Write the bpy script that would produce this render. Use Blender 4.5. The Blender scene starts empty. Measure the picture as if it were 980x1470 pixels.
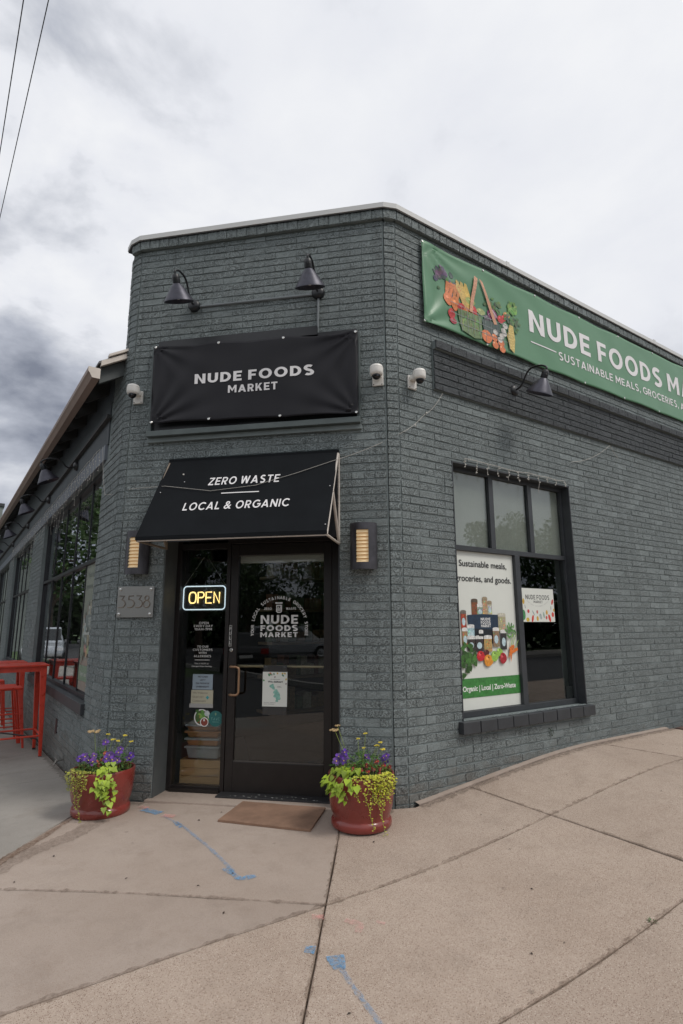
import bpy, bmesh, math, random
import numpy as np
from mathutils import Vector, Matrix, noise
R = math.radians
sc = bpy.context.scene
col = sc.collection
random.seed(7)

# ------------------------------------------------------------------ camera
CAM = (-2.9733, -3.4769, 1.3736)
yaw, pitch, roll = R(55.636), R(11.375), R(-0.226)
f_ = Vector((math.cos(pitch)*math.cos(yaw), math.cos(pitch)*math.sin(yaw), math.sin(pitch)))
r_ = Vector((math.sin(yaw), -math.cos(yaw), 0)); u_ = r_.cross(f_)
r2 = r_*math.cos(roll)+u_*math.sin(roll); u2 = -r_*math.sin(roll)+u_*math.cos(roll)
cd = bpy.data.cameras.new('camera'); cam = bpy.data.objects.new('camera', cd); col.objects.link(cam)
m = Matrix((r2, u2, -f_)).transposed().to_4x4(); m.translation = Vector(CAM); cam.matrix_world = m
cd.sensor_fit = 'VERTICAL'; cd.sensor_height = 36.0; cd.lens = 811.34/1470*36
cd.clip_start = 0.05; cd.clip_end = 3000
sc.camera = cam

# ------------------------------------------------------------------ sky, sun, exposure
SUN_AZ, SUN_EL = R(-62), R(52)
wd = bpy.data.worlds.new('World'); sc.world = wd; wd.use_nodes = True
nt = wd.node_tree; nt.nodes.clear()
def N(t, **k):
    n = nt.nodes.new(t)
    for a, b in k.items(): setattr(n, a, b)
    return n
def Lk(a, b): nt.links.new(a, b)
out = N('ShaderNodeOutputWorld'); bg = N('ShaderNodeBackground'); bg.inputs[1].default_value = 1.0
sky = N('ShaderNodeTexSky', sky_type='NISHITA', sun_disc=False); sky.sun_elevation = SUN_EL; sky.sun_rotation = R(90)-SUN_AZ
sk = N('ShaderNodeVectorMath', operation='SCALE'); Lk(sky.outputs[0], sk.inputs[0]); sk.inputs['Scale'].default_value = 0.07
tc = N('ShaderNodeTexCoord'); nrm = N('ShaderNodeVectorMath', operation='NORMALIZE'); Lk(tc.outputs['Generated'], nrm.inputs[0])
sp = N('ShaderNodeSeparateXYZ'); Lk(nrm.outputs[0], sp.inputs[0])
def mth(op, a, b=None, c=None, clamp=False):
    n = N('ShaderNodeMath', operation=op); n.use_clamp = clamp
    for i, v in enumerate((a, b, c)):
        if v is None: continue
        if isinstance(v, (int, float)): n.inputs[i].default_value = v
        else: Lk(v, n.inputs[i])
    return n.outputs[0]
zc = mth('ADD', mth('MAXIMUM', sp.outputs[2], 0.0), 0.22)
px = mth('DIVIDE', sp.outputs[0], zc); py = mth('DIVIDE', sp.outputs[1], zc)
cb = N('ShaderNodeCombineXYZ'); Lk(px, cb.inputs[0]); Lk(py, cb.inputs[1])
def nz(scale, det, rough, off, dist=0.0):
    mp = N('ShaderNodeVectorMath', operation='ADD'); Lk(cb.outputs[0], mp.inputs[0]); mp.inputs[1].default_value = off
    n = N('ShaderNodeTexNoise'); n.inputs['Scale'].default_value = scale; n.inputs['Detail'].default_value = det
    n.inputs['Roughness'].default_value = rough; n.inputs['Distortion'].default_value = dist
    Lk(mp.outputs[0], n.inputs['Vector']); return n.outputs[0]
def ramp(v, stops):
    n = N('ShaderNodeValToRGB'); el = n.color_ramp.elements
    el[0].position = stops[0][0]; el[0].color = (*stops[0][1], 1)
    el[1].position = stops[-1][0]; el[1].color = (*stops[-1][1], 1)
    for p, c in stops[1:-1]:
        e = el.new(p); e.color = (*c, 1)
    Lk(v, n.inputs[0]); return n.outputs[0]
# a heavier bank of cloud low in the north, thinner overcast elsewhere
dv = N('ShaderNodeVectorMath', operation='DOT_PRODUCT'); Lk(nrm.outputs[0], dv.inputs[0])
dv.inputs[1].default_value = Vector((math.cos(R(96))*math.cos(R(24)), math.sin(R(96))*math.cos(R(24)), math.sin(R(24))))
bank = mth('MULTIPLY_ADD', dv.outputs['Value'], 5.0, -4.12, clamp=True)     # 0 .. ~.9 near the bank
def bankv(): return bank
big = nz(0.55, 5, 0.5, (3.1, 7.7, 0))
vm = N('ShaderNodeVectorMath', operation='MULTIPLY'); Lk(nrm.outputs[0], vm.inputs[0]); vm.inputs[1].default_value = (1.7, 1.7, 2.9)
va = N('ShaderNodeVectorMath', operation='ADD'); Lk(vm.outputs[0], va.inputs[0]); va.inputs[1].default_value = (1.15, 2.6, 5.3)
mn_ = N('ShaderNodeTexNoise'); mn_.inputs['Scale'].default_value = 2.3; mn_.inputs['Detail'].default_value = 9; mn_.inputs['Roughness'].default_value = 0.54; mn_.inputs['Distortion'].default_value = 0.15
Lk(va.outputs[0], mn_.inputs['Vector']); mid = mth('MULTIPLY_ADD', mth('SUBTRACT', mn_.outputs[0], 0.5), mth('MULTIPLY_ADD', bankv(), 1.6, 0.62), 0.46)
low = mth('MULTIPLY_ADD', sp.outputs[2], -1.7, 0.98, clamp=True)
dens = mth('ADD', mth('MULTIPLY', mid, 0.75), mth('MULTIPLY', big, 0.35))
dens = mth('ADD', dens, mth('MULTIPLY', bank, 0.165))
dens = mth('ADD', dens, mth('MULTIPLY_ADD', low, 0.26, -0.05))
cl = ramp(dens, [(0.44, (0.83, 0.84, 0.865)), (0.56, (0.76, 0.775, 0.82)), (0.64, (0.60, 0.62, 0.67)), (0.73, (0.43, 0.455, 0.52)), (0.92, (0.20, 0.22, 0.275))])
mx = N('ShaderNodeMix', data_type='RGBA'); mx.inputs[0].default_value = 0.96
Lk(sk.outputs[0], mx.inputs[6]); Lk(cl, mx.inputs[7]); Lk(mx.outputs[2], bg.inputs[0]); Lk(bg.outputs[0], out.inputs[0])

sl = bpy.data.lights.new('sun', 'SUN'); sl.energy = 1.5; sl.angle = R(16); sl.color = (1, 0.95, 0.88)
so = bpy.data.objects.new('sun', sl); col.objects.link(so)
sd = Vector((math.cos(SUN_AZ)*math.cos(SUN_EL), math.sin(SUN_AZ)*math.cos(SUN_EL), math.sin(SUN_EL)))
so.rotation_euler = sd.to_track_quat('Z', 'Y').to_euler()
sc.view_settings.view_transform = 'Standard'; sc.view_settings.look = 'None'
sc.view_settings.exposure = 0.14; sc.view_settings.gamma = 1
sc.cycles.max_bounces = 8; sc.cycles.transparent_max_bounces = 12

# ------------------------------------------------------------------ materials
MATS = {}
def mat(name, color, rough=0.6, metal=0.0, spec=0.5, var=0.0, vscale=6.0, bump=0.0, bscale=60.0, emit=None, estr=1.0,
        attr=None, rvar=0.0, coord='Object', bdist=0.004, coat=0.0, trans=0.0, vstretch=(1, 1, 1)):
    if name in MATS: return MATS[name]
    mt = bpy.data.materials.new(name); mt.use_nodes = True; t = mt.node_tree; ns = t.nodes; ln = t.links
    b = ns['Principled BSDF']; b.inputs['Base Color'].default_value = (*color, 1)
    b.inputs['Roughness'].default_value = rough; b.inputs['Metallic'].default_value = metal
    b.inputs['Specular IOR Level'].default_value = spec; b.inputs['Coat Weight'].default_value = coat
    if trans: b.inputs['Transmission Weight'].default_value = trans
    csrc = None
    if attr:
        a = ns.new('ShaderNodeAttribute'); a.attribute_name = attr; csrc = a.outputs['Color']
        ln.new(csrc, b.inputs['Base Color'])
    if coord == 'World':
        g = ns.new('ShaderNodeNewGeometry'); vec = g.outputs['Position']
    else:
        g = ns.new('ShaderNodeTexCoord'); vec = g.outputs['Object']
    if vstretch != (1, 1, 1):
        mp = ns.new('ShaderNodeMapping'); mp.inputs['Scale'].default_value = vstretch; ln.new(vec, mp.inputs[0]); vec = mp.outputs[0]
    if var or rvar:
        n = ns.new('ShaderNodeTexNoise'); n.inputs['Scale'].default_value = vscale; n.inputs['Detail'].default_value = 6; n.inputs['Roughness'].default_value = 0.6
        ln.new(vec, n.inputs['Vector'])
        if var:
            mr = ns.new('ShaderNodeMapRange'); mr.inputs[1].default_value = 0.25; mr.inputs[2].default_value = 0.75
            mr.inputs[3].default_value = 1-var; mr.inputs[4].default_value = 1+var; ln.new(n.outputs[0], mr.inputs[0])
            mm = ns.new('ShaderNodeVectorMath'); mm.operation = 'SCALE'; ln.new(mr.outputs[0], mm.inputs['Scale'])
            if csrc: ln.new(csrc, mm.inputs[0])
            else: mm.inputs[0].default_value = color
            ln.new(mm.outputs[0], b.inputs['Base Color'])
        if rvar:
            mr = ns.new('ShaderNodeMapRange'); mr.inputs[1].default_value = 0.3; mr.inputs[2].default_value = 0.7
            mr.inputs[3].default_value = max(0, rough-rvar); mr.inputs[4].default_value = min(1, rough+rvar); ln.new(n.outputs[0], mr.inputs[0])
            ln.new(mr.outputs[0], b.inputs['Roughness'])
    if bump:
        n = ns.new('ShaderNodeTexNoise'); n.inputs['Scale'].default_value = bscale; n.inputs['Detail'].default_value = 4
        ln.new(vec, n.inputs['Vector'])
        bp = ns.new('ShaderNodeBump'); bp.inputs['Strength'].default_value = bump; bp.inputs['Distance'].default_value = bdist
        ln.new(n.outputs[0], bp.inputs['Height']); ln.new(bp.outputs[0], b.inputs['Normal'])
    if emit:
        b.inputs['Emission Color'].default_value = (*emit, 1); b.inputs['Emission Strength'].default_value = estr
    MATS[name] = mt; return mt

def brick_mat(name, c1, c2, dirt=0.25):
    """painted rustic brick: split-face bricks mixed with smooth ones, by the attribute rnd"""
    mt = bpy.data.materials.new(name); mt.use_nodes = True; t = mt.node_tree; ns = t.nodes; ln = t.links
    b = ns['Principled BSDF']; b.inputs['Roughness'].default_value = 0.62; b.inputs['Specular IOR Level'].default_value = 0.35
    g = ns.new('ShaderNodeNewGeometry'); at = ns.new('ShaderNodeAttribute'); at.attribute_name = 'rnd'
    oi = ns.new('ShaderNodeObjectInfo')
    ad = ns.new('ShaderNodeMath'); ad.operation = 'ADD'; ln.new(at.outputs['Fac'], ad.inputs[0]); ln.new(oi.outputs['Random'], ad.inputs[1])
    fr = ns.new('ShaderNodeMath'); fr.operation = 'FRACT'; ln.new(ad.outputs[0], fr.inputs[0])
    mp = ns.new('ShaderNodeMapping'); mp.inputs['Scale'].default_value = (1, 1, 1.7); ln.new(g.outputs['Position'], mp.inputs[0])
    v = ns.new('ShaderNodeTexNoise'); v.inputs['Scale'].default_value = 84; v.inputs['Detail'].default_value = 5; v.inputs['Roughness'].default_value = 0.65
    v.inputs['Distortion'].default_value = 0.2
    ln.new(mp.outputs[0], v.inputs['Vector'])
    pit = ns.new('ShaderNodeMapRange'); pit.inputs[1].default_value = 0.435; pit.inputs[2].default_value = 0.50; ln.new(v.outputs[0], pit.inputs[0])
    fine = ns.new('ShaderNodeTexNoise'); fine.inputs['Scale'].default_value = 260; fine.inputs['Detail'].default_value = 3; ln.new(g.outputs['Position'], fine.inputs['Vector'])
    pw = ns.new('ShaderNodeMapRange'); pw.inputs[1].default_value = 0.05; pw.inputs[2].default_value = 0.40; pw.inputs[3].default_value = 0.25; pw.inputs[4].default_value = 1.0
    ln.new(fr.outputs[0], pw.inputs[0])
    h = ns.new('ShaderNodeMath'); h.operation = 'MULTIPLY'; ln.new(pit.outputs[0], h.inputs[0]); ln.new(pw.outputs[0], h.inputs[1])
    h2 = ns.new('ShaderNodeMath'); h2.operation = 'MULTIPLY_ADD'; ln.new(fine.outputs[0], h2.inputs[0]); h2.inputs[1].default_value = 0.12; ln.new(h.outputs[0], h2.inputs[2])
    bp = ns.new('ShaderNodeBump'); bp.inputs['Strength'].default_value = 1.0; bp.inputs['Distance'].default_value = 0.0092
    ln.new(h2.outputs[0], bp.inputs['Height']); ln.new(bp.outputs[0], b.inputs['Normal'])
    # colour: paint tone drifts over the wall, brick to brick, shade painted into the pits as darker colour
    big = ns.new('ShaderNodeTexNoise'); big.inputs['Scale'].default_value = 1.3; big.inputs['Detail'].default_value = 5; ln.new(g.outputs['Position'], big.inputs['Vector'])
    mx = ns.new('ShaderNodeMix'); mx.data_type = 'RGBA'; ln.new(big.outputs[0], mx.inputs[0]); mx.inputs[6].default_value = (*c1, 1); mx.inputs[7].default_value = (*c2, 1)
    mps = ns.new('ShaderNodeMapping'); mps.inputs['Scale'].default_value = (11, 11, 0.9); ln.new(g.outputs['Position'], mps.inputs[0])
    stn = ns.new('ShaderNodeTexNoise'); stn.inputs['Scale'].default_value = 1; stn.inputs['Detail'].default_value = 5; ln.new(mps.outputs[0], stn.inputs['Vector'])
    stm = ns.new('ShaderNodeMapRange'); stm.inputs[1].default_value = 0.3; stm.inputs[2].default_value = 0.7; stm.inputs[3].default_value = 0.90; stm.inputs[4].default_value = 1.10; ln.new(stn.outputs[0], stm.inputs[0])
    pr0 = ns.new('ShaderNodeMapRange'); pr0.inputs[3].default_value = 0.95; pr0.inputs[4].default_value = 1.05; ln.new(fr.outputs[0], pr0.inputs[0])
    pr = ns.new('ShaderNodeMath'); pr.operation = 'MULTIPLY'; ln.new(pr0.outputs[0], pr.inputs[0]); ln.new(stm.outputs[0], pr.inputs[1])
    s1 = ns.new('ShaderNodeVectorMath'); s1.operation = 'SCALE'; ln.new(mx.outputs[2], s1.inputs[0]); ln.new(pr.outputs[0], s1.inputs['Scale'])
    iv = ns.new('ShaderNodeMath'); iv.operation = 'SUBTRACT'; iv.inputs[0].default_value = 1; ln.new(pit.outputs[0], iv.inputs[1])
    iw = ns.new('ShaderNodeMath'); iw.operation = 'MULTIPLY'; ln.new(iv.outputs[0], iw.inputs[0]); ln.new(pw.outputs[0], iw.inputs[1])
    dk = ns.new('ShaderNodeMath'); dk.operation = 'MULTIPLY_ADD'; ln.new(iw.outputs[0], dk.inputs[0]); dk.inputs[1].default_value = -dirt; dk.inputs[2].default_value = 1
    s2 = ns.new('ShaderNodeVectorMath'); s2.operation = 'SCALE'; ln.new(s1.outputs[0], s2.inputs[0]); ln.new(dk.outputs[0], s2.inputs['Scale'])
    sxyz = ns.new('ShaderNodeSeparateXYZ'); ln.new(g.outputs['Position'], sxyz.inputs[0])
    dn_ = ns.new('ShaderNodeTexNoise'); dn_.inputs['Scale'].default_value = 7; dn_.inputs['Detail'].default_value = 6; ln.new(g.outputs['Position'], dn_.inputs['Vector'])
    zz = ns.new('ShaderNodeMath'); zz.operation = 'MULTIPLY_ADD'; ln.new(dn_.outputs[0], zz.inputs[0]); zz.inputs[1].default_value = -0.55; ln.new(sxyz.outputs[2], zz.inputs[2])
    sm_ = ns.new('ShaderNodeMapRange'); sm_.inputs[1].default_value = -0.15; sm_.inputs[2].default_value = 0.02; sm_.inputs[3].default_value = 0.5; sm_.inputs[4].default_value = 0.0; ln.new(zz.outputs[0], sm_.inputs[0])
    m3 = ns.new('ShaderNodeMix'); m3.data_type = 'RGBA'; ln.new(sm_.outputs[0], m3.inputs[0]); ln.new(s2.outputs[0], m3.inputs[6]); m3.inputs[7].default_value = (0.17, 0.145, 0.12, 1)
    ln.new(m3.outputs[2], b.inputs['Base Color'])
    MATS[name] = mt; return mt

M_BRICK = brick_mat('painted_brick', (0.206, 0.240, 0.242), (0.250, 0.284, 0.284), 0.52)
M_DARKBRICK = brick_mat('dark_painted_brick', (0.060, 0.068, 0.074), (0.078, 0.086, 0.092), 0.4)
M_MORTAR = mat('painted_mortar', (0.17, 0.20, 0.20), 0.75, var=0.15, bump=0.5, bscale=120, coord='World')
M_TRIM = mat('charcoal_trim_paint', (0.034, 0.038, 0.043), 0.5, var=0.2, vscale=9, bump=0.15, bscale=80)
M_LINTEL = mat('grey_steel_paint', (0.15, 0.17, 0.20), 0.5, var=0.12, vscale=5)
M_BRONZE = mat('dark_bronze_frame', (0.016, 0.013, 0.012), 0.4, spec=0.4, var=0.25, vscale=12)
M_BLACK = mat('black_metal', (0.014, 0.015, 0.018), 0.42, spec=0.5, var=0.2, vscale=20)
M_SHADE = mat('dark_lamp_metal', (0.055, 0.055, 0.072), 0.42, metal=0.5, var=0.3, vscale=25, bump=0.1, bscale=200)
M_COPING = mat('pale_coping_metal', (0.60, 0.60, 0.59), 0.55, var=0.06, vscale=3)
M_WHITE = mat('white_plastic', (0.74, 0.72, 0.68), 0.4)
M_CREAMBAR = mat('white_awning_tube', (0.50, 0.45, 0.40), 0.5, var=0.15, vscale=14)
M_BROWNBAR = mat('weathered_brown_tube', (0.20, 0.16, 0.12), 0.55, var=0.3, vscale=14)
M_CANVAS = mat('black_canvas', (0.0085, 0.010, 0.012), 0.9, spec=0.15, var=0.2, vscale=4, bump=0.25, bscale=500, bdist=0.001)
M_VINYL = mat('black_vinyl', (0.010, 0.0095, 0.013), 0.45, spec=0.28, var=0.1, vscale=3)
M_GREEN = mat('green_vinyl', (0.095, 0.235, 0.125), 0.38, spec=0.5, var=0.06, vscale=2)
M_PRINT = mat('printed_ink', (1, 1, 1), 0.5, attr='col', var=0.38, vscale=46)
M_LET = mat('white_lettering', (0.78, 0.76, 0.76), 0.5, var=0.03)
M_LETDIM = mat('white_window_vinyl', (0.62, 0.62, 0.60), 0.6)
M_PAPER = mat('poster_paper', (0.66, 0.68, 0.63), 0.5, var=0.04, vscale=4)
M_STEEL = mat('brushed_steel', (0.34, 0.335, 0.32), 0.38, metal=0.85, var=0.12, vscale=60, vstretch=(1, 1, 14), rvar=0.1)
M_SCREW = mat('bright_screw', (0.6, 0.6, 0.58), 0.25, metal=0.9)
M_RED = mat('red_enamel_steel', (0.60, 0.05, 0.024), 0.36, spec=0.5, var=0.22, vscale=14, rvar=.12, bump=.15, bscale=60)
M_POT = mat('oxblood_glazed_ceramic', (0.21, 0.036, 0.028), 0.28, spec=0.5, var=0.22, vscale=7, rvar=0.12, coat=0.25)
M_SOIL = mat('potting_soil', (0.03, 0.02, 0.013), 0.9, bump=1, bscale=60)
M_LEAF = mat('leaf_green', (1, 1, 1), 0.5, attr='col', spec=0.35)
M_PETAL = mat('petal', (1, 1, 1), 0.55, attr='col')
M_MAT = mat('coir_doormat', (0.25, 0.15, 0.10), 0.95, var=0.25, vscale=7, bump=1.0, bscale=420, bdist=0.003)
M_RUBBER = mat('black_threshold_rubber', (0.02, 0.02, 0.022), 0.6, bump=0.4, bscale=90)
M_GUTTER = mat('tan_gutter_metal', (0.27, 0.195, 0.16), 0.5, var=0.12, vscale=4)
M_GUTIN = mat('cream_fascia_paint', (0.62, 0.56, 0.50), 0.6, var=0.1, vscale=7)
M_SOFFIT = mat('dark_soffit_wood', (0.035, 0.036, 0.036), 0.7, var=0.3, vscale=8)
M_RAFTER = mat('grey_painted_rafter', (0.075, 0.085, 0.085), 0.7, var=0.2, vscale=8)
M_BOARD = mat('board_painted', (0.055, 0.066, 0.074), 0.65, var=0.15, vscale=5)
M_BAREWOOD = mat('bare_plywood', (0.33, 0.20, 0.11), 0.65, var=0.25, vscale=5, vstretch=(1, 1, 8))
M_FROST = mat('frosted_film', (0.36, 0.37, 0.35), 0.5, var=0.06, vscale=3)
M_SHINGLE = mat('roof_felt', (0.16, 0.16, 0.16), 0.9, var=0.2)
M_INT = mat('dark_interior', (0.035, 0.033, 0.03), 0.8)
M_CREAM = mat('cream_lamp_louvre', (0.72, 0.55, 0.33), 0.5, emit=(1.0, 0.72, 0.38), estr=0.16)
M_WIRE = mat('pale_string_wire', (0.46, 0.44, 0.40), 0.5)
M_BULB = mat('tiny_clear_bulb', (0.7, 0.68, 0.62), 0.2)
M_CABLE = mat('black_cable', (0.02, 0.02, 0.022), 0.6)
M_NEONW = mat('neon_white_tube', (0.8, 0.9, 1), 0.3, emit=(0.72, 0.86, 1.0), estr=1.05)
M_NEONY = mat('neon_yellow_tube', (1, 0.8, 0.4), 0.3, emit=(1.0, 0.70, 0.26), estr=2.0)
M_HANDLE = mat('worn_bronze_handle', (0.33, 0.20, 0.12), 0.38, metal=0.6, var=0.2, vscale=20)
M_BAR = mat('brass_push_bar', (0.42, 0.34, 0.23), 0.4, metal=0.5)
M_ASPHALT = mat('asphalt', (0.055, 0.055, 0.058), 0.9, var=0.15, vscale=2, bump=0.6, bscale=60)
M_KERB = mat('kerb_concrete', (0.32, 0.31, 0.29), 0.85, var=0.12, vscale=4, bump=0.4)
M_GRASS = mat('verge_grass', (0.06, 0.10, 0.03), 0.9, var=0.3, vscale=1)
M_BARK = mat('tree_bark', (0.10, 0.07, 0.05), 0.9, var=0.3, vscale=6, bump=0.6, bscale=20)

def glass_mat():
    mt = bpy.data.materials.new('window_glass'); mt.use_nodes = True; t = mt.node_tree; t.nodes.clear(); ns = t.nodes; ln = t.links
    o = ns.new('ShaderNodeOutputMaterial'); mix = ns.new('ShaderNodeMixShader'); tr = ns.new('ShaderNodeBsdfTransparent'); gl = ns.new('ShaderNodeBsdfGlossy')
    gl.inputs['Roughness'].default_value = 0.0; gl.inputs['Color'].default_value = (0.95, 0.97, 1, 1)
    tr.inputs['Color'].default_value = (0.86, 0.88, 0.86, 1)
    fr = ns.new('ShaderNodeFresnel'); gb_ = ns.new('ShaderNodeNewGeometry'); io = ns.new('ShaderNodeMapRange'); io.inputs[3].default_value = 1.5; io.inputs[4].default_value = 1/1.5; ln.new(gb_.outputs['Backfacing'], io.inputs[0]); ln.new(io.outputs[0], fr.inputs['IOR'])
    mn = ns.new('ShaderNodeMath'); mn.operation = 'MULTIPLY_ADD'; mn.inputs[1].default_value = 1.05; mn.inputs[2].default_value = 0.005
    ln.new(fr.outputs[0], mn.inputs[0]); ln.new(mn.outputs[0], mix.inputs[0]); ln.new(tr.outputs[0], mix.inputs[1]); ln.new(gl.outputs[0], mix.inputs[2]); ln.new(mix.outputs[0], o.inputs[0])
    n = ns.new('ShaderNodeTexNoise'); n.inputs['Scale'].default_value = 1.5; g = ns.new('ShaderNodeNewGeometry'); ln.new(g.outputs['Position'], n.inputs['Vector'])
    bp = ns.new('ShaderNodeBump'); bp.inputs['Strength'].default_value = 0.10; bp.inputs['Distance'].default_value = 0.01; ln.new(n.outputs[0], bp.inputs['Height']); ln.new(bp.outputs[0], gl.inputs['Normal'])
    return mt
M_GLASS = glass_mat()

def concrete_mat(name, c1, c2, agg, specks=0.5, stain=(0.22, 0.13, 0.08)):
    mt = bpy.data.materials.new(name); mt.use_nodes = True; t = mt.node_tree; ns = t.nodes; ln = t.links
    b = ns['Principled BSDF']; b.inputs['Roughness'].default_value = 0.85; b.inputs['Specular IOR Level'].default_value = 0.3
    g = ns.new('ShaderNodeNewGeometry'); P = g.outputs['Position']
    def nzz(s, d=5, r=0.6):
        n = ns.new('ShaderNodeTexNoise'); n.inputs['Scale'].default_value = s; n.inputs['Detail'].default_value = d; n.inputs['Roughness'].default_value = r; ln.new(P, n.inputs['Vector']); return n.outputs[0]
    def mr(v, a, b_, c, d):
        n = ns.new('ShaderNodeMapRange'); 
        for i, q in enumerate((a, b_, c, d)): n.inputs[i+1].default_value = q
        ln.new(v, n.inputs[0]); return n.outputs[0]
    def mix(f, a, b_):
        n = ns.new('ShaderNodeMix'); n.data_type = 'RGBA'
        if isinstance(f, float): n.inputs[0].default_value = f
        else: ln.new(f, n.inputs[0])
        for i, q in ((6, a), (7, b_)):
            if isinstance(q, tuple): n.inputs[i].default_value = (*q, 1)
            else: ln.new(q, n.inputs[i])
        return n.outputs[2]
    c = mix(mr(nzz(0.9, 6), 0.35, 0.65, 0, 1), c1, c2)
    c = mix(mr(nzz(4.5, 7, 0.7), 0.50, 0.75, 0, 0.34), c, tuple(q*0.62 for q in c1))
    oi = ns.new('ShaderNodeObjectInfo')
    om = ns.new('ShaderNodeVectorMath'); om.operation = 'SCALE'; ln.new(c, om.inputs[0]); ln.new(mr(oi.outputs['Random'], 0, 1, 0.93, 1.06), om.inputs['Scale']); c = om.outputs[0]
    # broad damp / rust blotches, gum spots, hairline crazing
    c = mix(mr(nzz(1.9, 8, 0.72), 0.54, 0.72, 0, 0.38), c, tuple(q*k for q, k in zip(c1, (0.66, 0.60, 0.54))))
    c = mix(mr(nzz(2.7, 6, 0.6), 0.60, 0.78, 0, 0.30), c, tuple(min(1, q*1.28) for q in c2))
    vg = ns.new('ShaderNodeTexVoronoi'); vg.inputs['Scale'].default_value = 5.5; ln.new(P, vg.inputs['Vector'])
    sg = ns.new('ShaderNodeSeparateColor'); ln.new(vg.outputs['Color'], sg.inputs[0]); wg = ns.new('ShaderNodeMath'); wg.operation = 'MULTIPLY'
    ln.new(mr(vg.outputs['Distance'], 0.05, 0.10, 0.45, 0), wg.inputs[0]); ln.new(mr(sg.outputs[0], 0.80, 0.84, 0, 1), wg.inputs[1])
    c = mix(wg.outputs[0], c, tuple(q*0.45 for q in c1))
    # aggregate grains
    for sc_, th, colr, am in ((170, 0.16, agg[0], 0.8), (120, 0.13, agg[1], 0.75), (230, 0.13, agg[2], 0.85)):
        v = ns.new('ShaderNodeTexVoronoi'); v.inputs['Scale'].default_value = sc_; ln.new(P, v.inputs['Vector'])
        w = ns.new('ShaderNodeMath'); w.operation = 'MULTIPLY'; ln.new(mr(v.outputs['Distance'], th*1.9, th*2.6, am, 0), w.inputs[0])
        sx = ns.new('ShaderNodeSeparateColor'); ln.new(v.outputs['Color'], sx.inputs[0])
        ln.new(mr(sx.outputs[0], 0.62, 0.66, 0, specks), w.inputs[1])
        c = mix(w.outputs[0], c, colr)
    ln.new(c, b.inputs['Base Color'])
    bp = ns.new('ShaderNodeBump'); bp.inputs['Strength'].default_value = 0.7; bp.inputs['Distance'].default_value = 0.004
    ln.new(nzz(150, 4, 0.7), bp.inputs['Height']); ln.new(bp.outputs[0], b.inputs['Normal'])
    MATS[name] = mt; return mt
M_CONC = concrete_mat('tan_exposed_concrete', (0.362, 0.286, 0.230), (0.432, 0.350, 0.288), ((0.13, 0.06, 0.04), (0.55, 0.47, 0.40), (0.09, 0.06, 0.05)), 1.0)
M_CONC2 = concrete_mat('tan_brushed_concrete', (0.335, 0.270, 0.225), (0.395, 0.327, 0.280), ((0.22, 0.14, 0.10), (0.45, 0.37, 0.30), (0.14, 0.10, 0.08)), 0.45)
M_CONC3 = concrete_mat('grey_concrete', (0.285, 0.262, 0.235), (0.35, 0.325, 0.295), ((0.17, 0.15, 0.13), (0.38, 0.36, 0.33), (0.13, 0.12, 0.11)), 0.4)
M_BED = mat('joint_dirt', (0.035, 0.024, 0.018), 0.95, var=0.4, vscale=20, bump=1, bscale=80)

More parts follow.
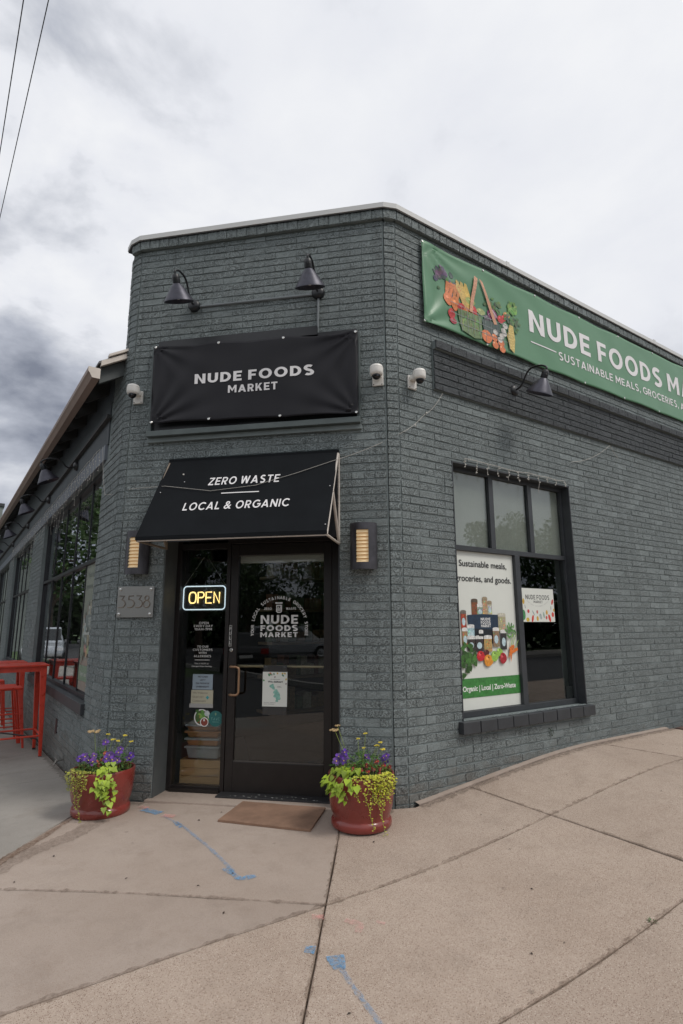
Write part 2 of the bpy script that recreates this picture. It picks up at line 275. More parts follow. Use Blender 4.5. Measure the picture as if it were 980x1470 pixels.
# ------------------------------------------------------------------ builders
class MB:
    def __init__(s): s.v = []; s.f = []; s.m = []; s.c = []; s.mats = []; s.anyc = False
    def _mi(s, mt):
        if mt is None: return 0
        if mt not in s.mats: s.mats.append(mt)
        return s.mats.index(mt)
    def add(s, vs, fs, mt=None, c=None):
        o = len(s.v); s.v += [tuple(q) for q in vs]; s.f += [tuple(i+o for i in q) for q in fs]
        mi = s._mi(mt); s.m += [mi]*len(fs); s.c += [c or (1, 1, 1)]*len(vs)
        if c: s.anyc = True
    def box(s, F, u0, u1, o0, o1, z0, z1, mt=None, c=None):
        vs = [F.P(u, o, z) for z in (z0, z1) for o in (o0, o1) for u in (u0, u1)]
        s.add(vs, [(0, 1, 3, 2), (4, 6, 7, 5), (0, 4, 5, 1), (2, 3, 7, 6), (0, 2, 6, 4), (1, 5, 7, 3)], mt, c)
    def tube(s, pts, r, n=8, mt=None, c=None, cap=True):
        pts = [Vector(p) for p in pts]; rs = r if isinstance(r, (list, tuple)) else [r]*len(pts)
        vs = []; fs = []; prev = None
        for i, p in enumerate(pts):
            t = (pts[min(i+1, len(pts)-1)]-pts[max(i-1, 0)]).normalized()
            if prev is None: a = t.orthogonal().normalized()
            else: a = (prev-t*prev.dot(t)).normalized()
            prev = a; b = t.cross(a)
            for k in range(n):
                th = 2*math.pi*k/n; vs.append(p+(a*math.cos(th)+b*math.sin(th))*rs[i])
        for i in range(len(pts)-1):
            for k in range(n):
                k2 = (k+1) % n; fs.append((i*n+k, i*n+k2, (i+1)*n+k2, (i+1)*n+k))
        if cap: fs.append(tuple(range(n))[::-1]); fs.append(tuple((len(pts)-1)*n+k for k in range(n)))
        s.add(vs, fs, mt, c)
    def lathe(s, org, ax, prof, n=24, mt=None, c=None, capb=False, capt=False):
        """prof: (radius, distance along axis)"""
        ax = Vector(ax).normalized(); a = ax.orthogonal().normalized(); b = ax.cross(a); org = Vector(org); vs = []; fs = []
        for r, h in prof:
            for k in range(n):
                th = 2*math.pi*k/n; vs.append(org+ax*h+(a*math.cos(th)+b*math.sin(th))*r)
        for i in range(len(prof)-1):
            for k in range(n):
                k2 = (k+1) % n; fs.append((i*n+k, i*n+k2, (i+1)*n+k2, (i+1)*n+k))
        if capb: fs.append(tuple(range(n))[::-1])
        if capt: fs.append(tuple((len(prof)-1)*n+k for k in range(n)))
        s.add(vs, fs, mt, c)
    def ball(s, p, r, mt=None, c=None, n=8, k=5, sq=(1, 1, 1)):
        vs = []; fs = []
        for i in range(k+1):
            ph = math.pi*i/k
            for j in range(n):
                th = 2*math.pi*j/n; vs.append((p[0]+r*sq[0]*math.sin(ph)*math.cos(th), p[1]+r*sq[1]*math.sin(ph)*math.sin(th), p[2]+r*sq[2]*math.cos(ph)))
        for i in range(k):
            for j in range(n): fs.append((i*n+j, (i+1)*n+j, (i+1)*n+(j+1) % n, i*n+(j+1) % n))
        s.add(vs, fs, mt, c)
    def make(s, name, mt=None, parent=None, smooth=False, loc=None, bevel=0, recalc=True):
        me = bpy.data.meshes.new(name)
        v = s.v
        if loc is not None:
            L = Vector(loc); v = [Vector(q)-L for q in v]
        me.from_pydata([tuple(q) for q in v], [], s.f)
        mats = s.mats if s.mats else [mt]
        for q in mats: me.materials.append(q)
        if len(mats) > 1: me.polygons.foreach_set('material_index', s.m)
        if s.anyc:
            ca = me.color_attributes.new('col', 'FLOAT_COLOR', 'POINT')
            ca.data.foreach_set('color', [x for q in s.c for x in (*q, 1)])
        if smooth: me.polygons.foreach_set('use_smooth', [True]*len(me.polygons))
        me.update()
        if recalc:
            bm = bmesh.new(); bm.from_mesh(me); bmesh.ops.recalc_face_normals(bm, faces=bm.faces); bm.to_mesh(me); bm.free()
        if smooth: me.set_sharp_from_angle(angle=R(38))
        o = bpy.data.objects.new(name, me); col.objects.link(o)
        if loc is not None: o.location = loc
        if parent is not None: setpar(o, parent)
        if bevel:
            b = o.modifiers.new('bevel', 'BEVEL'); b.width = bevel; b.segments = 2; b.limit_method = 'ANGLE'
        return o
def setpar(o, p):
    o.parent = p
    if not hasattr(p, 'my'): pass
    q = p; M = Matrix.Identity(4); chain = []
    while q is not None:
        chain.append(q); q = q.parent
    for q in reversed(chain): M = M @ q.matrix_basis
    o.matrix_basis = M.inverted() @ o.matrix_basis
def thing(name, label, cat, loc=(0, 0, 0), group=None):
    o = bpy.data.objects.new(name, None); col.objects.link(o); o.location = loc; o.empty_display_size = 0.1
    o['label'] = label; o['category'] = cat
    if group: o['group'] = group
    return o
def tag(o, label=None, cat=None, group=None, kind=None):
    if label: o['label'] = label
    if cat: o['category'] = cat
    if group: o['group'] = group
    if kind: o['kind'] = kind
    return o
def copy_tree(src, label, loc=None, rotz=None):
    def cp(o, par):
        n = o.copy(); col.objects.link(n)
        if par is not None: n.parent = par
        for ch in o.children: cp(ch, n)
        return n
    n = cp(src, None)
    if loc is not None: n.location = loc
    if rotz is not None: n.rotation_euler = (0, 0, rotz)
    n['label'] = label; return n

def d2(a): return Vector((math.cos(R(a)), math.sin(R(a)), 0))
class Frame:
    def __init__(s, org, ang):      # ang: compass of outward normal in degrees
        s.org = Vector(org); s.N = d2(ang); s.U = d2(ang+90); s.Z = Vector((0, 0, 1))
    def P(s, u, o, z): return s.org+s.U*u+s.N*o+s.Z*z
    def mat(s, u, o, z):
        m_ = Matrix((s.U, s.N, s.Z)).transposed().to_4x4(); m_.translation = s.P(u, o, z); return m_
WF = 2.3896; EE = 0.105; H = 5.098
C0 = Vector((0, 0, 0)); C1 = C0+d2(157.5)*EE; C2 = C1+d2(135)*WF; C3 = C2+d2(112.5)*EE
FF = Frame(C1, 225)              # shop front across the corner: u from -WF to 0  (u = -s)
FR = Frame(C0, -90)              # right side wall, u = x
FL = Frame((C3.x, 0, 0), 180)    # left side wall, u = -y
FSR = Frame(C1, -112.5)          # corner strips
FSL = Frame(C3, -157.5)
FG = Frame((0, 0, 0), -90)       # plain world frame: u = x, o = -y

# ------------------------------------------------------------------ ground
def sm(t): t = min(max(t, 0), 1); return t*t*(3-2*t)
def zg(x, y):
    z = 0.01+0.225*sm((x+1.0)/3.4)-0.035*max(0, min(y, 9)-1.2)
    if y < 0: z += 0.03*max(y, -5)
    if x < -1.8: z += 0.015*(max(x, -5)+1.8)
    return z
def inpoly(x, y, P):
    c = False; j = len(P)-1
    for i in range(len(P)):
        if (P[i][1] > y) != (P[j][1] > y) and x < (P[j][0]-P[i][0])*(y-P[i][1])/(P[j][1]-P[i][1])+P[i][0]: c = not c
        j = i
    return c
def shrink(P, g):
    n = len(P); a = sum(P[i][0]*P[(i+1) % n][1]-P[(i+1) % n][0]*P[i][1] for i in range(n))
    sg = 1 if a > 0 else -1; res = []
    for i in range(n):
        p0, p1, p2 = Vector(P[i-1]), Vector(P[i]), Vector(P[(i+1) % n])
        e1 = (p1-p0).normalized(); e2 = (p2-p1).normalized()
        n1 = Vector((-e1.y, e1.x))*sg; n2 = Vector((-e2.y, e2.x))*sg
        k = (n1+n2); k = k/(1+n1.dot(n2)); res.append(p1+k*g)
    return res
def slab(P, mt, parent, gap=0.0042, dz=0.0, thick=0.05, cell=0.35, wob=0.004):
    P = shrink(P, gap); bm = bmesh.new()
    dens = []
    n = len(P)
    for i in range(n):
        a, b = P[i], P[(i+1) % n]; L = (b-a).length; k = max(1, int(L/0.12)) if L < 9 else max(1, int(L/0.5))
        nv = Vector((-(b-a).y, (b-a).x)).normalized()
        for j in range(k):
            q = a.lerp(b, j/k)
            w = 0 if j == 0 else wob*(noise.noise(Vector((q.x*3.1, q.y*3.1, 1.7)))+0.6*noise.noise(Vector((q.x*11, q.y*11, 4))))
            dens.append(q+nv*w)
    vs = [bm.verts.new((q.x, q.y, 0)) for q in dens]; f = bm.faces.new(vs)
    xs = [q.x for q in P]; ys = [q.y for q in P]
    for ax, lo, hi in ((0, min(xs), max(xs)), (1, min(ys), max(ys))):
        k = int((hi-lo)/cell)
        for i in range(1, k+1):
            co = [0, 0, 0]; no = [0, 0, 0]; co[ax] = lo+(hi-lo)*i/(k+1); no[ax] = 1
            bmesh.ops.bisect_plane(bm, geom=bm.verts[:]+bm.edges[:]+bm.faces[:], plane_co=co, plane_no=no)
    top = bm.faces[:]; 
    ext = bmesh.ops.extrude_face_region(bm, geom=top)
    tv = set(v for v in ext['geom'] if isinstance(v, bmesh.types.BMVert))
    for v in bm.verts: v.co.z = zg(v.co.x, v.co.y)+dz-(0 if v in tv else thick)
    # worn arris: drop the outermost top ring slightly
    for e in bm.edges:
        if len(e.link_faces) == 2:
            a, b = e.link_faces
    bmesh.ops.recalc_face_normals(bm, faces=bm.faces)
    be = [e for e in bm.edges if e.verts[0] in tv and e.verts[1] in tv and any(abs(f.normal.z) < 0.5 for f in e.link_faces)]
    bmesh.ops.bevel(bm, geom=be, offset=0.004, segments=1, affect='EDGES')
    me = bpy.data.meshes.new('slab'); bm.to_mesh(me); bm.free(); me.materials.append(mt)
    o = bpy.data.objects.new('slab', me); col.objects.link(o); setpar(o, parent); return o

def sheet_ground(name, x0, x1, y0, y1, n, dz, mt, cut=None):
    b = MB(); vs = []; fs = []
    for j in range(n+1):
        for i in range(n+1):
            x = x0+(x1-x0)*i/n; y = y0+(y1-y0)*j/n; vs.append((x, y, zg(x, y)+dz))
    for j in range(n):
        for i in range(n):
            a = j*(n+1)+i; fs.append((a, a+1, a+n+2, a+n+1))
    b.add(vs, fs, mt); return b.make(name)
# sidewalk bed and the far ground / street
bed = sheet_ground('sidewalk', -5.0, 12.0, -5.2, 26.0, 60, -0.022, M_BED); tag(bed, kind='structure')
g = MB(); g.add([(-900, -900, -0.33), (900, -900, -0.33), (900, 900, -0.33), (-900, 900, -0.33)], [(0, 1, 2, 3)], M_GRASS)
tag(g.make('ground'), kind='structure')
g = MB(); g.add([(-16, -300, -0.326), (-5.1, -300, -0.326), (-5.1, 300, -0.326), (-16, 300, -0.326)], [(0, 1, 2, 3)])
g.add([(-300, -16, -0.322), (300, -16, -0.322), (300, -5.3, -0.322), (-300, -5.3, -0.322)], [(0, 1, 2, 3)])
g.add([(-60, 20, -0.318), (-16.0, 20, -0.318), (-16.0, 60, -0.318), (-60, 60, -0.318)], [(0, 1, 2, 3)])
tag(g.make('road', M_ASPHALT), kind='structure')
g = MB()
g.box(FG, -300, -5.0, 5.2, 5.35, -0.5, -0.165); g.box(FG, -5.0, 300, 5.2, 5.35, -0.5, -0.165); g.box(FG, -5.15, -5.0, -300, 5.2, -0.5, -0.168)
tag(g.make('kerb', M_KERB, bevel=0.02), kind='structure')
g = MB()
g.box(FG, -24.0, -16.0, -19.5, -8, -0.5, -0.17); g.box(FG, -300, 300, 16, 19, -0.5, -0.172)
tag(g.make('far_sidewalk', M_CONC3), kind='structure')

J = (-1.24, -0.785)
xf = lambda u: tuple(FF.P(u, 0.02, 0).xy)
# direction of the skew joint from the corner of the shop to the street and of its cross joint
jd = Vector((-0.62, -0.785)).normalized(); k1 = Vector((-1.35, 1.115)).normalized()
def jp(y):
    t = (y-J[1])/jd.y; return (J[0]+jd.x*t, y)
def kp(t): return (J[0]+k1.x*t, J[1]+k1.y*t)
P0 = (J[0]-jd.x*1.12, J[1]-jd.y*1.12)
stA = (-1.86, 1.655); stB = kp(2.02)
XR = (2.45, 6.2, 9.5)
S = []
slabs = [
 ([xf(-0.06), xf(-0.6), xf(-1.2), xf(-WF), stA, stB, kp(1.2), J, P0], M_CONC2),
 ([J, kp(2.02), kp(3.5), (-3.9, -0.785)], M_CONC2),
 ([(-3.9, -0.785), J, jp(-1.83), (-3.9, -1.83)], M_CONC),
 ([(-3.9, -1.83), jp(-1.83), jp(-3.0), (-3.9, -3.0)], M_CONC),
 ([P0, J, (0.6, -0.79), (0.6, -0.045), (0.02, -0.045), xf(-0.06)], M_CONC),
 ([J, jp(-1.83), (0.6, -1.83), (0.6, -0.79)], M_CONC),
 ([(0.6, -0.045), (2.42, -0.045), (2.56, -0.79), (0.6, -0.79)], M_CONC),
 ([(0.6, -0.79), (2.56, -0.79), (2.72, -1.83), (0.62, -1.83)], M_CONC),
 ([(2.42, -0.045), (3.85, -0.045), (3.9, -0.79), (2.56, -0.79)], M_CONC),
 ([(2.56, -0.79), (4.6, -0.79), (4.7, -1.83), (2.72, -1.83)], M_CONC),
 ([(3.85, -0.3), (7.0, -0.3), (7.0, -0.79), (3.88, -0.79)], M_CONC2),
 ([(4.6, -0.79), (7.0, -0.79), (7.0, -1.83), (4.7, -1.83)], M_CONC),
 ([jp(-1.83), jp(-3.0), (0.62, -3.0), (0.62, -1.83)], M_CONC),
 ([(0.62, -1.83), (0.62, -3.0), (2.8, -3.0), (2.72, -1.83)], M_CONC),
 ([(2.72, -1.83), (2.8, -3.0), (7, -3.0), (7, -1.83)], M_CONC),
 ([(-4.95, -3.0), (-0.9, -3.0), (-0.9, -5.15), (-4.95, -5.15)], M_CONC),
 ([(-0.9, -3.0), (7, -3.0), (7, -5.15), (-0.9, -5.15)], M_CONC),
 ([(7, -0.045), (11.9, -0.045), (11.9, -5.15), (7, -5.15)], M_CONC),
 ([(-4.95, -0.785), (-3.9, -0.785), (-3.9, -3.0), (-4.95, -3.0)], M_CONC2),
 # grey concrete along the left side
 ([stA, (-1.845, 2.9), (-4.95, 2.9), kp(3.5), stB], M_CONC3),
 ([kp(3.5), (-4.95, 2.9), (-4.95, -0.785), (-3.9, -0.785)], M_CONC3),
]
for y0, y1 in ((2.9, 4.6), (4.6, 6.4), (6.4, 8.2), (8.2, 10.0), (10.0, 14), (14, 20), (20, 26)):
    slabs.append(([(-1.845, y0), (-1.845, y1), (-3.4, y1), (-3.4, y0)], M_CONC3))
    slabs.append(([(-3.4, y0), (-3.4, y1), (-4.95, y1), (-4.95, y0)], M_CONC3))
for P, mt in slabs:
    slab([Vector(p) for p in P], mt, bed, cell=0.4)
# thin poured edge along the right wall and a lip along the shop front
g = MB()
for i in range(36):
    x0 = 0.06+i*0.106; x1 = x0+0.106
    if x1 > 3.86: break
    w0 = 0.045+0.008*noise.noise(Vector((x0*4, 0, 0))); w1 = 0.045+0.008*noise.noise(Vector((x1*4, 0, 0)))
    a0, a1 = zg(x0, 0), zg(x1, 0)
    g.add([(x0, 0.0, a0+0.016), (x1, 0.0, a1+0.016), (x1, -w1, a1+0.010), (x0, -w0, a0+0.010), (x0, -w0, a0-0.03), (x1, -w1, a1-0.03)], [(0, 3, 2, 1), (3, 4, 5, 2)])
tag(g.make('edge_strip', M_CONC2, recalc=False), kind='structure')
g = MB()
for i in range(12):
    u0 = -1.99+i*0.14; u1 = u0+0.14
    if u1 > -0.4: break
    j0 = 0.05+0.010*noise.noise(Vector((u0*5, 3, 0))); j1 = 0.05+0.010*noise.noise(Vector((u1*5, 3, 0)))
    g.add([FF.P(u0, -0.25, 0.022), FF.P(u1, -0.25, 0.022), FF.P(u1, j1, 0.022), FF.P(u0, j0, 0.022), FF.P(u0, j0+.004, -0.03), FF.P(u1, j1+.004, -0.03)], [(0, 3, 2, 1), (3, 4, 5, 2)])
tag(g.make('door_lip', M_CONC2, recalc=False), kind='structure')
# brick paving strip at the far right by the wall
pv = MB(); r5 = random.Random(4)
pav = thing('brick_paving', 'patch of old dark red pavers against the wall at the right edge', 'paving', (4.5, -0.15, 0.2))
for i in range(14):
    for j in range(2):
        x0 = 3.9+i*0.205+0.1*(j % 2); y0 = -0.05-j*0.105
        b = MB(); b.box(FG, x0, x0+0.195, -y0, -y0+0.097, zg(x0, 0)-0.05, zg(x0, 0)-0.001+0.004*r5.random()); b.make('brick', mat('worn_paver', (0.10, 0.055, 0.045), 0.85, var=0.35, vscale=6, coord='World'), pav, bevel=0.004)

# marks on the concrete: utility chalk paint, rust-brown drain stain
def ribbon(pts, w, dz=0.004, jit=0.3, rnd=random.Random(3)):
    b = MB(); vs = []; fs = []
    P = []
    for a, c in zip(pts[:-1], pts[1:]):
        L = math.dist(a, c); k = max(1, int(L/0.02))
        for i in range(k): P.append((a[0]+(c[0]-a[0])*i/k, a[1]+(c[1]-a[1])*i/k))
    P.append(pts[-1])
    for i, p in enumerate(P):
        q = P[min(i+1, len(P)-1)]; o = P[max(i-1, 0)]; d = Vector((q[0]-o[0], q[1]-o[1])).normalized(); n_ = Vector((-d.y, d.x))
        ww = (w(i/len(P)) if callable(w) else w)*(1+jit*noise.noise(Vector((p[0]*25, p[1]*25, 2)))*2)
        for s_ in (-1, 1):
            x, y = p[0]+n_.x*ww*s_*0.5, p[1]+n_.y*ww*s_*0.5; vs.append((x, y, zg(x, y)+dz))
    for i in range(len(P)-1): fs.append((2*i, 2*i+1, 2*i+3, 2*i+2))
    b.add(vs, fs); return b
def paint_mat(name, c, a):
    mt = bpy.data.materials.new(name); mt.use_nodes = True; t = mt.node_tree; ns = t.nodes; ln = t.links; b = ns['Principled BSDF']
    b.inputs['Base Color'].default_value = (*c, 1); b.inputs['Roughness'].default_value = 0.9
    g_ = ns.new('ShaderNodeNewGeometry'); n_ = ns.new('ShaderNodeTexNoise'); n_.inputs['Scale'].default_value = 45; n_.inputs['Detail'].default_value = 6; n_.inputs['Roughness'].default_value = 0.75
    ln.new(g_.outputs['Position'], n_.inputs['Vector']); mr = ns.new('ShaderNodeMapRange'); mr.inputs[1].default_value = 0.34; mr.inputs[2].default_value = 0.62; mr.inputs[3].default_value = a[0]; mr.inputs[4].default_value = a[1]
    ln.new(n_.outputs[0], mr.inputs[0]); ln.new(mr.outputs[0], b.inputs['Alpha']); return mt
M_CHB = paint_mat('blue_chalk_paint', (0.13, 0.33, 0.56), (0.0, 0.72)); M_CHP = paint_mat('pink_chalk_paint', (0.80, 0.36, 0.33), (0.0, 0.6))
M_CHBF = paint_mat('faded_blue_chalk', (0.13, 0.33, 0.56), (0.0, 0.42)); M_STAIN = paint_mat('brown_stain', (0.16, 0.085, 0.045), (0.10, 0.62)); M_STAIN2 = paint_mat('dark_damp_stain', (0.15, 0.10, 0.07), (0.0, 0.34))
mk = thing('chalk_marking', 'blue utility paint line running from the door toward the street', 'paint marking', (-1.5, 0.6, 0))
ribbon([(-1.52, 0.98), (-1.475, 0.68), (-1.47, 0.2), (-1.485, -0.24)], lambda t: 0.018+0.008*t).make('painted_line', M_CHBF, mk, recalc=False)
ribbon([(-1.49, 0.8), (-1.49, 0.66)], 0.04).make('painted_blot', M_CHB, mk, recalc=False)
ribbon([(-1.505, -0.13), (-1.49, -0.30), (-1.40, -0.31)], lambda t: .045).make('painted_hook', M_CHB, mk, recalc=False)
ribbon([(-1.60, 1.22), (-1.52, 1.05)], 0.07).make('painted_blot', M_CHB, mk, recalc=False)
mk = thing('chalk_marking', 'pink utility paint blots beside the blue line near the door', 'paint marking', (-1.56, 1.2, 0))
ribbon([(-1.60, 1.30), (-1.56, 1.22)], 0.06, dz=0.007).make('painted_blot', M_CHP, mk, recalc=False)
ribbon([(-1.52, 0.98), (-1.46, 0.91)], 0.06, dz=0.007).make('painted_blot', M_CHP, mk, recalc=False)
mk = thing('chalk_marking', 'pink utility paint smudges beside the crossing of the joints', 'paint marking', (-1.3, -0.95, 0))
ribbon([(-1.36, -0.85), (-1.31, -0.88)], 0.045).make('painted_blot', M_CHP, mk, recalc=False)
MP2 = paint_mat('faded_pink_chalk', (0.75, 0.42, 0.38), (0, 0.4))
ribbon([(-1.24, -0.96), (-1.20, -1.03), (-1.25, -1.08)], 0.035).make('painted_blot', MP2, mk, recalc=False)
ribbon([(-1.12, -1.05), (-1.10, -1.09)], 0.03).make('painted_blot', MP2, mk, recalc=False)
mk = thing('chalk_marking', 'blue utility paint arrow near the bottom of the picture', 'paint marking', (-1.5, -1.3, 0))
ribbon([(-1.525, -1.06), (-1.49, -1.09)], 0.05).make('painted_blot', M_CHB, mk, recalc=False)
ribbon([(-1.44, -1.17), (-1.475, -1.26)], lambda t: 0.085-0.05*t).make('painted_arrowhead', M_CHB, mk, recalc=False)
ribbon([(-1.46, -1.23), (-1.49, -1.36), (-1.53, -1.60), (-1.58, -1.95)], 0.024).make('painted_line', M_CHBF, mk, recalc=False)
M_GRIME = paint_mat('foot_grime', (0.11, 0.08, 0.06), (0.0, 0.45))
gr = MB()
for P_, w_ in (([tuple(FR.P(u, .075, 0).xy) for u in (.05, 1.0, 2.0, 3.0, 3.85)], .07), ([tuple(FF.P(u, .085, 0).xy) for u in (-2.38, -2.15, -1.98)], .07), ([tuple(FF.P(u, .075, 0).xy) for u in (-.45, -.2, 0)], .06), ([tuple(FL.P(u, .05, 0).xy) for u in (-1.95, -4, -7, -9.5)], .08)):
    q_ = ribbon(P_, w_, dz=0.0065, jit=.8); o_ = len(gr.v); gr.v += q_.v; gr.f += [tuple(i+o_ for i in f) for f in q_.f]; gr.m += q_.m; gr.c += q_.c
tag(gr.make('wall_foot_dirt', M_GRIME, recalc=False), kind='stuff')
jt = MB()
for P_ in ([P0, J], [J, jp(-1.83)], [jp(-1.83), jp(-3.0)], [J, kp(2.0)], [(-3.9, -.785), J], [J, (0.6, -.79)], [(.6, -.79), (2.56, -.79)], [(.6, -.05), (.6, -.79)], [(.6, -.79), (.62, -1.83)], [(2.42, -.05), (2.56, -.79)], [jp(-1.83), (.62, -1.83)], [(.62, -1.83), (2.72, -1.83)]):
    q_ = ribbon([tuple(p) for p in P_], .020, dz=0.0035, jit=1.3); o_ = len(jt.v); jt.v += q_.v; jt.f += [tuple(i+o_ for i in f) for f in q_.f]; jt.m += q_.m; jt.c += q_.c
tag(jt.make('joint_dirt', paint_mat('joint_dirt_film', (0.15, 0.10, 0.07), (0.0, 0.42)), recalc=False), kind='stuff')
st = thing('drain_stain', 'rusty brown water stain trailing over the concrete from the left pot', 'stain', (-2.1, 1.1, 0))
ribbon([(-1.97, 1.47), (-2.30, 1.04), (-2.55, 0.76), (-2.85, 0.42)], lambda t: 0.03+0.06*t).make('stain_edge', M_STAIN, st, recalc=False)
ribbon([(-1.85, 1.22), (-2.15, 0.93), (-2.40, 0.80), (-2.75, 0.42)], lambda t: 0.16-0.06*t, dz=0.0055).make('stain_patch', M_STAIN2, st, recalc=False)

# ------------------------------------------------------------------ brickwork
CO = 0.0677; BL = 0.2032
rb = random.Random(11)
def brick_variant(seed, nx=6, nzv=2):
    """unit brick: x 0..1, z 0..1, y(outward) about 0; returned in brick-local metres for a full brick"""
    r = random.Random(seed); W_, H_ = 0.198, 0.0597
    V = []; Fc = []
    grid = []
    for j in range(nzv+1):
        for i in range(nx+1):
            x = W_*i/nx; z = H_*j/nzv
            ed = 0.0035
            x = min(max(x, .0012), W_-.0012); z = min(max(z, ed), H_-ed)
            if j in (0, nzv): z += r.uniform(-0.0022, 0.0022)
            if i in (0, nx): x += r.uniform(-0.001, 0.001)
            y = r.uniform(-0.0018, 0.0020)-(0.0006 if (i in (0, nx) or j in (0, nzv)) else 0)
            V.append((x, y, z))
    for j in range(nzv):
        for i in range(nx):
            a = j*(nx+1)+i; Fc.append((a, a+1, a+nx+2, a+nx+1))
    ring = [i for i in range(nx+1)]+[(j*(nx+1)+nx) for j in range(1, nzv+1)]+[nzv*(nx+1)+i for i in range(nx-1, -1, -1)]+[j*(nx+1) for j in range(nzv-1, 0, -1)]
    b0 = len(V)
    for k in ring:
        x, y, z = V[k]; cx = 0.0 if x < 0.01 else (W_ if x > W_-0.01 else x); cz = 0.0 if z < 0.008 else (H_ if z > H_-0.008 else z)
        V.append((cx, -0.013, cz))
    n = len(ring)
    for k in range(n): Fc.append((ring[k], b0+k, b0+(k+1) % n, ring[(k+1) % n]))
    return np.array(V), Fc
VAR = [brick_variant(s) for s in range(6)]
VLOW = [brick_variant(s, 1, 1) for s in (20, 21)]
VMESH = {}
def var_mesh(k, mt):
    key = (k, mt.name)
    if key not in VMESH:
        V, Fc = VAR[k]; me = bpy.data.meshes.new('brick'); me.from_pydata([tuple(q) for q in V], [], Fc); me.materials.append(mt)
        me.polygons.foreach_set('use_smooth', [False]*len(me.polygons)); VMESH[key] = me
    return VMESH[key]
def sub_intervals(a, b, cuts):
    iv = [(a, b)]
    for c, d in cuts:
        nv = []
        for p, q in iv:
            if d <= p or c >= q: nv.append((p, q)); continue
            if c > p: nv.append((p, c))
            if d < q: nv.append((d, q))
        iv = nv
    return [(p, q) for p, q in iv if q-p > 0.025]
def lay(F, u0, u1, z0, z1, holes, o=0.0, flush=False, seed=0, gap=0.006, mt=M_BRICK, headers=0.09):
    """running bond between u0 and u1, course grid common to the whole building -> list of brick records"""
    r = random.Random(seed); out_ = []
    k0 = int(math.floor(z0/CO)); k = k0
    while k*CO < z1-0.02:
        za, zb = max(k*CO, z0), min((k+1)*CO, z1)
        if zb-za < 0.03: k += 1; continue
        cuts = [(h[0], h[1]) for h in holes if min(zb, h[3])-max(za, h[2]) > 0.5*(zb-za)]
        for (p, q) in sub_intervals(u0, u1, cuts):
            off = (k % 2)*BL/2
            x = math.floor((p-off)/BL)*BL+off; edges = [p]
            x += BL
            while x < q-0.03:
                if x > p+0.03: edges.append(x)
                x += BL
            edges.append(q)
            e2 = []
            for a, b in zip(edges[:-1], edges[1:]):
                if b-a > 0.18 and r.random() < headers: e2 += [(a, (a+b)/2), ((a+b)/2, b)]
                else: e2.append((a, b))
            for a, b in e2:
                out_.append((F, a+gap*0.18, b-gap*0.18, za+0.003, zb-0.003, o+r.gauss(0, 0.0013), r.random(), mt))
        k += 1
    return out_
def proj(p):
    d = Vector(p)-Vector(CAM); z = d.dot(f_)
    if z < 0.1: return None
    return (490+811.34*d.dot(r2)/z, 735-811.34*d.dot(u2)/z, z)
def size_px(rec):
    F, a, b, c, d, o, rn, mt = rec
    ps = [proj(F.P(u, o, z)) for u, z in ((a, c), (b, c), (b, d), (a, d))]
    if any(p is None for p in ps): return 0
    cx = sum(p[0] for p in ps)/4; cy = sum(p[1] for p in ps)/4
    if not (0 < cx < 980 and 0 < cy < 1470): return 0
    A = 0
    for i in range(4):
        x1, y1 = ps[i][:2]; x2, y2 = ps[(i+1) % 4][:2]; A += x1*y2-x2*y1
    return abs(A)/2
def join_bricks(recs, name, parent, mt, low=False):
    Vs = []; Fs = []; RN = []; o0 = 0
    for i, (F, a, b, c, d, o, rn, m_) in enumerate(recs):
        V, Fc = (VLOW if low else VAR)[int(rn*997) % (2 if low else 6)]
        sx = (b-a)/0.198; sz = (d-c)/0.0597
        U, Nn = F.U, F.N; P0_ = F.org
        x = a+V[:, 0]*sx; y = o+V[:, 1]; z = c+V[:, 2]*sz
        Vs.append(np.stack([P0_.x+U.x*x+Nn.x*y, P0_.y+U.y*x+Nn.y*y, z], 1))
        Fs += [tuple(q+o0 for q in f) for f in Fc]; o0 += len(V); RN.append(np.full(len(V), rn))
    me = bpy.data.meshes.new(name); me.from_pydata(np.concatenate(Vs).tolist(), [], Fs); me.materials.append(mt)
    at = me.attributes.new('rnd', 'FLOAT', 'POINT'); at.data.foreach_set('value', np.concatenate(RN).astype(np.float32))
    ob = bpy.data.objects.new(name, me); col.objects.link(ob); ob['kind'] = 'stuff'; setpar(ob, parent); return ob

bld = thing('corner_store_building', 'dark teal painted brick corner shop with cut-off entrance corner and pale metal coping', 'building', tuple(FF.P(-1.2, 0, 0)))
ZB = -0.35
# openings  (u0,u1,z0,z1)
DOOR = (-1.962, -0.414, -1, 2.36)
SIGNH = None
RWIN = (0.604, 2.344, 0.60, 2.825)
LW = [(-6.82, -2.55, 0.60, 3.03), (-12.1, -8.35, 0.60, 3.03), (-17.3, -13.4, 0.6, 3.03)]
LH = 3.86
walls = {}
def backing(name, F, u0, u1, z0, z1, holes, t=0.24, o=-0.0072, mt=M_MORTAR):
    b = MB(); us = sorted(set([u0, u1]+[q for h in holes for q in h[:2] if u0 < q < u1]))
    for a, c in zip(us[:-1], us[1:]):
        zs = [(h[2], h[3]) for h in holes if h[0] <= a+1e-6 and h[1] >= c-1e-6]
        for p, q in sub_intervals(z0, z1, zs): b.box(F, a, c, o-t, o, p, q)
    return b.make(name, mt, bld)
wf = backing('front_wall', FF, -WF+0.004, -0.004, ZB, H, [DOOR])
wr = backing('right_wall', FR, 0.0, 9.6, ZB, H, [RWIN])
wl = backing('left_wall', FL, -19.0, -C3.y, ZB, LH, LW)
ws = backing('corner_strip', FSR, 0.012, EE-0.004, ZB, H, [], t=0.12, o=-0.006)
ws2 = backing('corner_strip', FSL, 0.012, EE-0.004, ZB, H, [], t=0.12, o=-0.006)
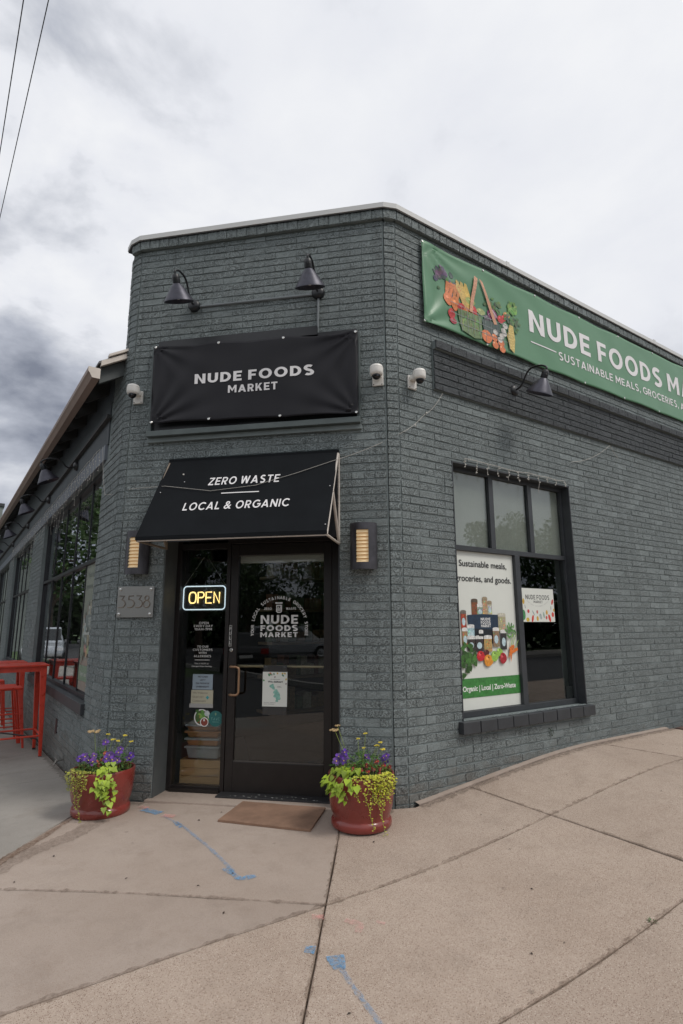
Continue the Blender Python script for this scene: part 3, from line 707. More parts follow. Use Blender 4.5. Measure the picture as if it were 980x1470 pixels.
# left end of the tall parapet above the low roof
b = MB(); b.box(FL, -C3.y-0.10, -C3.y+0.002, -0.30, -0.012, LH-0.02, H); b.make('parapet_end', M_MORTAR, bld)

recs_f = lay(FF, -WF+0.012, -0.014, ZB, H-0.105, [DOOR, (-0.99*WF, -0.98*WF, 99, 99)], seed=1)
recs_sr = []
recs_sr += lay(FSR, 0.006, EE, ZB, H-0.105, [], o=0.001, seed=2, headers=0)
recs_sl = lay(FSL, 0.0, EE-0.006, ZB, H-0.105, [], o=0.001, seed=3, headers=0)
for L in (recs_sr, recs_sl):
    L2 = {}
    for q in L: L2.setdefault(round(q[3], 3), []).append(q)
    L[:] = [(v[0][0], 0.004, EE-0.002, v[0][3], v[0][4], v[0][5], v[0][6], v[0][7]) for v in L2.values()]
BAND = (0.41, 9.6, 3.455, 3.93)
recs_r = lay(FR, 0.008, 9.6, ZB, H-0.105, [RWIN, BAND], seed=4)
recs_rd = lay(FR, BAND[0], 9.6, BAND[2], BAND[3]-0.085, [], o=0.028, seed=5, mt=M_DARKBRICK)
recs_l = lay(FL, -9.5, -C3.y-0.004, ZB, 3.02, LW, seed=6)+lay(FL, -2.3, -C3.y-0.004, 3.02, 3.86, [], seed=18)+lay(FL, -C3.y-0.10, -C3.y-0.004, 3.86, H-0.105, [], seed=8)
recs_l2 = lay(FL, -19, -9.5, ZB, 3.02, LW, seed=7)
# band ledge: rowlock course standing proud
def rowlock(F, u0, u1, z0, z1, o, pitch=0.0745, mt=M_BRICK, seed=0):
    r = random.Random(seed); n = max(1, round((u1-u0)/pitch)); out_ = []
    for i in range(n):
        a = u0+(u1-u0)*i/n; b_ = u0+(u1-u0)*(i+1)/n
        out_.append((F, a+0.003, b_-0.003, z0+0.002, z1-0.002, o+r.gauss(0, 0.001), r.random(), mt))
    return out_
recs_led = rowlock(FR, BAND[0], 9.6, BAND[3]-0.085, BAND[3], 0.058, mt=M_DARKBRICK, seed=1, pitch=0.2)
CAPZ = H-0.104
recs_cf = rowlock(FF, -WF+0.0, 0.0, CAPZ, H-0.004, 0.034, seed=2, pitch=0.098)
recs_cr = rowlock(FR, 0.004, 9.6, CAPZ, H-0.004, 0.034, seed=3, pitch=0.09)
recs_cs = [(FSR, -0.006, EE+0.006, CAPZ+0.002, H-0.006, 0.034, 0.3, M_BRICK), (FSL, -0.006, EE+0.006, CAPZ+0.002, H-0.006, 0.034, 0.7, M_BRICK)]
# backing for proud courses so that they have depth
b = MB(); b.box(FF, -WF-0.006, 0.006, -0.02, 0.024, CAPZ+0.004, H-0.006); b.make('cap_course_core', M_MORTAR, wf)
b = MB(); b.box(FR, -0.006, 9.6, -0.02, 0.024, CAPZ+0.004, H-0.006); b.box(FR, BAND[0]+0.002, 9.6, -0.02, 0.018, BAND[2]+0.003, BAND[3]-0.087)
b.box(FR, BAND[0]+0.004, 9.6, -0.02, 0.048, BAND[3]-0.083, BAND[3]-0.004); b.make('band_core', M_MORTAR, wr)
b = MB(); b.box(FSR, -0.012, EE+0.012, -0.02, 0.022, CAPZ+0.004, H-0.007); b.make('cap_course_core', M_MORTAR, ws)
b = MB(); b.box(FSL, -0.012, EE+0.012, -0.02, 0.022, CAPZ+0.004, H-0.007); b.make('cap_course_core', M_MORTAR, ws2)
groups = [(recs_f+recs_cf, wf), (recs_r+recs_cr, wr), (recs_rd+recs_led, wr), (recs_l, wl), (recs_sr+recs_cs[:1], ws), (recs_sl+recs_cs[1:], ws2)]
allr = []
for gi, (L, par) in enumerate(groups):
    for q in L: allr.append((size_px(q), gi, q))
# those hidden behind the awning, the sign or the pots stay in the joined mesh
def hidden(q):
    F, a, b_, c, d, o, rn, mt = q
    if F is FF:
        if c > 3.08 and d < 3.9 and a > -2.15 and b_ < -0.23: return True
        if c > 2.3 and d < 2.8 and a > -2.0 and b_ < -0.42: return True
        if a < -1.95 and d < 0.3: return True
    return c < 0.0
cand = sorted([t for t in allr if t[0] > 0 and not hidden(t[2])], key=lambda t: -t[0])[:300]
ids = set(id(t[2]) for t in cand)
for s_, gi, q in cand:
    F, a, b_, c, d, o, rn, mt = q
    ob = bpy.data.objects.new('brick', var_mesh(int(rn*997) % 6, mt)); col.objects.link(ob)
    ob.matrix_basis = F.mat(a, o, c) @ Matrix.Diagonal(((b_-a)/0.198, 1, (d-c)/0.0597, 1)); setpar(ob, groups[gi][1])
for gi, (L, par) in enumerate(groups):
    rest = [q for q in L if id(q) not in ids]
    for low in (False, True):
        rr = [q for q in rest if (size_px(q) < 60) == low]
        if rr: join_bricks(rr, 'brickwork', par, rr[0][7], low)
join_bricks(recs_l2, 'brickwork', wl, M_BRICK, True)

# coping
b = MB()
def cop(path, o_in, o_out, z0, z1):
    vs = []; fs = []
    for (p, nn) in path:
        for o, z in ((o_in, z0), (o_out, z0), (o_out, z1-0.012), (o_out-0.012, z1), (o_in, z1)): vs.append(p+nn*o+Vector((0, 0, z)))
    for i in range(len(path)-1):
        for k in range(5): fs.append((i*5+k, i*5+(k+1) % 5, (i+1)*5+(k+1) % 5, (i+1)*5+k))
    fs.append(tuple(range(5))); fs.append(tuple((len(path)-1)*5+k for k in range(5)))
    b.add(vs, fs)
def miter(p, a, c):
    a, c = d2(a), d2(c); k = (a+c)/(1+a.dot(c)); return (p, k)
cop([(Vector((C3.x, C3.y+0.12, 0)), d2(180)), miter(C3, 180, -157.5), miter(C2, -157.5, 225), miter(C1, 225, -112.5), miter(C0, -112.5, -90), (Vector((9.6, 0, 0)), d2(-90))], -0.30, 0.050, H, H+0.060)
cp_ = b.make('coping', M_COPING, bld)
b = MB()
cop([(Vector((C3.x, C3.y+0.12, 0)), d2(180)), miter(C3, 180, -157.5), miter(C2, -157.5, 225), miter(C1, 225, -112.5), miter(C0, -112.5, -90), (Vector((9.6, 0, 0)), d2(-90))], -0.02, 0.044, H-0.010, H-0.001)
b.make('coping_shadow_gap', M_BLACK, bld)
for x in (1.5, 4.5, 7.5):   # lapped joints of the coping
    q = MB(); q.box(FR, x, x+0.05, -0.29, 0.052, H+0.002, H+0.062); q.make('coping_lap', M_COPING, cp_)

# interior, floors and roofs so that the glass looks into a dark room
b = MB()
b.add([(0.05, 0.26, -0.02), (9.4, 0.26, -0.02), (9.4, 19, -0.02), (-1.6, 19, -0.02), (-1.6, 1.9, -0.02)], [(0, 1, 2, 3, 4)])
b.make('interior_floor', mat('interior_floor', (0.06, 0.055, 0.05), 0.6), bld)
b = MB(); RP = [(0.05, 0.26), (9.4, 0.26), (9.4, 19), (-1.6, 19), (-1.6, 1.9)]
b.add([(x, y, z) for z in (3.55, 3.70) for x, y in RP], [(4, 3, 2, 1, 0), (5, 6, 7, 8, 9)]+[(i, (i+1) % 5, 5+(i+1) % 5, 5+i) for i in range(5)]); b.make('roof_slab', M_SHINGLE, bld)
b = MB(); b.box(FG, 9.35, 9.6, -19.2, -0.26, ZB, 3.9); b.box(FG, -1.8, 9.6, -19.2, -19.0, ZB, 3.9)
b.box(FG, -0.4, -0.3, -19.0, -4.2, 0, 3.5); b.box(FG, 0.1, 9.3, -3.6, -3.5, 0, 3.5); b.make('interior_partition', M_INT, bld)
# shelving seen dimly through the glass
b = MB(); r6 = random.Random(9)
for k in range(5):
    b.box(FG, 0.4, 3.4, -3.4, -3.0, 0.3+k*0.42, 0.33+k*0.42, mat('shelf_board', (0.25, 0.17, 0.10), 0.6))
for k in range(5):
    x = 0.45
    while x < 3.3:
        w_ = r6.uniform(0.06, 0.14); h_ = r6.uniform(0.12, 0.28); cc = r6.choice([(0.3, 0.2, 0.1), (0.5, 0.45, 0.35), (0.2, 0.08, 0.05), (0.12, 0.16, 0.08)])
        b.box(FG, x, x+w_*0.9, -3.3, -3.12, 0.335+k*0.42, 0.335+k*0.42+h_, M_PRINT, cc); x += w_
o_ = b.make('shop_shelf', None, None); tag(o_, 'dim shelf of jars inside behind the right window', 'shelf')

# ------------------------------------------------------------------ right window
def rect_frame(b, F, u0, u1, z0, z1, w, o0, o1, wt=None, wb=None):
    wt = wt or w; wb = wb or w
    b.box(F, u0, u0+w, o0, o1, z0, z1); b.box(F, u1-w, u1, o0, o1, z0, z1)
    b.box(F, u0+w, u1-w, o0, o1, z1-wt, z1); b.box(F, u0+w, u1-w, o0, o1, z0, z0+wb)
def pane(F, u0, u1, z0, z1, o, parent, name='pane', mt=None):
    b = MB(); b.box(F, u0, u1, o-0.003, o+0.003, z0, z1); return b.make(name, mt or M_GLASS, parent)
win = MB(); rect_frame(win, FR, RWIN[0], RWIN[1], RWIN[2]+0.002, RWIN[3]-0.001, 0.035, -0.165, -0.088, wt=0.05, wb=0.05)
win.box(FR, RWIN[0]+0.035, RWIN[1]-0.035, -0.160, -0.090, 2.037, 2.083)
win.box(FR, 1.500, 1.570, -0.158, -0.086, 0.652, 2.037)
for u in (1.180, 1.762): win.box(FR, u, u+0.062, -0.158, -0.088, 2.083, 2.775)
wino = win.make('window', M_TRIM, bld, bevel=0.003)
# painted reveal linings in charcoal
b = MB(); b.box(FR, RWIN[1]-0.012, RWIN[1]+0.001, -0.088, 0.004, RWIN[2], RWIN[3]); b.box(FR, RWIN[0], RWIN[1], -0.088, 0.004, RWIN[3]-0.014, RWIN[3]+0.001); b.box(FR, RWIN[0]-0.001, RWIN[0]+0.01, -0.088, 0.003, RWIN[2], RWIN[3]-0.014)
b.make('reveal_lining', M_TRIM, wino)
for a, c in ((0.640, 1.180), (1.242, 1.762), (1.824, 2.308)):
    pane(FR, a, c, 2.083, 2.775, -0.115, wino)
    pane(FR, a, c, 2.083, 2.775, -0.135, wino, 'frosted_backing', M_FROST)
pane(FR, 1.570, 2.308, 0.652, 2.037, -0.115, wino)
pane(FR, 0.640, 1.500, 0.652, 2.037, -0.135, wino)
# sill of bricks
sl_ = MB(); sl_.box(FR, 0.553, 2.395, -0.10, 0.040, 0.51, 0.592); so_ = sl_.make('window_sill', M_DARKBRICK, bld)
for q in rowlock(FR, 0.548, 2.398, 0.503, 0.601, 0.055, mt=M_DARKBRICK, pitch=0.206, seed=8):
    F, a, b_, c, d, o, rn, mt = q
    bb = MB(); bb.box(FR, a+.0015, b_-.0015, -0.085, o+0.002, c, d-0.002*rn); bb.make('sill_brick', M_TRIM, so_, bevel=0.004)

# ------------------------------------------------------------------ prints on flat things
_tx = {}
from mathutils.geometry import tessellate_polygon
def _arc(cx, cz, rx, rz, a0, a1, n=10): return [(cx+rx*math.cos(R(a0+(a1-a0)*i/n)), cz+rz*math.sin(R(a0+(a1-a0)*i/n))) for i in range(n+1)]
def _band(P, t):
    """outline of a constant-width stroke along the polyline P (mitred)"""
    P = [Vector(p) for p in P]; L_, Rr = [], []
    for i, p in enumerate(P):
        d0 = (p-P[i-1]).normalized() if i else (P[1]-p).normalized(); d1 = (P[i+1]-p).normalized() if i < len(P)-1 else d0
        n0 = Vector((-d0.y, d0.x)); n1 = Vector((-d1.y, d1.x)); k = (n0+n1)/max(.35, (1+n0.dot(n1))); L_.append(p+k*t/2); Rr.append(p-k*t/2)
    return [tuple(q) for q in L_+Rr[::-1]]
def glyph(ch, t):
    """geometric capitals, cap height 1, stem t -> (contours, width); the first contour is the outline, the others holes"""
    h = t/2
    if ch == 'I': return [[(0, 0), (t, 0), (t, 1), (0, 1)]], t
    if ch == 'L': return [[(0, 0), (.56, 0), (.56, t), (t, t), (t, 1), (0, 1)]], .56
    if ch == 'E': a = .5-t*.45; c = .5+t*.45; return [[(0, 0), (.62, 0), (.62, t*.92), (t, t*.92), (t, a), (.56, a), (.56, c), (t, c), (t, 1-t*.92), (.62, 1-t*.92), (.62, 1), (0, 1)]], .62
    if ch == 'F': a = .47-t*.45; c = .47+t*.45; return [[(0, 0), (t, 0), (t, a), (.54, a), (.54, c), (t, c), (t, 1-t*.92), (.60, 1-t*.92), (.60, 1), (0, 1)]], .60
    if ch == 'T': w = .68; return [[(w/2-h, 0), (w/2+h, 0), (w/2+h, 1-t*.92), (w, 1-t*.92), (w, 1), (0, 1), (0, 1-t*.92), (w/2-h, 1-t*.92)]], w
    if ch == 'N': w = .80; k = t*1.15; return [[(0, 0), (t, 0), (t, .66), (w-t, 0), (w, 0), (w, 1), (w-t, 1), (w-t, .34), (t, 1), (0, 1)]], w
    if ch == 'M': w = .96; return [[(0, 0), (t, 0), (t, .62), (w/2, .18), (w-t, .62), (w-t, 0), (w, 0), (w, 1), (w-t*1.02, 1), (w/2, .48), (t*1.02, 1), (0, 1)]], w
    if ch == 'W': w = 1.10; k = t*1.06; q = w/4; return [[(q-k*.5, 0), (q+k*.5, 0), (w/2, .62), (3*q-k*.5, 0), (3*q+k*.5, 0), (w, 1), (w-k, 1), (3*q, .40), (w/2+k*.42, 1), (w/2-k*.42, 1), (q, .40), (k, 1), (0, 1)]], w
    if ch == 'V': w = .84; k = t*1.08; return [[(w/2-k*.5, 0), (w/2+k*.5, 0), (w, 1), (w-k, 1), (w/2, .32), (k, 1), (0, 1)]], w
    if ch == 'Y': w = .80; k = t*1.15; return [[(w/2-h, 0), (w/2+h, 0), (w/2+h, .40), (w, 1), (w-k, 1), (w/2, .58), (k, 1), (0, 1), (w/2-h, .40)]], w
    if ch == 'Z': w = .66; k = t*1.35; return [[(0, 0), (w, 0), (w, t*.92), (k*.95, t*.92), (w, 1-t*.8), (w, 1), (0, 1), (0, 1-t*.92), (w-k*.95, 1-t*.92), (0, t*.8)]], w
    if ch == 'A': w = .88; k = t*1.10; sl_ = (w/2-t*.55); u = .20; v = u+t*.9; x = lambda z: sl_*z; return [[(0, 0), (k, 0), (x(u)+k, u), (w-x(u)-k, u), (w-k, 0), (w, 0), (w-sl_, 1), (sl_, 1)], [(x(v)+k, v), (w/2, min(.86, v+(w/2-x(v)-k)/sl_)), (w-x(v)-k, v)]], w
    if ch == 'K': w = .76; return [[(0, 0), (t, 0), (t, .26), (t+.10, .40), (w-t*1.28, 0), (w, 0), (t+.10+t*.62, .60), (w-.02, 1), (w-t*1.35, 1), (t, .52), (t, 1), (0, 1)]], w
    if ch == 'U': w = .76; r_ = w/2; return [[(0, 1), (0, r_*.95)]+_arc(r_, r_*.95, r_, r_*.95, 180, 360)[1:]+[(w, 1), (w-t, 1)]+_arc(r_, r_*.95, r_-t, r_*.95-t*.95, 360, 180)+[(t, 1)]], w
    if ch == 'D': w = .78; return [[(0, 0), (w-.48, 0)]+_arc(w-.48, .5, .48, .5, -90, 90, 14)[1:]+[(0, 1)], [(t, t*.92), (w-.48, t*.92)]+_arc(w-.48, .5, .48-t, .5-t*.92, -90, 90, 14)[1:]+[(t, 1-t*.92)]], w
    if ch in 'O0': w = .94 if ch == 'O' else .70; return [_arc(w/2, .5, w/2, .52, 0, 345, 23), _arc(w/2, .5, w/2-t, .52-t*.95, 0, 345, 23)], w
    if ch in 'PR':
        w = .68; zb = .36; o = [(0, 0), (t, 0), (t, zb)]
        if ch == 'R': o += [(.30, zb), (w-t*1.22, 0), (w+.02, 0), (.30+t*1.0, zb+.005)]
        else: o += [(w-.34, zb)]
        cz = (1+zb)/2; rz = (1-zb)/2
        a0 = -62 if ch == 'R' else -88
        return [o+_arc(w-.32, cz, .32, rz, a0, 90, 12)+[(0, 1)], [(t, zb+t*.9), (w-.32, zb+t*.9)]+_arc(w-.32, cz, .32-t*.95, rz-t*.9, -90, 90, 10)[1:]+[(t, 1-t*.9)]], w+(.02 if ch == 'R' else 0)
    if ch == 'B':
        w = .70; m_ = .53; return [[(0, 0), (w-.27, 0)]+_arc(w-.275, m_/2, .275, m_/2, -90, 70, 10)[1:]+_arc(w-.30, (1+m_)/2, .25, (1-m_)/2, -62, 90, 10)+[(0, 1)],
            [(t, t*.85), (w-.28, t*.85)]+_arc(w-.275, m_/2, .275-t*.95, m_/2-t*.72, -88, 88, 8)+[(t, m_-t*.42)], [(t, m_+t*.42), (w-.30, m_+t*.42)]+_arc(w-.30, (1+m_)/2, .25-t*.95, (1-m_)/2-t*.72, -88, 88, 8)+[(t, 1-t*.85)]], w
    if ch == 'C': w = .84; return [_band(_arc(.5, .5, .5-h, .52-h, 42, 318, 22), t)], w
    if ch == 'G': w = .90; return [_band(_arc(.5, .5, .5-h, .52-h, 45, 335, 22)+[(.5+.5-h-.02, .50-h*.2), (.56, .50-h*.2)], t)], w
    if ch == 'S':
        w = .70; a = _arc(.355, .735, .265-h*.2, .265-h*.85+.02, 38, 200, 10); c = _arc(.345, .265, .275-h*.2, .275-h*.9+.01, 20, -142, 10)
        return [_band(a+[(.22, .575), (.48, .455)]+c, t)], w
    if ch == '-': return [[(0, .36), (.34, .36), (.34, .36+t), (0, .36+t)]], .34
    if ch == ',': return [[(0, -.16), (t*.6, -.16), (t*1.15, t*1.1), (t*.2, t*1.1)]], t*1.15
    if ch == '1': return [[(.16, 0), (.16+t, 0), (.16+t, 1), (.14, 1), (0, .86), (0, .72), (.16, .80)]], .16+t
    if ch == '7': return [[(.14, 0), (.14+t*1.15, 0), (.62, .86), (.62, 1), (0, 1), (0, 1-t*.92), (.44, 1-t*.92)]], .62
    return None
def text_mesh(s, bold=0.0, spacing=1.0, shear=0.0):
    key = (s, bold, spacing, shear)
    if key in _tx: return _tx[key]
    if all(ch in ' &' or glyph(ch, .2) for ch in s):
        t = .125+bold*2.6; V = []; Fc = []; x = 0
        for ch in s:
            if ch == ' ': x += .30*spacing; continue
            if ch == '&':
                V2, F2, a, b_, c0, d0 = _bfont('&', bold*.6); k = 1/(d0-c0); o = len(V); V += [(x+(q[0]-a)*k, (q[1]-c0)*k) for q in V2]; Fc += [tuple(i+o for i in f) for f in F2]; x += (b_-a)*k+.17*spacing; continue
            cs, w = glyph(ch, t); tri = tessellate_polygon([[Vector((p[0], p[1], 0)) for p in c_] for c_ in cs]); pts = [p for c_ in cs for p in c_]; o = len(V)
            V += [(x+p[0], p[1]) for p in pts]
            for f in tri:
                a, b_, c_ = (pts[i] for i in f)
                if (b_[0]-a[0])*(c_[1]-a[1])-(b_[1]-a[1])*(c_[0]-a[0]) < 0: f = f[::-1]
                Fc.append(tuple(i+o for i in f))
            x += w+.17*spacing
        V = [(p[0]*.73, p[1]*.73) for p in V]; xs = [p[0] for p in V]
        _tx[key] = (V, Fc, min(xs), max(xs), 0.0, .73); return _tx[key]
    return _bfont(s, bold, spacing, shear)
def _bfont(s, bold=0.0, spacing=1.0, shear=0.0):
    key = ('b', s, bold, spacing, shear)
    if key in _tx: return _tx[key]
    cu = bpy.data.curves.new('t', 'FONT'); cu.body = s; cu.size = 1; cu.offset = bold; cu.space_character = spacing; cu.shear = shear; cu.resolution_u = 5; cu.fill_mode = 'FRONT'
    ob = bpy.data.objects.new('t', cu); col.objects.link(ob); bpy.context.view_layer.update()
    dg = bpy.context.evaluated_depsgraph_get(); me = bpy.data.meshes.new_from_object(ob.evaluated_get(dg))
    V = [(v.co.x, v.co.y) for v in me.vertices]; Fc = [tuple(p.vertices) for p in me.polygons]
    bpy.data.objects.remove(ob); bpy.data.curves.remove(cu); bpy.data.meshes.remove(me)
    xs = [v[0] for v in V]; ys = [v[1] for v in V]; _tx[key] = (V, Fc, min(xs), max(xs), min(ys), max(ys)); return _tx[key]
class Print:
    """flat shapes in (u,z) laid in thin layers on a surface given by surf(u, z, lift)"""
    def __init__(s, surf): s.b = MB(); s.surf = surf; s.l = 0.0015
    def up(s, d=0.0004): s.l += d
    def poly(s, pts, c, layer=True):
        n = len(pts); cu = sum(p[0] for p in pts)/n; cz = sum(p[1] for p in pts)/n
        big_ = max(abs(p[0]-cu)+abs(p[1]-cz) for p in pts); rg = 1 if big_ < .03 else min(6, 2+int(big_/.04))
        if rg > 1 and n < 8:
            q_ = []
            for i in range(n):
                a, b_ = pts[i], pts[(i+1) % n]; m_ = max(1, int(math.dist(a, b_)/.04)); q_ += [(a[0]+(b_[0]-a[0])*j/m_, a[1]+(b_[1]-a[1])*j/m_) for j in range(m_)]
            pts = q_; n = len(pts)
        vs = [s.surf(cu+(u-cu)*(1-k/rg), cz+(z-cz)*(1-k/rg), s.l) for k in range(rg) for u, z in pts]
        vs.append(s.surf(cu, cz, s.l)); fs = [(k*n+i, k*n+(i+1) % n, (k+1)*n+(i+1) % n, (k+1)*n+i) for k in range(rg-1) for i in range(n)]
        s.b.add(vs, fs+[((rg-1)*n+i, (rg-1)*n+(i+1) % n, rg*n) for i in range(n)], None, c)
        if layer: s.up(0.00004)
    def rect(s, u0, u1, z0, z1, c, nx=1, nz_=1):
        vs = [s.surf(u0+(u1-u0)*i/nx, z0+(z1-z0)*j/nz_, s.l) for j in range(nz_+1) for i in range(nx+1)]
        s.b.add(vs, [(j*(nx+1)+i, j*(nx+1)+i+1, (j+1)*(nx+1)+i+1, (j+1)*(nx+1)+i) for j in range(nz_) for i in range(nx)], None, c); s.up(0.00004)
    def ell(s, u, z, a, b_, c, n=18, rot=0, lob=0, la=0.0):
        pts = []
        for i in range(n):
            t = 2*math.pi*i/n; k = 1+la*math.cos(lob*t); x = a*k*math.cos(t); y = b_*k*math.sin(t)
            pts.append((u+x*math.cos(rot)-y*math.sin(rot), z+x*math.sin(rot)+y*math.cos(rot)))
        s.poly(pts, c)
    def text(s, t, u0, u1, z0, z1, c, bold=0.0, spacing=1.0, keep=False, split=0, tilt=0.0):
        V, Fc, a, b_, c0, d0 = text_mesh(t, bold, spacing)
        low_ = any(ch in t for ch in 'gpyq,') and any(ch.islower() for ch in t)
        ky = (z1-z0)/(d0-c0) if not low_ else (z1-z0)/(0.73+bold*2)
        if low_: c0 = -bold
        P = [(u0+(x-a)/(b_-a)*(u1-u0), z0+(y-c0)*ky) for x, y in V]
        if split:
            bm = bmesh.new(); vv = [bm.verts.new((p[0], p[1], 0)) for p in P]
            for f in Fc:
                try: bm.faces.new([vv[i] for i in f])
                except ValueError: pass
            lo, hi = min(p[0] for p in P), max(p[0] for p in P); k = int((hi-lo)/split)
            for i in range(1, k+1): bmesh.ops.bisect_plane(bm, geom=bm.verts[:]+bm.edges[:]+bm.faces[:], plane_co=(lo+(hi-lo)*i/(k+1), 0, 0), plane_no=(1, 0, 0))
            lo, hi = min(p[1] for p in P), max(p[1] for p in P); k = int((hi-lo)/split)
            for i in range(1, k+1): bmesh.ops.bisect_plane(bm, geom=bm.verts[:]+bm.edges[:]+bm.faces[:], plane_co=(0, lo+(hi-lo)*i/(k+1), 0), plane_no=(0, 1, 0))
            bm.verts.index_update(); P = [(v.co.x, v.co.y) for v in bm.verts]; Fc = [tuple(v.index for v in f.verts) for f in bm.faces]; bm.free()
        s.b.add([s.surf(x, y+tilt*(x-u0), s.l) for x, y in P], Fc, None, c); s.up(0.00004)
    def arc_text(s, t, cu, cz, rad, a0, a1, size, c, bold=0.0):
        n = len(t)
        for i, ch in enumerate(t):
            if ch == ' ': continue
            th = a0+(a1-a0)*i/(n-1); V, Fc, a, b_, c0, d0 = text_mesh(ch, bold)
            k = size/0.73; px_, pz_ = cu+rad*math.cos(th), cz+rad*math.sin(th); ro = th-math.pi/2
            P = []
            for x, y in V:
                x = (x-(a+b_)/2)*k; y = y*k; P.append((px_+x*math.cos(ro)-y*math.sin(ro), pz_+x*math.sin(ro)+y*math.cos(ro)))
            s.b.add([s.surf(x, y, s.l) for x, y in P], Fc, None, c)
        s.up(0.00004)
    def make(s, name, parent, mt=None): return s.b.make(name, mt or M_PRINT, parent, recalc=False)
def flat(F, o): return lambda u, z, l: F.P(u, o+l, z)
BLK = (0.012, 0.012, 0.014); WHT = (0.75, 0.75, 0.73)

# window poster (left lower pane) ------------------------------------
def big_poster(F, u0, u1, z0, z1, o, label, dim=1.0):
    t = thing('poster', label, 'poster', tuple(F.P((u0+u1)/2, o, z0)))
    wv = lambda u, z: 0.0
    b = MB(); nx, nz_ = 24, 40; vs = [F.P(u0+(u1-u0)*i/nx, o+wv(u0+(u1-u0)*i/nx, z0+(z1-z0)*j/nz_), z0+(z1-z0)*j/nz_) for j in range(nz_+1) for i in range(nx+1)]
    b.add(vs, [(j*(nx+1)+i, j*(nx+1)+i+1, (j+1)*(nx+1)+i+1, (j+1)*(nx+1)+i) for j in range(nz_) for i in range(nx)])
    b.make('sheet', M_PAPER if dim == 1.0 else mat('faded_paper', (0.27, 0.29, 0.25), 0.25, var=.1, vscale=5), t, smooth=True, recalc=False)
    W_ = (u1-u0)*.935; Hh = z1-z0; ux = u1-W_; X = lambda a: ux+a*W_; Zz = lambda a: z0+a*Hh
    p = Print(lambda u, z, l: F.P(u, o+wv(u, z)+l+0.0015, z))
    p.rect(u0, u1, Zz(0.073), Zz(0.190), (0.045, 0.20, 0.045), 24, 4)
    p.up(.0006)
    p.text('Sustainable meals,', X(0.08), X(0.88), Zz(0.900), Zz(0.944), BLK, 0.009, 1.0, split=.1)
    p.text('groceries, and goods.', X(0.02), X(0.95), Zz(0.803), Zz(0.847), BLK, 0.009, 1.0, split=.1)
    p.text('Organic | Local | Zero-Waste', X(0.055), X(0.92), Zz(0.112), Zz(0.146), (0.7, 0.72, 0.68), 0.028, 0.98, split=.1)
    # bag of groceries and jars
    def jar(a, zb, w, h, body, lid=(0.65, 0.65, 0.63), lab=True):
        p.rect(X(a-w/2), X(a+w/2), Zz(zb), Zz(zb+h), body); rj = random.Random(int(a*1000))
        for k in range(14): p.ell(X(a+rj.uniform(-w/2.5, w/2.5)), Zz(zb+rj.uniform(0.01, h-0.01)), W_*0.010, W_*0.009, tuple(min(1, q*rj.uniform(0.4, 1.9)) for q in body), 6)
        p.rect(X(a-w/2*1.02), X(a+w/2*1.02), Zz(zb+h-0.003), Zz(zb+h+0.014), lid); p.ell(X(a), Zz(zb+h+0.014), W_*w*0.51, Hh*0.007, lid, 14)
        if lab: p.ell(X(a), Zz(zb+h*0.45), W_*w*0.33, Hh*h*0.26, (0.45, 0.58, 0.62), 14)
    jar(0.30, 0.585, 0.10, 0.085, (0.22, 0.07, 0.03), (0.10, 0.07, 0.05), False); jar(0.385, 0.58, 0.095, 0.06, (0.25, 0.33, 0.24)); jar(0.47, 0.585, 0.08, 0.10, (0.40, 0.28, 0.16), (0.3, 0.24, 0.16), False); jar(0.545, 0.585, 0.075, 0.075, (0.42, 0.40, 0.30), (0.3, 0.24, 0.16))
    p.poly([(X(0.20), Zz(0.41)), (X(0.17), Zz(0.585)), (X(0.42), Zz(0.592)), (X(0.68), Zz(0.588)), (X(0.66), Zz(0.41))], (0.016, 0.035, 0.065))
    p.poly([(X(0.22), Zz(0.40)), (X(0.20), Zz(0.50)), (X(0.66), Zz(0.49)), (X(0.64), Zz(0.40))], (0.010, 0.014, 0.02))
    for tt, zz in (('NUDE', 0.550), ('FOODS', 0.528), ('MARKET', 0.507)): p.text(tt, X(0.385), X(0.545), Zz(zz), Zz(zz+0.018), WHT, 0.03)
    jar(0.11, 0.50, 0.085, 0.095, (0.30, 0.06, 0.03), (0.14, 0.12, 0.1)); jar(0.74, 0.48, 0.13, 0.10, (0.38, 0.35, 0.22), (0.5, 0.48, 0.4), False)
    jar(0.12, 0.385, 0.085, 0.10, (0.32, 0.20, 0.09)); jar(0.215, 0.425, 0.11, 0.08, (0.35, 0.50, 0.55))
    jar(0.21, 0.36, 0.12, 0.075, (0.04, 0.035, 0.03)); jar(0.34, 0.355, 0.125, 0.08, (0.035, 0.03, 0.03)); jar(0.48, 0.35, 0.13, 0.085, (0.42, 0.27, 0.10), lab=False)
    jar(0.62, 0.38, 0.105, 0.105, (0.26, 0.17, 0.10)); jar(0.745, 0.36, 0.10, 0.11, (0.03, 0.03, 0.032)); jar(0.37, 0.45, 0.07, 0.02, (0.02, 0.02, 0.02), lab=False)
    rj = random.Random(5)
    for k in range(34):
        a, zz = 0.14+rj.gauss(0, 0.055), 0.315+rj.gauss(0, 0.033); g_ = rj.uniform(0.5, 1.5); p.ell(X(a), Zz(zz), W_*0.035, W_*0.030, (0.05*g_, 0.14*g_, 0.03*g_), 9, rj.random()*3, 3, 0.25)
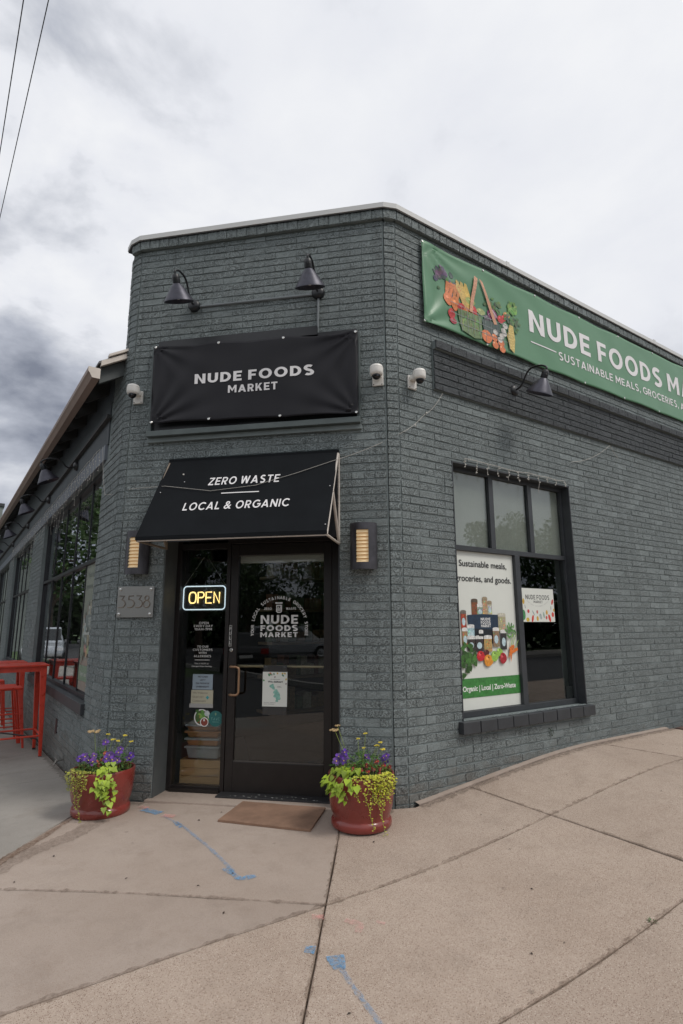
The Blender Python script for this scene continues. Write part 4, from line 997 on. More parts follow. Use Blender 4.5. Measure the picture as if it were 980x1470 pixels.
    for (a, zz, rw, rh, cc) in ((0.35, 0.325, 0.07, 0.032, (0.5, 0.02, 0.03)), (0.44, 0.345, 0.045, 0.02, (0.10, 0.02, 0.02)), (0.47, 0.295, 0.075, 0.037, (0.66, 0.26, 0.03)), (0.66, 0.345, 0.05, 0.025, (0.28, 0.48, 0.08)), (0.575, 0.32, 0.06, 0.034, (0.27, 0.46, 0.08)), (0.715, 0.305, 0.058, 0.036, (0.36, 0.02, 0.03))):
        p.ell(X(a), Zz(zz), W_*rw, Hh*rh, cc, 20, 0, 3, 0.05); p.ell(X(a-0.02), Zz(zz+0.012), W_*rw*0.35, Hh*rh*0.3, tuple(min(1, q*1.5+0.06) for q in cc), 10); p.ell(X(a), Zz(zz+rh*0.55), W_*rw*0.22, Hh*rh*0.16, tuple(q*0.35 for q in cc), 8)
    for k in range(26):
        a, zz = 0.88+rj.gauss(0, 0.05), 0.475+rj.gauss(0, 0.022); g_ = rj.uniform(0.5, 1.4); p.ell(X(a), Zz(zz), W_*0.026, W_*0.012, (0.10*g_, 0.24*g_, 0.07*g_), 7, rj.random()*3)
    for a1, z1_, a2, z2_ in ((0.86, 0.38, 0.89, 0.46), (0.88, 0.38, 0.95, 0.46), (0.92, 0.36, 0.99, 0.42)): p.poly([(X(a1), Zz(z1_)), (X(a1+0.012), Zz(z1_)), (X(a2+0.012), Zz(z2_)), (X(a2), Zz(z2_))], (0.30, 0.42, 0.12))
    for a1, z1_, a2, z2_ in ((0.80, 0.30, 0.89, 0.385), (0.845, 0.275, 0.86, 0.375), (0.82, 0.32, 0.95, 0.365)):
        p.poly([(X(a1), Zz(z1_)), (X(a2+0.03), Zz(z2_-0.012)), (X(a2+0.025), Zz(z2_+0.006)), (X(a2-0.03), Zz(z2_))], (0.66, 0.17, 0.03))
    if dim < 1: p.b.c = [tuple(.25*.6+q*.35 if k != 1 else .17+q*.35 for k, q in enumerate(c)) for c in p.b.c]
    p.make('print', t); return t
big_poster(FR, 0.642, 1.499, 0.655, 2.036, -0.122, 'tall white poster of jars and vegetables filling the lower left pane')
# small poster hung inside the right lower pane
t = thing('poster', 'small white shop poster with vegetable drawings in the dark right pane', 'poster', tuple(FR.P(1.8, -.11, 1.4)))
b = MB(); b.box(FR, 1.572, 2.086, -0.1115, -0.107, 1.403, 1.728); b.make('sheet', M_PAPER, t)
p = Print(flat(FR, -0.1082)); p.text('NUDE FOODS', 1.645, 2.015, 1.620, 1.665, (0.03, 0.03, 0.035), 0.02, 1.05); p.text('MARKET', 1.765, 1.905, 1.585, 1.610, (0.03, 0.03, 0.035), 0.02, 1.1)
p.arc_text('YOUR LOCAL SUSTAINABLE GROCERY', 1.83, 1.84, -0.29, R(55), R(125), 0.010, (0.3, 0.3, 0.3))
rj = random.Random(12)
for u, z, a, b_, cc, ro in ((1.61, 1.60, .015, .028, (.55, .35, .05), 0), (2.06, 1.60, .014, .03, (.55, .05, .04), -.4), (1.60, 1.47, .03, .05, (.06, .24, .09), 0), (1.675, 1.505, .017, .018, (.5, .04, .05), 0), (1.66, 1.425, .024, .02, (.6, .40, .04), 0),
    (1.735, 1.435, .015, .036, (.55, .06, .04), -.3), (1.81, 1.50, .012, .018, (.5, .12, .1), 0), (1.81, 1.435, .016, .024, (.6, .35, .05), 0), (1.86, 1.455, .018, .03, (.35, .40, .40), .3), (1.96, 1.495, .015, .024, (.6, .33, .05), 0),
    (1.95, 1.445, .014, .018, (.5, .1, .08), 0), (2.0, 1.44, .018, .04, (.6, .06, .04), .35), (2.055, 1.475, .02, .024, (.6, .08, .06), 0), (1.91, 1.47, .012, .03, (.30, .42, .36), .2), (1.75, 1.49, .006, .03, (.3, .35, .36), .6), (2.03, 1.54, .008, .02, (.4, .45, .42), 0), (1.63, 1.55, .006, .02, (.35, .38, .4), .3), (2.075, 1.52, .012, .016, (.6, .4, .1), 0)):
    p.ell(u, z, a, b_, cc, 14, ro)
p.make('print', t)
# small device card at the right bottom
t = MB(); t.box(FR, 2.20, 2.30, -0.135, -0.120, 0.655, 0.77, mat('smoky_plastic', (0.05, 0.055, 0.06), 0.2)); tag(t.make('card_holder', None), 'small smoky plastic holder in the lower right corner of the window', 'card holder')

# ------------------------------------------------------------------ entrance: frame, sidelight, door   (u = -s, recessed .238)
D = -0.2383; DG = D-0.018
ent = MB()
ent.box(FF, -1.9615, -1.914, D-0.075, D+0.008, 0.023, 2.355)      # left jamb
ent.box(FF, -1.478, -1.444, D-0.075, D+0.008, 0.023, 2.355)       # post between sidelight and door
ent.box(FF, -0.523, -0.4145, D-0.075, D+0.008, 0.023, 2.355)      # right jamb
ent.box(FF, -1.914, -1.478, D-0.075, D+0.006, 2.053, 2.11); ent.box(FF, -1.444, -0.523, D-0.075, D+0.006, 2.095, 2.15)
ent.box(FF, -1.914, -0.523, D-0.075, D+0.005, 2.30, 2.355)
ent.box(FF, -1.914, -1.478, D-0.075, D+0.006, 0.023, 0.068)
ento = ent.make('entrance_frame', M_BRONZE, bld, bevel=0.003)
b = MB(); b.box(FF, -1.914, -1.478, D+0.006, D+0.035, 0.023, 0.05); b.make('sidelight_sill', M_BRONZE, ento)
pane(FF, -1.914, -1.478, 0.068, 2.053, DG, ento); pane(FF, -1.914, -1.478, 2.11, 2.30, DG, ento); pane(FF, -1.444, -0.523, 2.15, 2.30, DG, ento)
# grey painted wood liner in the left reveal and the head above
b = MB(); b.box(FF, -1.963, -1.955, D+0.008, -0.012, 0.023, 2.36); b.make('reveal_board', mat('grey_reveal_paint', (0.075, 0.082, 0.083), 0.6, var=0.2, vscale=8), ento)
b = MB(); b.box(FF, -0.422, -0.4135, D+0.008, 0.006, 0.023, 2.36); b.box(FF, -1.955, -0.422, D+0.045, -0.005, 2.345, 2.365); b.make('reveal_board', M_TRIM, ento)
dr = MB(); rect_frame(dr, FF, -1.439, -0.527, 0.035, 2.09, 0.07, D-0.04, D+0.004, wt=0.10, wb=0.235)
dro = dr.make('door', M_BRONZE, bld, bevel=0.003)
pane(FF, -1.369, -0.597, 0.27, 1.99, DG, dro)
b = MB(); b.box(FF, -1.369, -0.597, D-0.014, D-0.006, 0.270, 0.279); b.box(FF, -1.369, -0.597, D-0.014, D-0.006, 1.982, 1.99); b.make('glazing_bead', mat('bead_metal', (0.12, 0.11, 0.10), 0.4, metal=0.5), dro)
b = MB(); b.box(FF, -1.369, -0.600, D-0.08, D-0.042, 1.925, 1.985); b.make('glass_top_bar', mat('pale_grey', (0.55, 0.54, 0.52), 0.5), dro)  # pale grey bar just inside the top of the door glass
b = MB(); b.tube([FF.P(-1.375, D-0.07, 1.033), FF.P(-0.61, D-0.07, 1.033)], 0.012, 10); b.make('push_bar', M_BAR, dro, smooth=True)
b = MB(); pts = []
for i in range(9):
    a = math.pi/2*i/8; pts.append(FF.P(-1.345+0.03*math.sin(a), D+0.062, 1.035-0.03*(1-math.cos(a))))
pts2 = [FF.P(-1.405, D+0.0, 1.035), FF.P(-1.40, D+0.045, 1.035), FF.P(-1.38, D+0.06, 1.035)]+pts; low_ = [FF.P(-1.345+0.03*math.cos(math.pi/2*i/8), D+0.062, 0.835-0.03*math.sin(math.pi/2*i/8)) for i in range(9)]
b.tube(pts2+low_+[FF.P(-1.38, D+0.06, 0.805), FF.P(-1.40, D+0.045, 0.805), FF.P(-1.405, D+0.0, 0.805)], 0.010, 10); b.make('handle', M_HANDLE, dro, smooth=True)
b = MB(); b.lathe(FF.P(-1.413, D+0.004, 1.172), FF.N, [(0.016, 0), (0.016, 0.006), (0.012, 0.009)], 16, capt=True); b.make('lock_cylinder', M_SCREW, dro)
p = Print(flat(FF, D+0.0042)); G_ = (0.45, 0.45, 0.43)
p.rect(-1.439+0.0, -1.411, 1.2, 1.384, (0.03, 0.03, 0.03))
for a, c, e, f2 in ((-1.437, -1.4345, 1.203, 1.381), (-1.4155, -1.413, 1.203, 1.381), (-1.437, -1.413, 1.203, 1.206), (-1.437, -1.413, 1.378, 1.381)): p.rect(a, c, e, f2, G_)
for i, ch in enumerate('PULL'):
    V, Fc, a, b_, c0, d0 = text_mesh(ch, 0.02)
    p.text(ch, -1.433, -1.417, 1.340-i*0.040, 1.366-i*0.040, G_, 0.02)
p.make('pull_sticker', dro)
b = MB(); b.box(FF, -1.46, -0.46, D-0.05, D+0.13, 0.02, 0.036); tr_ = b.make('threshold', M_RUBBER, bld, bevel=0.003)
b = MB(); rj = random.Random(3)
for k in range(26):
    u = rj.uniform(-1.35, -0.6); o = D+rj.uniform(0.04, 0.12); s_ = rj.uniform(.003, .012); b.add([FF.P(u, o, 0.0375), FF.P(u+s_*1.6, o+s_*.3, 0.0375), FF.P(u+s_, o+s_, 0.0375), FF.P(u-s_*.3, o+s_*.6, 0.0375)], [(0, 1, 2, 3)])
b.make('paint_flecks', M_LETDIM, tr_, recalc=False)

# door glass lettering
WV = (0.62, 0.62, 0.60)
p = Print(flat(FF, DG+0.0035))
p.text('NUDE', -1.160, -0.826, 1.392, 1.466, WV, 0.035, 1.0); p.text('FOODS', -1.160, -0.826, 1.332, 1.380, WV, 0.045, 1.0); p.text('MARKET', -1.160, -0.826, 1.280, 1.321, WV, 0.04, 1.05)
p.text('ZERO', -1.130, -1.062, 1.511, 1.530, WV, 0.02, 1.1); p.text('WASTE', -0.932, -0.845, 1.511, 1.530, WV, 0.02, 1.1)
p.rect(-1.030, -0.966, 1.563, 1.575, WV); p.poly([(-1.022, 1.553), (-0.970, 1.553), (-0.970, 1.495), (-0.982, 1.485), (-1.010, 1.485), (-1.022, 1.495)], WV)
p.poly([(-1.013, 1.545), (-0.979, 1.545), (-0.979, 1.499), (-0.986, 1.493), (-1.006, 1.493), (-1.013, 1.499)], (0.02, 0.02, 0.02))
for k, hh in enumerate((0.030, 0.038, 0.026, 0.040)): p.rect(-1.010+k*0.0076, -1.005+k*0.0076, 1.500, 1.500+hh, WV)
def arch(p):
    # straight-sided arch: letters climb the left side, round the top, descend the right
    tx = 'YOUR LOCAL SUSTAINABLE GROCERY STORE'; n = len(tx); cu, cz, rr = -0.992, 1.375, 0.227; side = 1.375-1.288; tot = side*2+math.pi*rr
    for i, ch in enumerate(tx):
        if ch == ' ': continue
        d = tot*(i+0.5)/n
        if d < side: px_, pz_, ro = cu-rr, 1.288+d, math.pi/2
        elif d < side+math.pi*rr:
            th = math.pi-(d-side)/rr; px_, pz_, ro = cu+rr*math.cos(th), cz+rr*math.sin(th), th-math.pi/2
        else: px_, pz_, ro = cu+rr, cz-(d-side-math.pi*rr), -math.pi/2
        V, Fc, a, b_, c0, d0 = text_mesh(ch, 0.02); k = 0.027/0.73; P = []
        for x, y in V:
            x = (x-(a+b_)/2)*k; y = y*k; P.append((px_+x*math.cos(ro)-y*math.sin(ro), pz_+x*math.sin(ro)+y*math.cos(ro)))
        p.b.add([p.surf(x, y, p.l) for x, y in P], Fc, None, WV)
arch(p)
p.make('glass_lettering', dro)
# sidelight lettering
p = Print(flat(FF, DG+0.0035)); W2 = (0.55, 0.55, 0.53)
for tx, a, c, z, h_ in (('OPEN', -1.730, -1.638, 1.392, 0.020), ('EVERY DAY', -1.776, -1.599, 1.366, 0.020), ('10AM-7PM', -1.768, -1.606, 1.338, 0.020),
    ('TO OUR', -1.737, -1.632, 1.190, 0.018), ('CUSTOMERS', -1.776, -1.592, 1.163, 0.018), ('WITH', -1.722, -1.648, 1.137, 0.018), ('ALLERGIES', -1.764, -1.604, 1.109, 0.018)):
    p.text(tx, a, c, z, z+h_, W2, 0.02)
p.rect(-1.753, -1.614, 1.083, 1.088, W2); p.text('This is NOT an', -1.756, -1.622, 1.049, 1.061, W2, 0.005); p.text('allergen-free facility', -1.782, -1.592, 1.027, 1.039, W2, 0.005)
p.make('glass_lettering', ento)
# notices stuck to the sidelight
def card(name, label, cat, u0, u1, z0, z1, c, lines, o=DG+0.005, rr=None, th=0.002):
    t = thing(name, label, cat, tuple(FF.P((u0+u1)/2, o, z0))); b = MB()
    b.box(FF, u0, u1, o-0.0005, o+th, z0, z1); b.make('sheet', mat(name+'_'+label[:8].replace(' ', '_'), c, 0.5), t)
    p = Print(flat(FF, o+th-0.001)); rr and rr(p)
    for tx, a, c_, z, h_, cc, bo in lines: p.text(tx, a, c_, z, z+h_, cc, bo)
    p.make('print', t); return t
card('notice', 'grey blue no cash notice on the sidelight glass, above the cream one', 'notice', -1.763, -1.578, 0.838, 0.966, (0.25, 0.31, 0.36), [(tx, a, c_, z, 0.014, (0.03, 0.03, 0.04), 0.03) for tx, a, c_, z in (('NO CASH', -1.715, -1.625, 0.938), ('LEFT', -1.695, -1.645, 0.911), ('ON PREMISE', -1.733, -1.608, 0.883), ('OVERNIGHT', -1.730, -1.610, 0.855))])
card('notice', 'cream welcome notice in a clear holder on the sidelight glass', 'notice', -1.771, -1.570, 0.722, 0.834, (0.42, 0.40, 0.30), [(tx, a, c_, z, 0.017, (0.22, 0.21, 0.17), 0.02) for tx, a, c_, z in (('We Welcome', -1.757, -1.62, 0.803), ('SNAP EBT', -1.757, -1.655, 0.768), ('Customers', -1.757, -1.635, 0.737))], rr=lambda p: p.ell(-1.62, 0.773, 0.014, 0.014, (0.05, 0.30, 0.33), 10, 0, 4, 0.3))
b = MB(); b.box(FF, -1.780, -1.566, DG+0.008, DG+0.014, 0.690, 0.722); tag(b.make('notice_holder', mat('clear_plastic_edge', (0.33, 0.33, 0.32), 0.3)), 'clear plastic holder strip under the cream notice', 'holder')
def disc(label, u, z, r_, c, extra):
    t = thing('sticker', label, 'sticker', tuple(FF.P(u, D, z-r_))); b = MB(); b.lathe(FF.P(u, DG+0.004, z), FF.N, [(r_, 0), (r_, 0.001)], 28, capt=True); b.make('disc', mat('sticker_'+label[:6].strip().replace(' ', '_'), c, 0.5), t)
    p = Print(flat(FF, DG+0.0045)); extra(p); p.make('print', t)
def ex1(p):
    rj = random.Random(2); p.ell(-1.668, 0.610, 0.058, 0.058, (0.06, 0.10, 0.03), 24)
    for k in range(22): p.ell(-1.668+rj.gauss(0, .024), 0.61+rj.gauss(0, .024), .016, .012, rj.choice([(.10, .25, .05), (.2, .38, .08), (.3, .05, .03), (.05, .12, .03)]), 8, rj.random()*3)
    p.ell(-1.618, 0.643, 0.024, 0.024, (.45, .5, .5), 16); p.ell(-1.640, 0.573, 0.038, 0.038, (.7, .7, .68), 20); p.ell(-1.640, 0.573, 0.031, 0.031, (.22, .05, .035), 20); p.ell(-1.643, 0.588, .008, .010, (.7, .7, .68), 8)
disc('round white food sticker with salad picture beside the teal one', -1.668, 0.610, 0.068, (0.66, 0.66, 0.64), ex1)
disc('teal round sticker at the right edge of the sidelight glass', -1.540, 0.603, 0.064, (0.02, 0.13, 0.125), lambda p: (p.text('FAVE', -1.578, -1.502, 0.588, 0.612, (0.12, 0.30, 0.28), 0.0), p.rect(-1.57, -1.51, 0.574, 0.578, (0.12, 0.30, 0.28)), p.ell(-1.54, 0.64, 0.007, 0.012, (0.20, 0.32, 0.2), 8)))
# poster on the door, in a clear holder
t = thing('poster', 'small white delivery poster on the door glass below the push bar', 'poster', tuple(FF.P(-1.02, D, .71)))
b = MB(); b.box(FF, -1.128, -0.912, DG+0.006, DG+0.0085, 0.712, 0.992); b.make('sheet', M_PAPER, t)
b = MB()
for u in (-1.10, -0.94):
    for z in (0.68, 1.02): b.lathe(FF.P(u, DG+0.004, z), FF.N, [(0.024, 0), (0.022, 0.004), (0.008, 0.006)], 14, capt=True)
b.make('suction_cup', mat('smoky_clear', (0.045, 0.045, 0.045), 0.15), t)
b = MB(); b.box(FF, -1.125, -0.915, DG+0.0035, DG+0.0055, 0.645, 0.712); b.make('clear_holder', mat('smoky_clear', (0, 0, 0)), t); b = MB(); b.box(FF, -1.125, -0.915, DG+0.0035, DG+0.0055, 0.992, 1.045); b.make('clear_holder', mat('smoky_clear'  , (0, 0, 0)), t)
p = Print(flat(FF, DG+0.0078)); rj = random.Random(8)
for k in range(16):
    u = -1.12+rj.random()*0.2; z = 0.985-rj.random()*0.035 if rj.random() < .7 else 0.985-rj.random()*.09
    if z < .95: u = rj.choice((-1.118, -0.922))
    p.ell(u, z-.003, 0.007, 0.009, rj.choice([(.1, .3, .12), (.5, .35, .08), (.5, .15, .1), (.12, .25, .18), (.35, .3, .3)]), 8, rj.random()*3)
[p.rect(a, a+w_, .930, .934, (.32, .32, .32)) for a, w_ in ((-1.060, .018), (-1.038, .026), (-1.008, .032))]; p.text('We deliver!', -1.082, -0.952, 0.905, 0.920, (.04, .04, .045), .03)
for u, z, a, c_ in ((-1.045, .876, .02, .018), (-1.03, .86, .012, .014), (-1.01, .83, .022, .02), (-1.0, .805, .03, .022), (-.99, .785, .02, .022), (-1.0, .76, .012, .012)): p.ell(u, z, a, c_, (.22, .45, .38), 11, u*9, 3, .2)
[p.rect(a, a+w_, z, z+.003, (.34, .34, .34)) for a, w_, z in ((-1.0, .03, .874), (-1.0, .04, .866), (-1.115, .05, .742), (-1.06, .05, .742), (-1.115, .035, .730), (-1.075, .055, .730))]
p.make('print', t)
# neon sign, hung inside the sidelight
t = thing('neon_open_sign', 'lit neon sign with yellow letters in a white rounded border', 'neon sign', tuple(FF.P(-1.69, -0.30, 1.53)))
def rrect(u0, u1, z0, z1, r_, o):
    P = []
    for cx, cz, a0 in ((u1-r_, z1-r_, 0), (u0+r_, z1-r_, 90), (u0+r_, z0+r_, 180), (u1-r_, z0+r_, 270)):
        for k in range(6): a = R(a0+90*k/5); P.append(FF.P(cx+r_*math.cos(a), o, cz+r_*math.sin(a)))
    P.append(P[0]); P.append(P[1]); return P
b = MB(); b.tube(rrect(-1.905, -1.507, 1.520, 1.727, 0.03, -0.285), 0.005, 8, cap=False); b.make('border_tube', M_NEONW, t, smooth=True)
b = MB(); b.box(FF, -1.92, -1.49, -0.305, -0.297, 1.505, 1.742); b.make('backing', M_BLACK, t)
def neon_letters():
    b = MB(); z0, z1 = 1.577, 1.674; o = -0.283; h_ = z1-z0; r_ = 0.0058
    def T(pts): b.tube([FF.P(u, o, z) for u, z in pts], r_, 8)
    w_ = 0.064; us = [-1.848, -1.764, -1.688, -1.612]
    u = us[0]; cx, cz = u+w_/2, (z0+z1)/2; pts = []
    for i in range(25): a = 2*math.pi*i/24; ca, sa = math.cos(a), math.sin(a); pts.append((cx+w_/2*abs(ca)**.7*math.copysign(1, ca), cz+h_/2*abs(sa)**.7*math.copysign(1, sa)))
    T(pts)
    u = us[1]; pts = [(u, z0), (u, z1), (u+.034, z1)]; pts += [(u+.034+.022*math.sin(R(a)), z1-.024+.024*math.cos(R(a))) for a in range(20, 181, 20)]; pts += [(u+.012, z1-.048)]; T(pts)
    u = us[2]; T([(u+.054, z1), (u, z1), (u, z0), (u+.054, z0)]); T([(u+.006, (z0+z1)/2), (u+.046, (z0+z1)/2)])
    u = us[3]; T([(u, z0), (u, z1), (u+.052, z0), (u+.052, z1)])
    b.make('letter_tube', M_NEONY, t, smooth=True)
neon_letters()
b = MB(); b.tube([FF.P(-1.90, -0.29, 1.735), FF.P(-1.72, -0.275, 1.985)], .0012, 4); b.tube([FF.P(-1.51, -0.29, 1.735), FF.P(-1.68, -0.275, 1.985)], .0012, 4); b.make('hanging_cord', M_WIRE, t)
# things stacked inside the sidelight
t = thing('wooden_crate', 'plain plywood crate on the floor inside the sidelight', 'crate', tuple(FF.P(-1.68, -0.4, 0.03)))
b = MB()
for k in range(3): b.box(FF, -1.885, -1.545, -0.385, -0.37, 0.045+k*0.066, 0.108+k*0.066)
b.box(FF, -1.885, -1.545, -0.70, -0.685, 0.045, 0.24); b.box(FF, -1.90, -1.886, -0.70, -0.37, 0.045, 0.24); b.box(FF, -1.544, -1.53, -0.70, -0.37, 0.045, 0.24); b.make('crate_boards', mat('raw_pine', (0.50, 0.30, 0.14), 0.6, var=0.15, vscale=4, vstretch=(1, 1, 8)), t)
def bin_(z0, z1, u0, u1, mt, label, nm='storage_bin', rimm=None):
    t = thing(nm, label, 'bin', tuple(FF.P((u0+u1)/2, -.5, z0)), 'bins stacked inside the sidelight'); b = MB(); k = 0.02
    vs = [FF.P(a, o, z) for z, i in ((z0, k), (z1, 0)) for a, o in ((u0+i, -0.38-i), (u1-i, -0.38-i), (u1-i, -0.64+i), (u0+i, -0.64+i))]
    b.add(vs, [(0, 1, 2, 3), (0, 4, 5, 1), (1, 5, 6, 2), (2, 6, 7, 3), (3, 7, 4, 0), (4, 5, 6, 7)]); b.make('body', mt, t, bevel=0.012)
    b = MB(); b.box(FF, u0-.008, u1+.008, -0.65, -0.372, z1-0.012, z1+0.004); b.make('rim', rimm or mt, t, bevel=0.004)
mb_ = mat('amber_bin_plastic', (0.42, 0.20, 0.09), 0.35, var=0.1); mb2 = mat('grey_bin_plastic', (0.33, 0.35, 0.38), 0.4, var=0.1)
bin_(0.245, 0.345, -1.865, -1.555, mb2, 'grey plastic bin standing on the plywood crate', rimm=mb2)
bin_(0.350, 0.412, -1.868, -1.56, mb_, 'lowest amber bin, just above the grey one', rimm=mb2)
bin_(0.417, 0.470, -1.868, -1.56, mb_, 'middle amber bin of the stack in the sidelight')
bin_(0.475, 0.525, -1.868, -1.56, mb_, 'topmost amber bin of the stack in the sidelight', rimm=mb2)
b = MB(); b.add([FF.P(-1.86, -.38, .53), FF.P(-1.6, -.38, .53), FF.P(-1.6, -.62, .53), FF.P(-1.86, -.62, .53), FF.P(-1.74, -.5, .62)], [(0, 1, 4), (1, 2, 4), (2, 3, 4), (3, 0, 4), (3, 2, 1, 0)]); tag(b.make('folded_bag', mat('grey_bag', (0.28, 0.27, 0.25), 0.6)), 'grey folded bag lying on top of the stacked bins', 'bag')

# ------------------------------------------------------------------ awning
aw = thing('awning', 'black canvas awning sloping out over the shop door', 'awning', tuple(FF.P(-1.18, 0, 2.06)))
A0 = (0.03, 2.815); A1 = (0.50, 2.066); UL, UR_ = -1.953, -0.412
Lh = math.dist(A0, A1); dn = ((A1[0]-A0[0])/Lh, (A1[1]-A0[1])/Lh); an = (-dn[1], dn[0])
def asurf(u, t_, l):  # t_ distance down the slope
    sag = -0.006*math.sin(math.pi*min(max(t_/Lh, 0), 1))*math.sin(math.pi*(u-UL)/(UR_-UL))+0.0015*math.sin(u*9)*math.sin(t_*5)
    o = A0[0]+dn[0]*t_+an[0]*(l+sag); z = A0[1]+dn[1]*t_+an[1]*(l+sag); return FF.P(u, o, z)
b = MB(); nx, nv = 16, 10
vs = [asurf(UL+(UR_-UL)*i/nx, Lh*j/nv, l) for l in (0, -0.004) for j in range(nv+1) for i in range(nx+1)]; nn = (nx+1)*(nv+1)
fs = [(j*(nx+1)+i, j*(nx+1)+i+1, (j+1)*(nx+1)+i+1, (j+1)*(nx+1)+i) for j in range(nv) for i in range(nx)]
fs += [tuple(q+nn for q in f[::-1]) for f in fs]; fs += [(nv*(nx+1)+i, nv*(nx+1)+i+1, nn+nv*(nx+1)+i+1, nn+nv*(nx+1)+i) for i in range(nx)]
b.add(vs, fs); b.make('canopy', M_CANVAS, aw, smooth=True, recalc=False)
b = MB(); b.box(FF, UL, UR_, 0.0, 0.034, 2.805, 2.832); b.make('head_rail', M_CANVAS, aw)
b = MB(); b.box(FF, UL, UR_, A1[0]-.012, A1[0]+0.003, A1[1]-0.028, A1[1]-.002); b.make('canvas_hem', M_CANVAS, aw)
b = MB()
b.tube([FF.P(UL+.012, A1[0]-.012, A1[1]-.034), FF.P(UR_-.004, A1[0]-.012, A1[1]-.034)], .0065, 8); b.make('front_bar', M_CREAMBAR, aw)
for u, mt_ in ((UR_-.004, M_CREAMBAR), (UL+.012, M_BROWNBAR)):
    b = MB(); b.tube([FF.P(u, A1[0]-.012, A1[1]-.032), FF.P(u, 0.01, A1[1]-.032)], .010, 8); b.tube([FF.P(u, 0.012, A1[1]-.03), FF.P(u, .012, 2.80)], .010, 8)
    b.tube([FF.P(u, A1[0]-.012, A1[1]-.03), FF.P(u, A0[0]+.01, A0[1]-.02)], .009, 8); b.tube([FF.P(u, 0.012, A1[1]-.03), FF.P(u, .27, 2.42)], .012, 8); b.make('side_frame', mt_, aw)
b = MB(); b.box(FF, UL+.02, UR_-.02, .014, .022, 2.09, 2.78); b.make('back_panel', M_BLACK, aw)
p = Print(asurf)
class P2(Print): pass
pt = Print(lambda u, z, l: asurf(u, -z, l+.003))
pt.text('ZERO WASTE', -1.497, -0.880, -0.334, -0.244, WHT, 0.018, 1.15, split=.1, tilt=0)
pt.rect(-1.352, -1.027, -0.442, -0.432, WHT, 4, 1); pt.text('LOCAL & ORGANIC', -1.640, -0.748, -0.620, -0.534, WHT, 0.018, 1.15, split=.1)
pt.make('lettering', aw, M_LET)
b = MB()
for u, t_ in ((-1.90, .40), (-1.72, .28), (-.44, .42), (-.43, .83)): b.ball(asurf(u, t_, .004), .006)
b.make('grommet', M_SCREW, aw)
b = MB(); b.box(FF, -0.66, -0.58, D+.045, D+.06, 2.165, 2.20); b.make('number_tag', mat('pale_grey', (0, 0, 0)), ento)

# ------------------------------------------------------------------ black banner over the door with its painted frame
fr_ = MB()
fu0, fu1, fz0, fz1 = -2.177, -0.222, 3.05, 4.0
sb = thing('sign_frame', 'grey painted wooden sign box on the wall above the awning', 'sign frame', tuple(FF.P(-1.2, 0, 3.05)))
for nm, a in (('bottom_rail', (fu0, fu1, 0.0, .075, fz0, fz0+.05)), ('side_rail', (fu1-.03, fu1, 0, .045, fz0+.05, 3.90)), ('side_rail', (fu0, fu0+.03, 0, .045, fz0+.05, 3.93)), ):
    b = MB(); b.box(FF, *a); b.make(nm, mat('grey_frame_paint', (0.085, 0.105, 0.105), .6, var=.15, vscale=8), sb, bevel=.003)
b = MB(); b.box(FF, fu0-.01, fu1+.004, 0.0, .03, fz0-.045, fz0-.001); b.make('bottom_rail', M_MORTAR, sb, bevel=.003)
b = MB(); b.box(FF, fu0+.06, -.60, .0, .05, 3.90, 3.985); b.box(FF, -.598, fu1-.03, 0, .035, 3.87, 3.925); b.box(FF, fu0+.03, fu1-.03, 0, .012, fz0+.05, 3.90); b.make('box_top', M_BLACK, sb)
bn = thing('banner', 'black vinyl shop banner in the frame above the awning', 'banner', tuple(FF.P(-1.18, .05, 3.12)))
bu0, bu1 = -2.142, -0.232
def bsurf(u, v, l):   # u across, v 0..1 up
    zt = 3.925-0.045*((u-bu0)/(bu1-bu0)); zb_ = 3.165-0.045*((u-bu0)/(bu1-bu0))
    s_ = (u-bu0)/(bu1-bu0)
    sag = 0.022*math.sin(math.pi*((s_*3) % 1))*(1 if v > .5 else -.7)*abs(2*v-1)**3
    z = zb_+(zt-zb_)*v-sag*1.0 if v > .5 else zb_+(zt-zb_)*v-sag*.6
    o = .082
    for cu, cv, k, ph in ((0, 0, 15, 0.4), (1, 0, 13, 1.9), (0, 1, 12, 2.7), (1, 1, 14, .8)):
        du, dv_ = (s_-cu)*1.9, (v-cv)*.78; rr = math.hypot(du, dv_); th = math.atan2(abs(dv_), abs(du)+1e-6)
        o += 0.011*math.sin(th*k+ph)*math.exp(-rr/.38)*min(1, rr/.08)
    o += .004*math.sin(u*7+v*3)+.003*math.sin(u*23+1)*abs(2*v-1)**2
    e = min(s_, 1-s_)*1.9
    return FF.P(u, o+l, z)
def sheet(surf, u0, u1, nx, ny, name, mt, parent):
    b = MB(); vs = [surf(u0+(u1-u0)*i/nx, j/ny, 0) for j in range(ny+1) for i in range(nx+1)]
    b.add(vs, [(j*(nx+1)+i, j*(nx+1)+i+1, (j+1)*(nx+1)+i+1, (j+1)*(nx+1)+i) for j in range(ny) for i in range(nx)]); o = b.make(name, mt, parent, smooth=True, recalc=False)
    for pl in o.data.polygons: pass
    s_ = o.modifiers.new('thick', 'SOLIDIFY'); s_.thickness = .0015; s_.offset = -1; return o
sheet(bsurf, bu0, bu1, 90, 40, 'sheet', M_VINYL, bn)
b = MB()
for s_, v in ((0.008, .985), (.33, .985), (.65, .985), (.99, .985), (.008, .02), (.30, .02), (.64, .02), (.99, .02)): b.lathe(bsurf(bu0+(bu1-bu0)*s_, v, .001), FF.N, [(.013, 0), (.010, .004), (.004, .003)], 12, capt=True)
b.make('grommet', M_SCREW, bn)
def bz(u, z, l):
    s_ = (u-bu0)/(bu1-bu0); zt = 3.925-.045*s_; zb_ = 3.165-.045*s_; return bsurf(u, (z-zb_)/(zt-zb_), l+.0035)
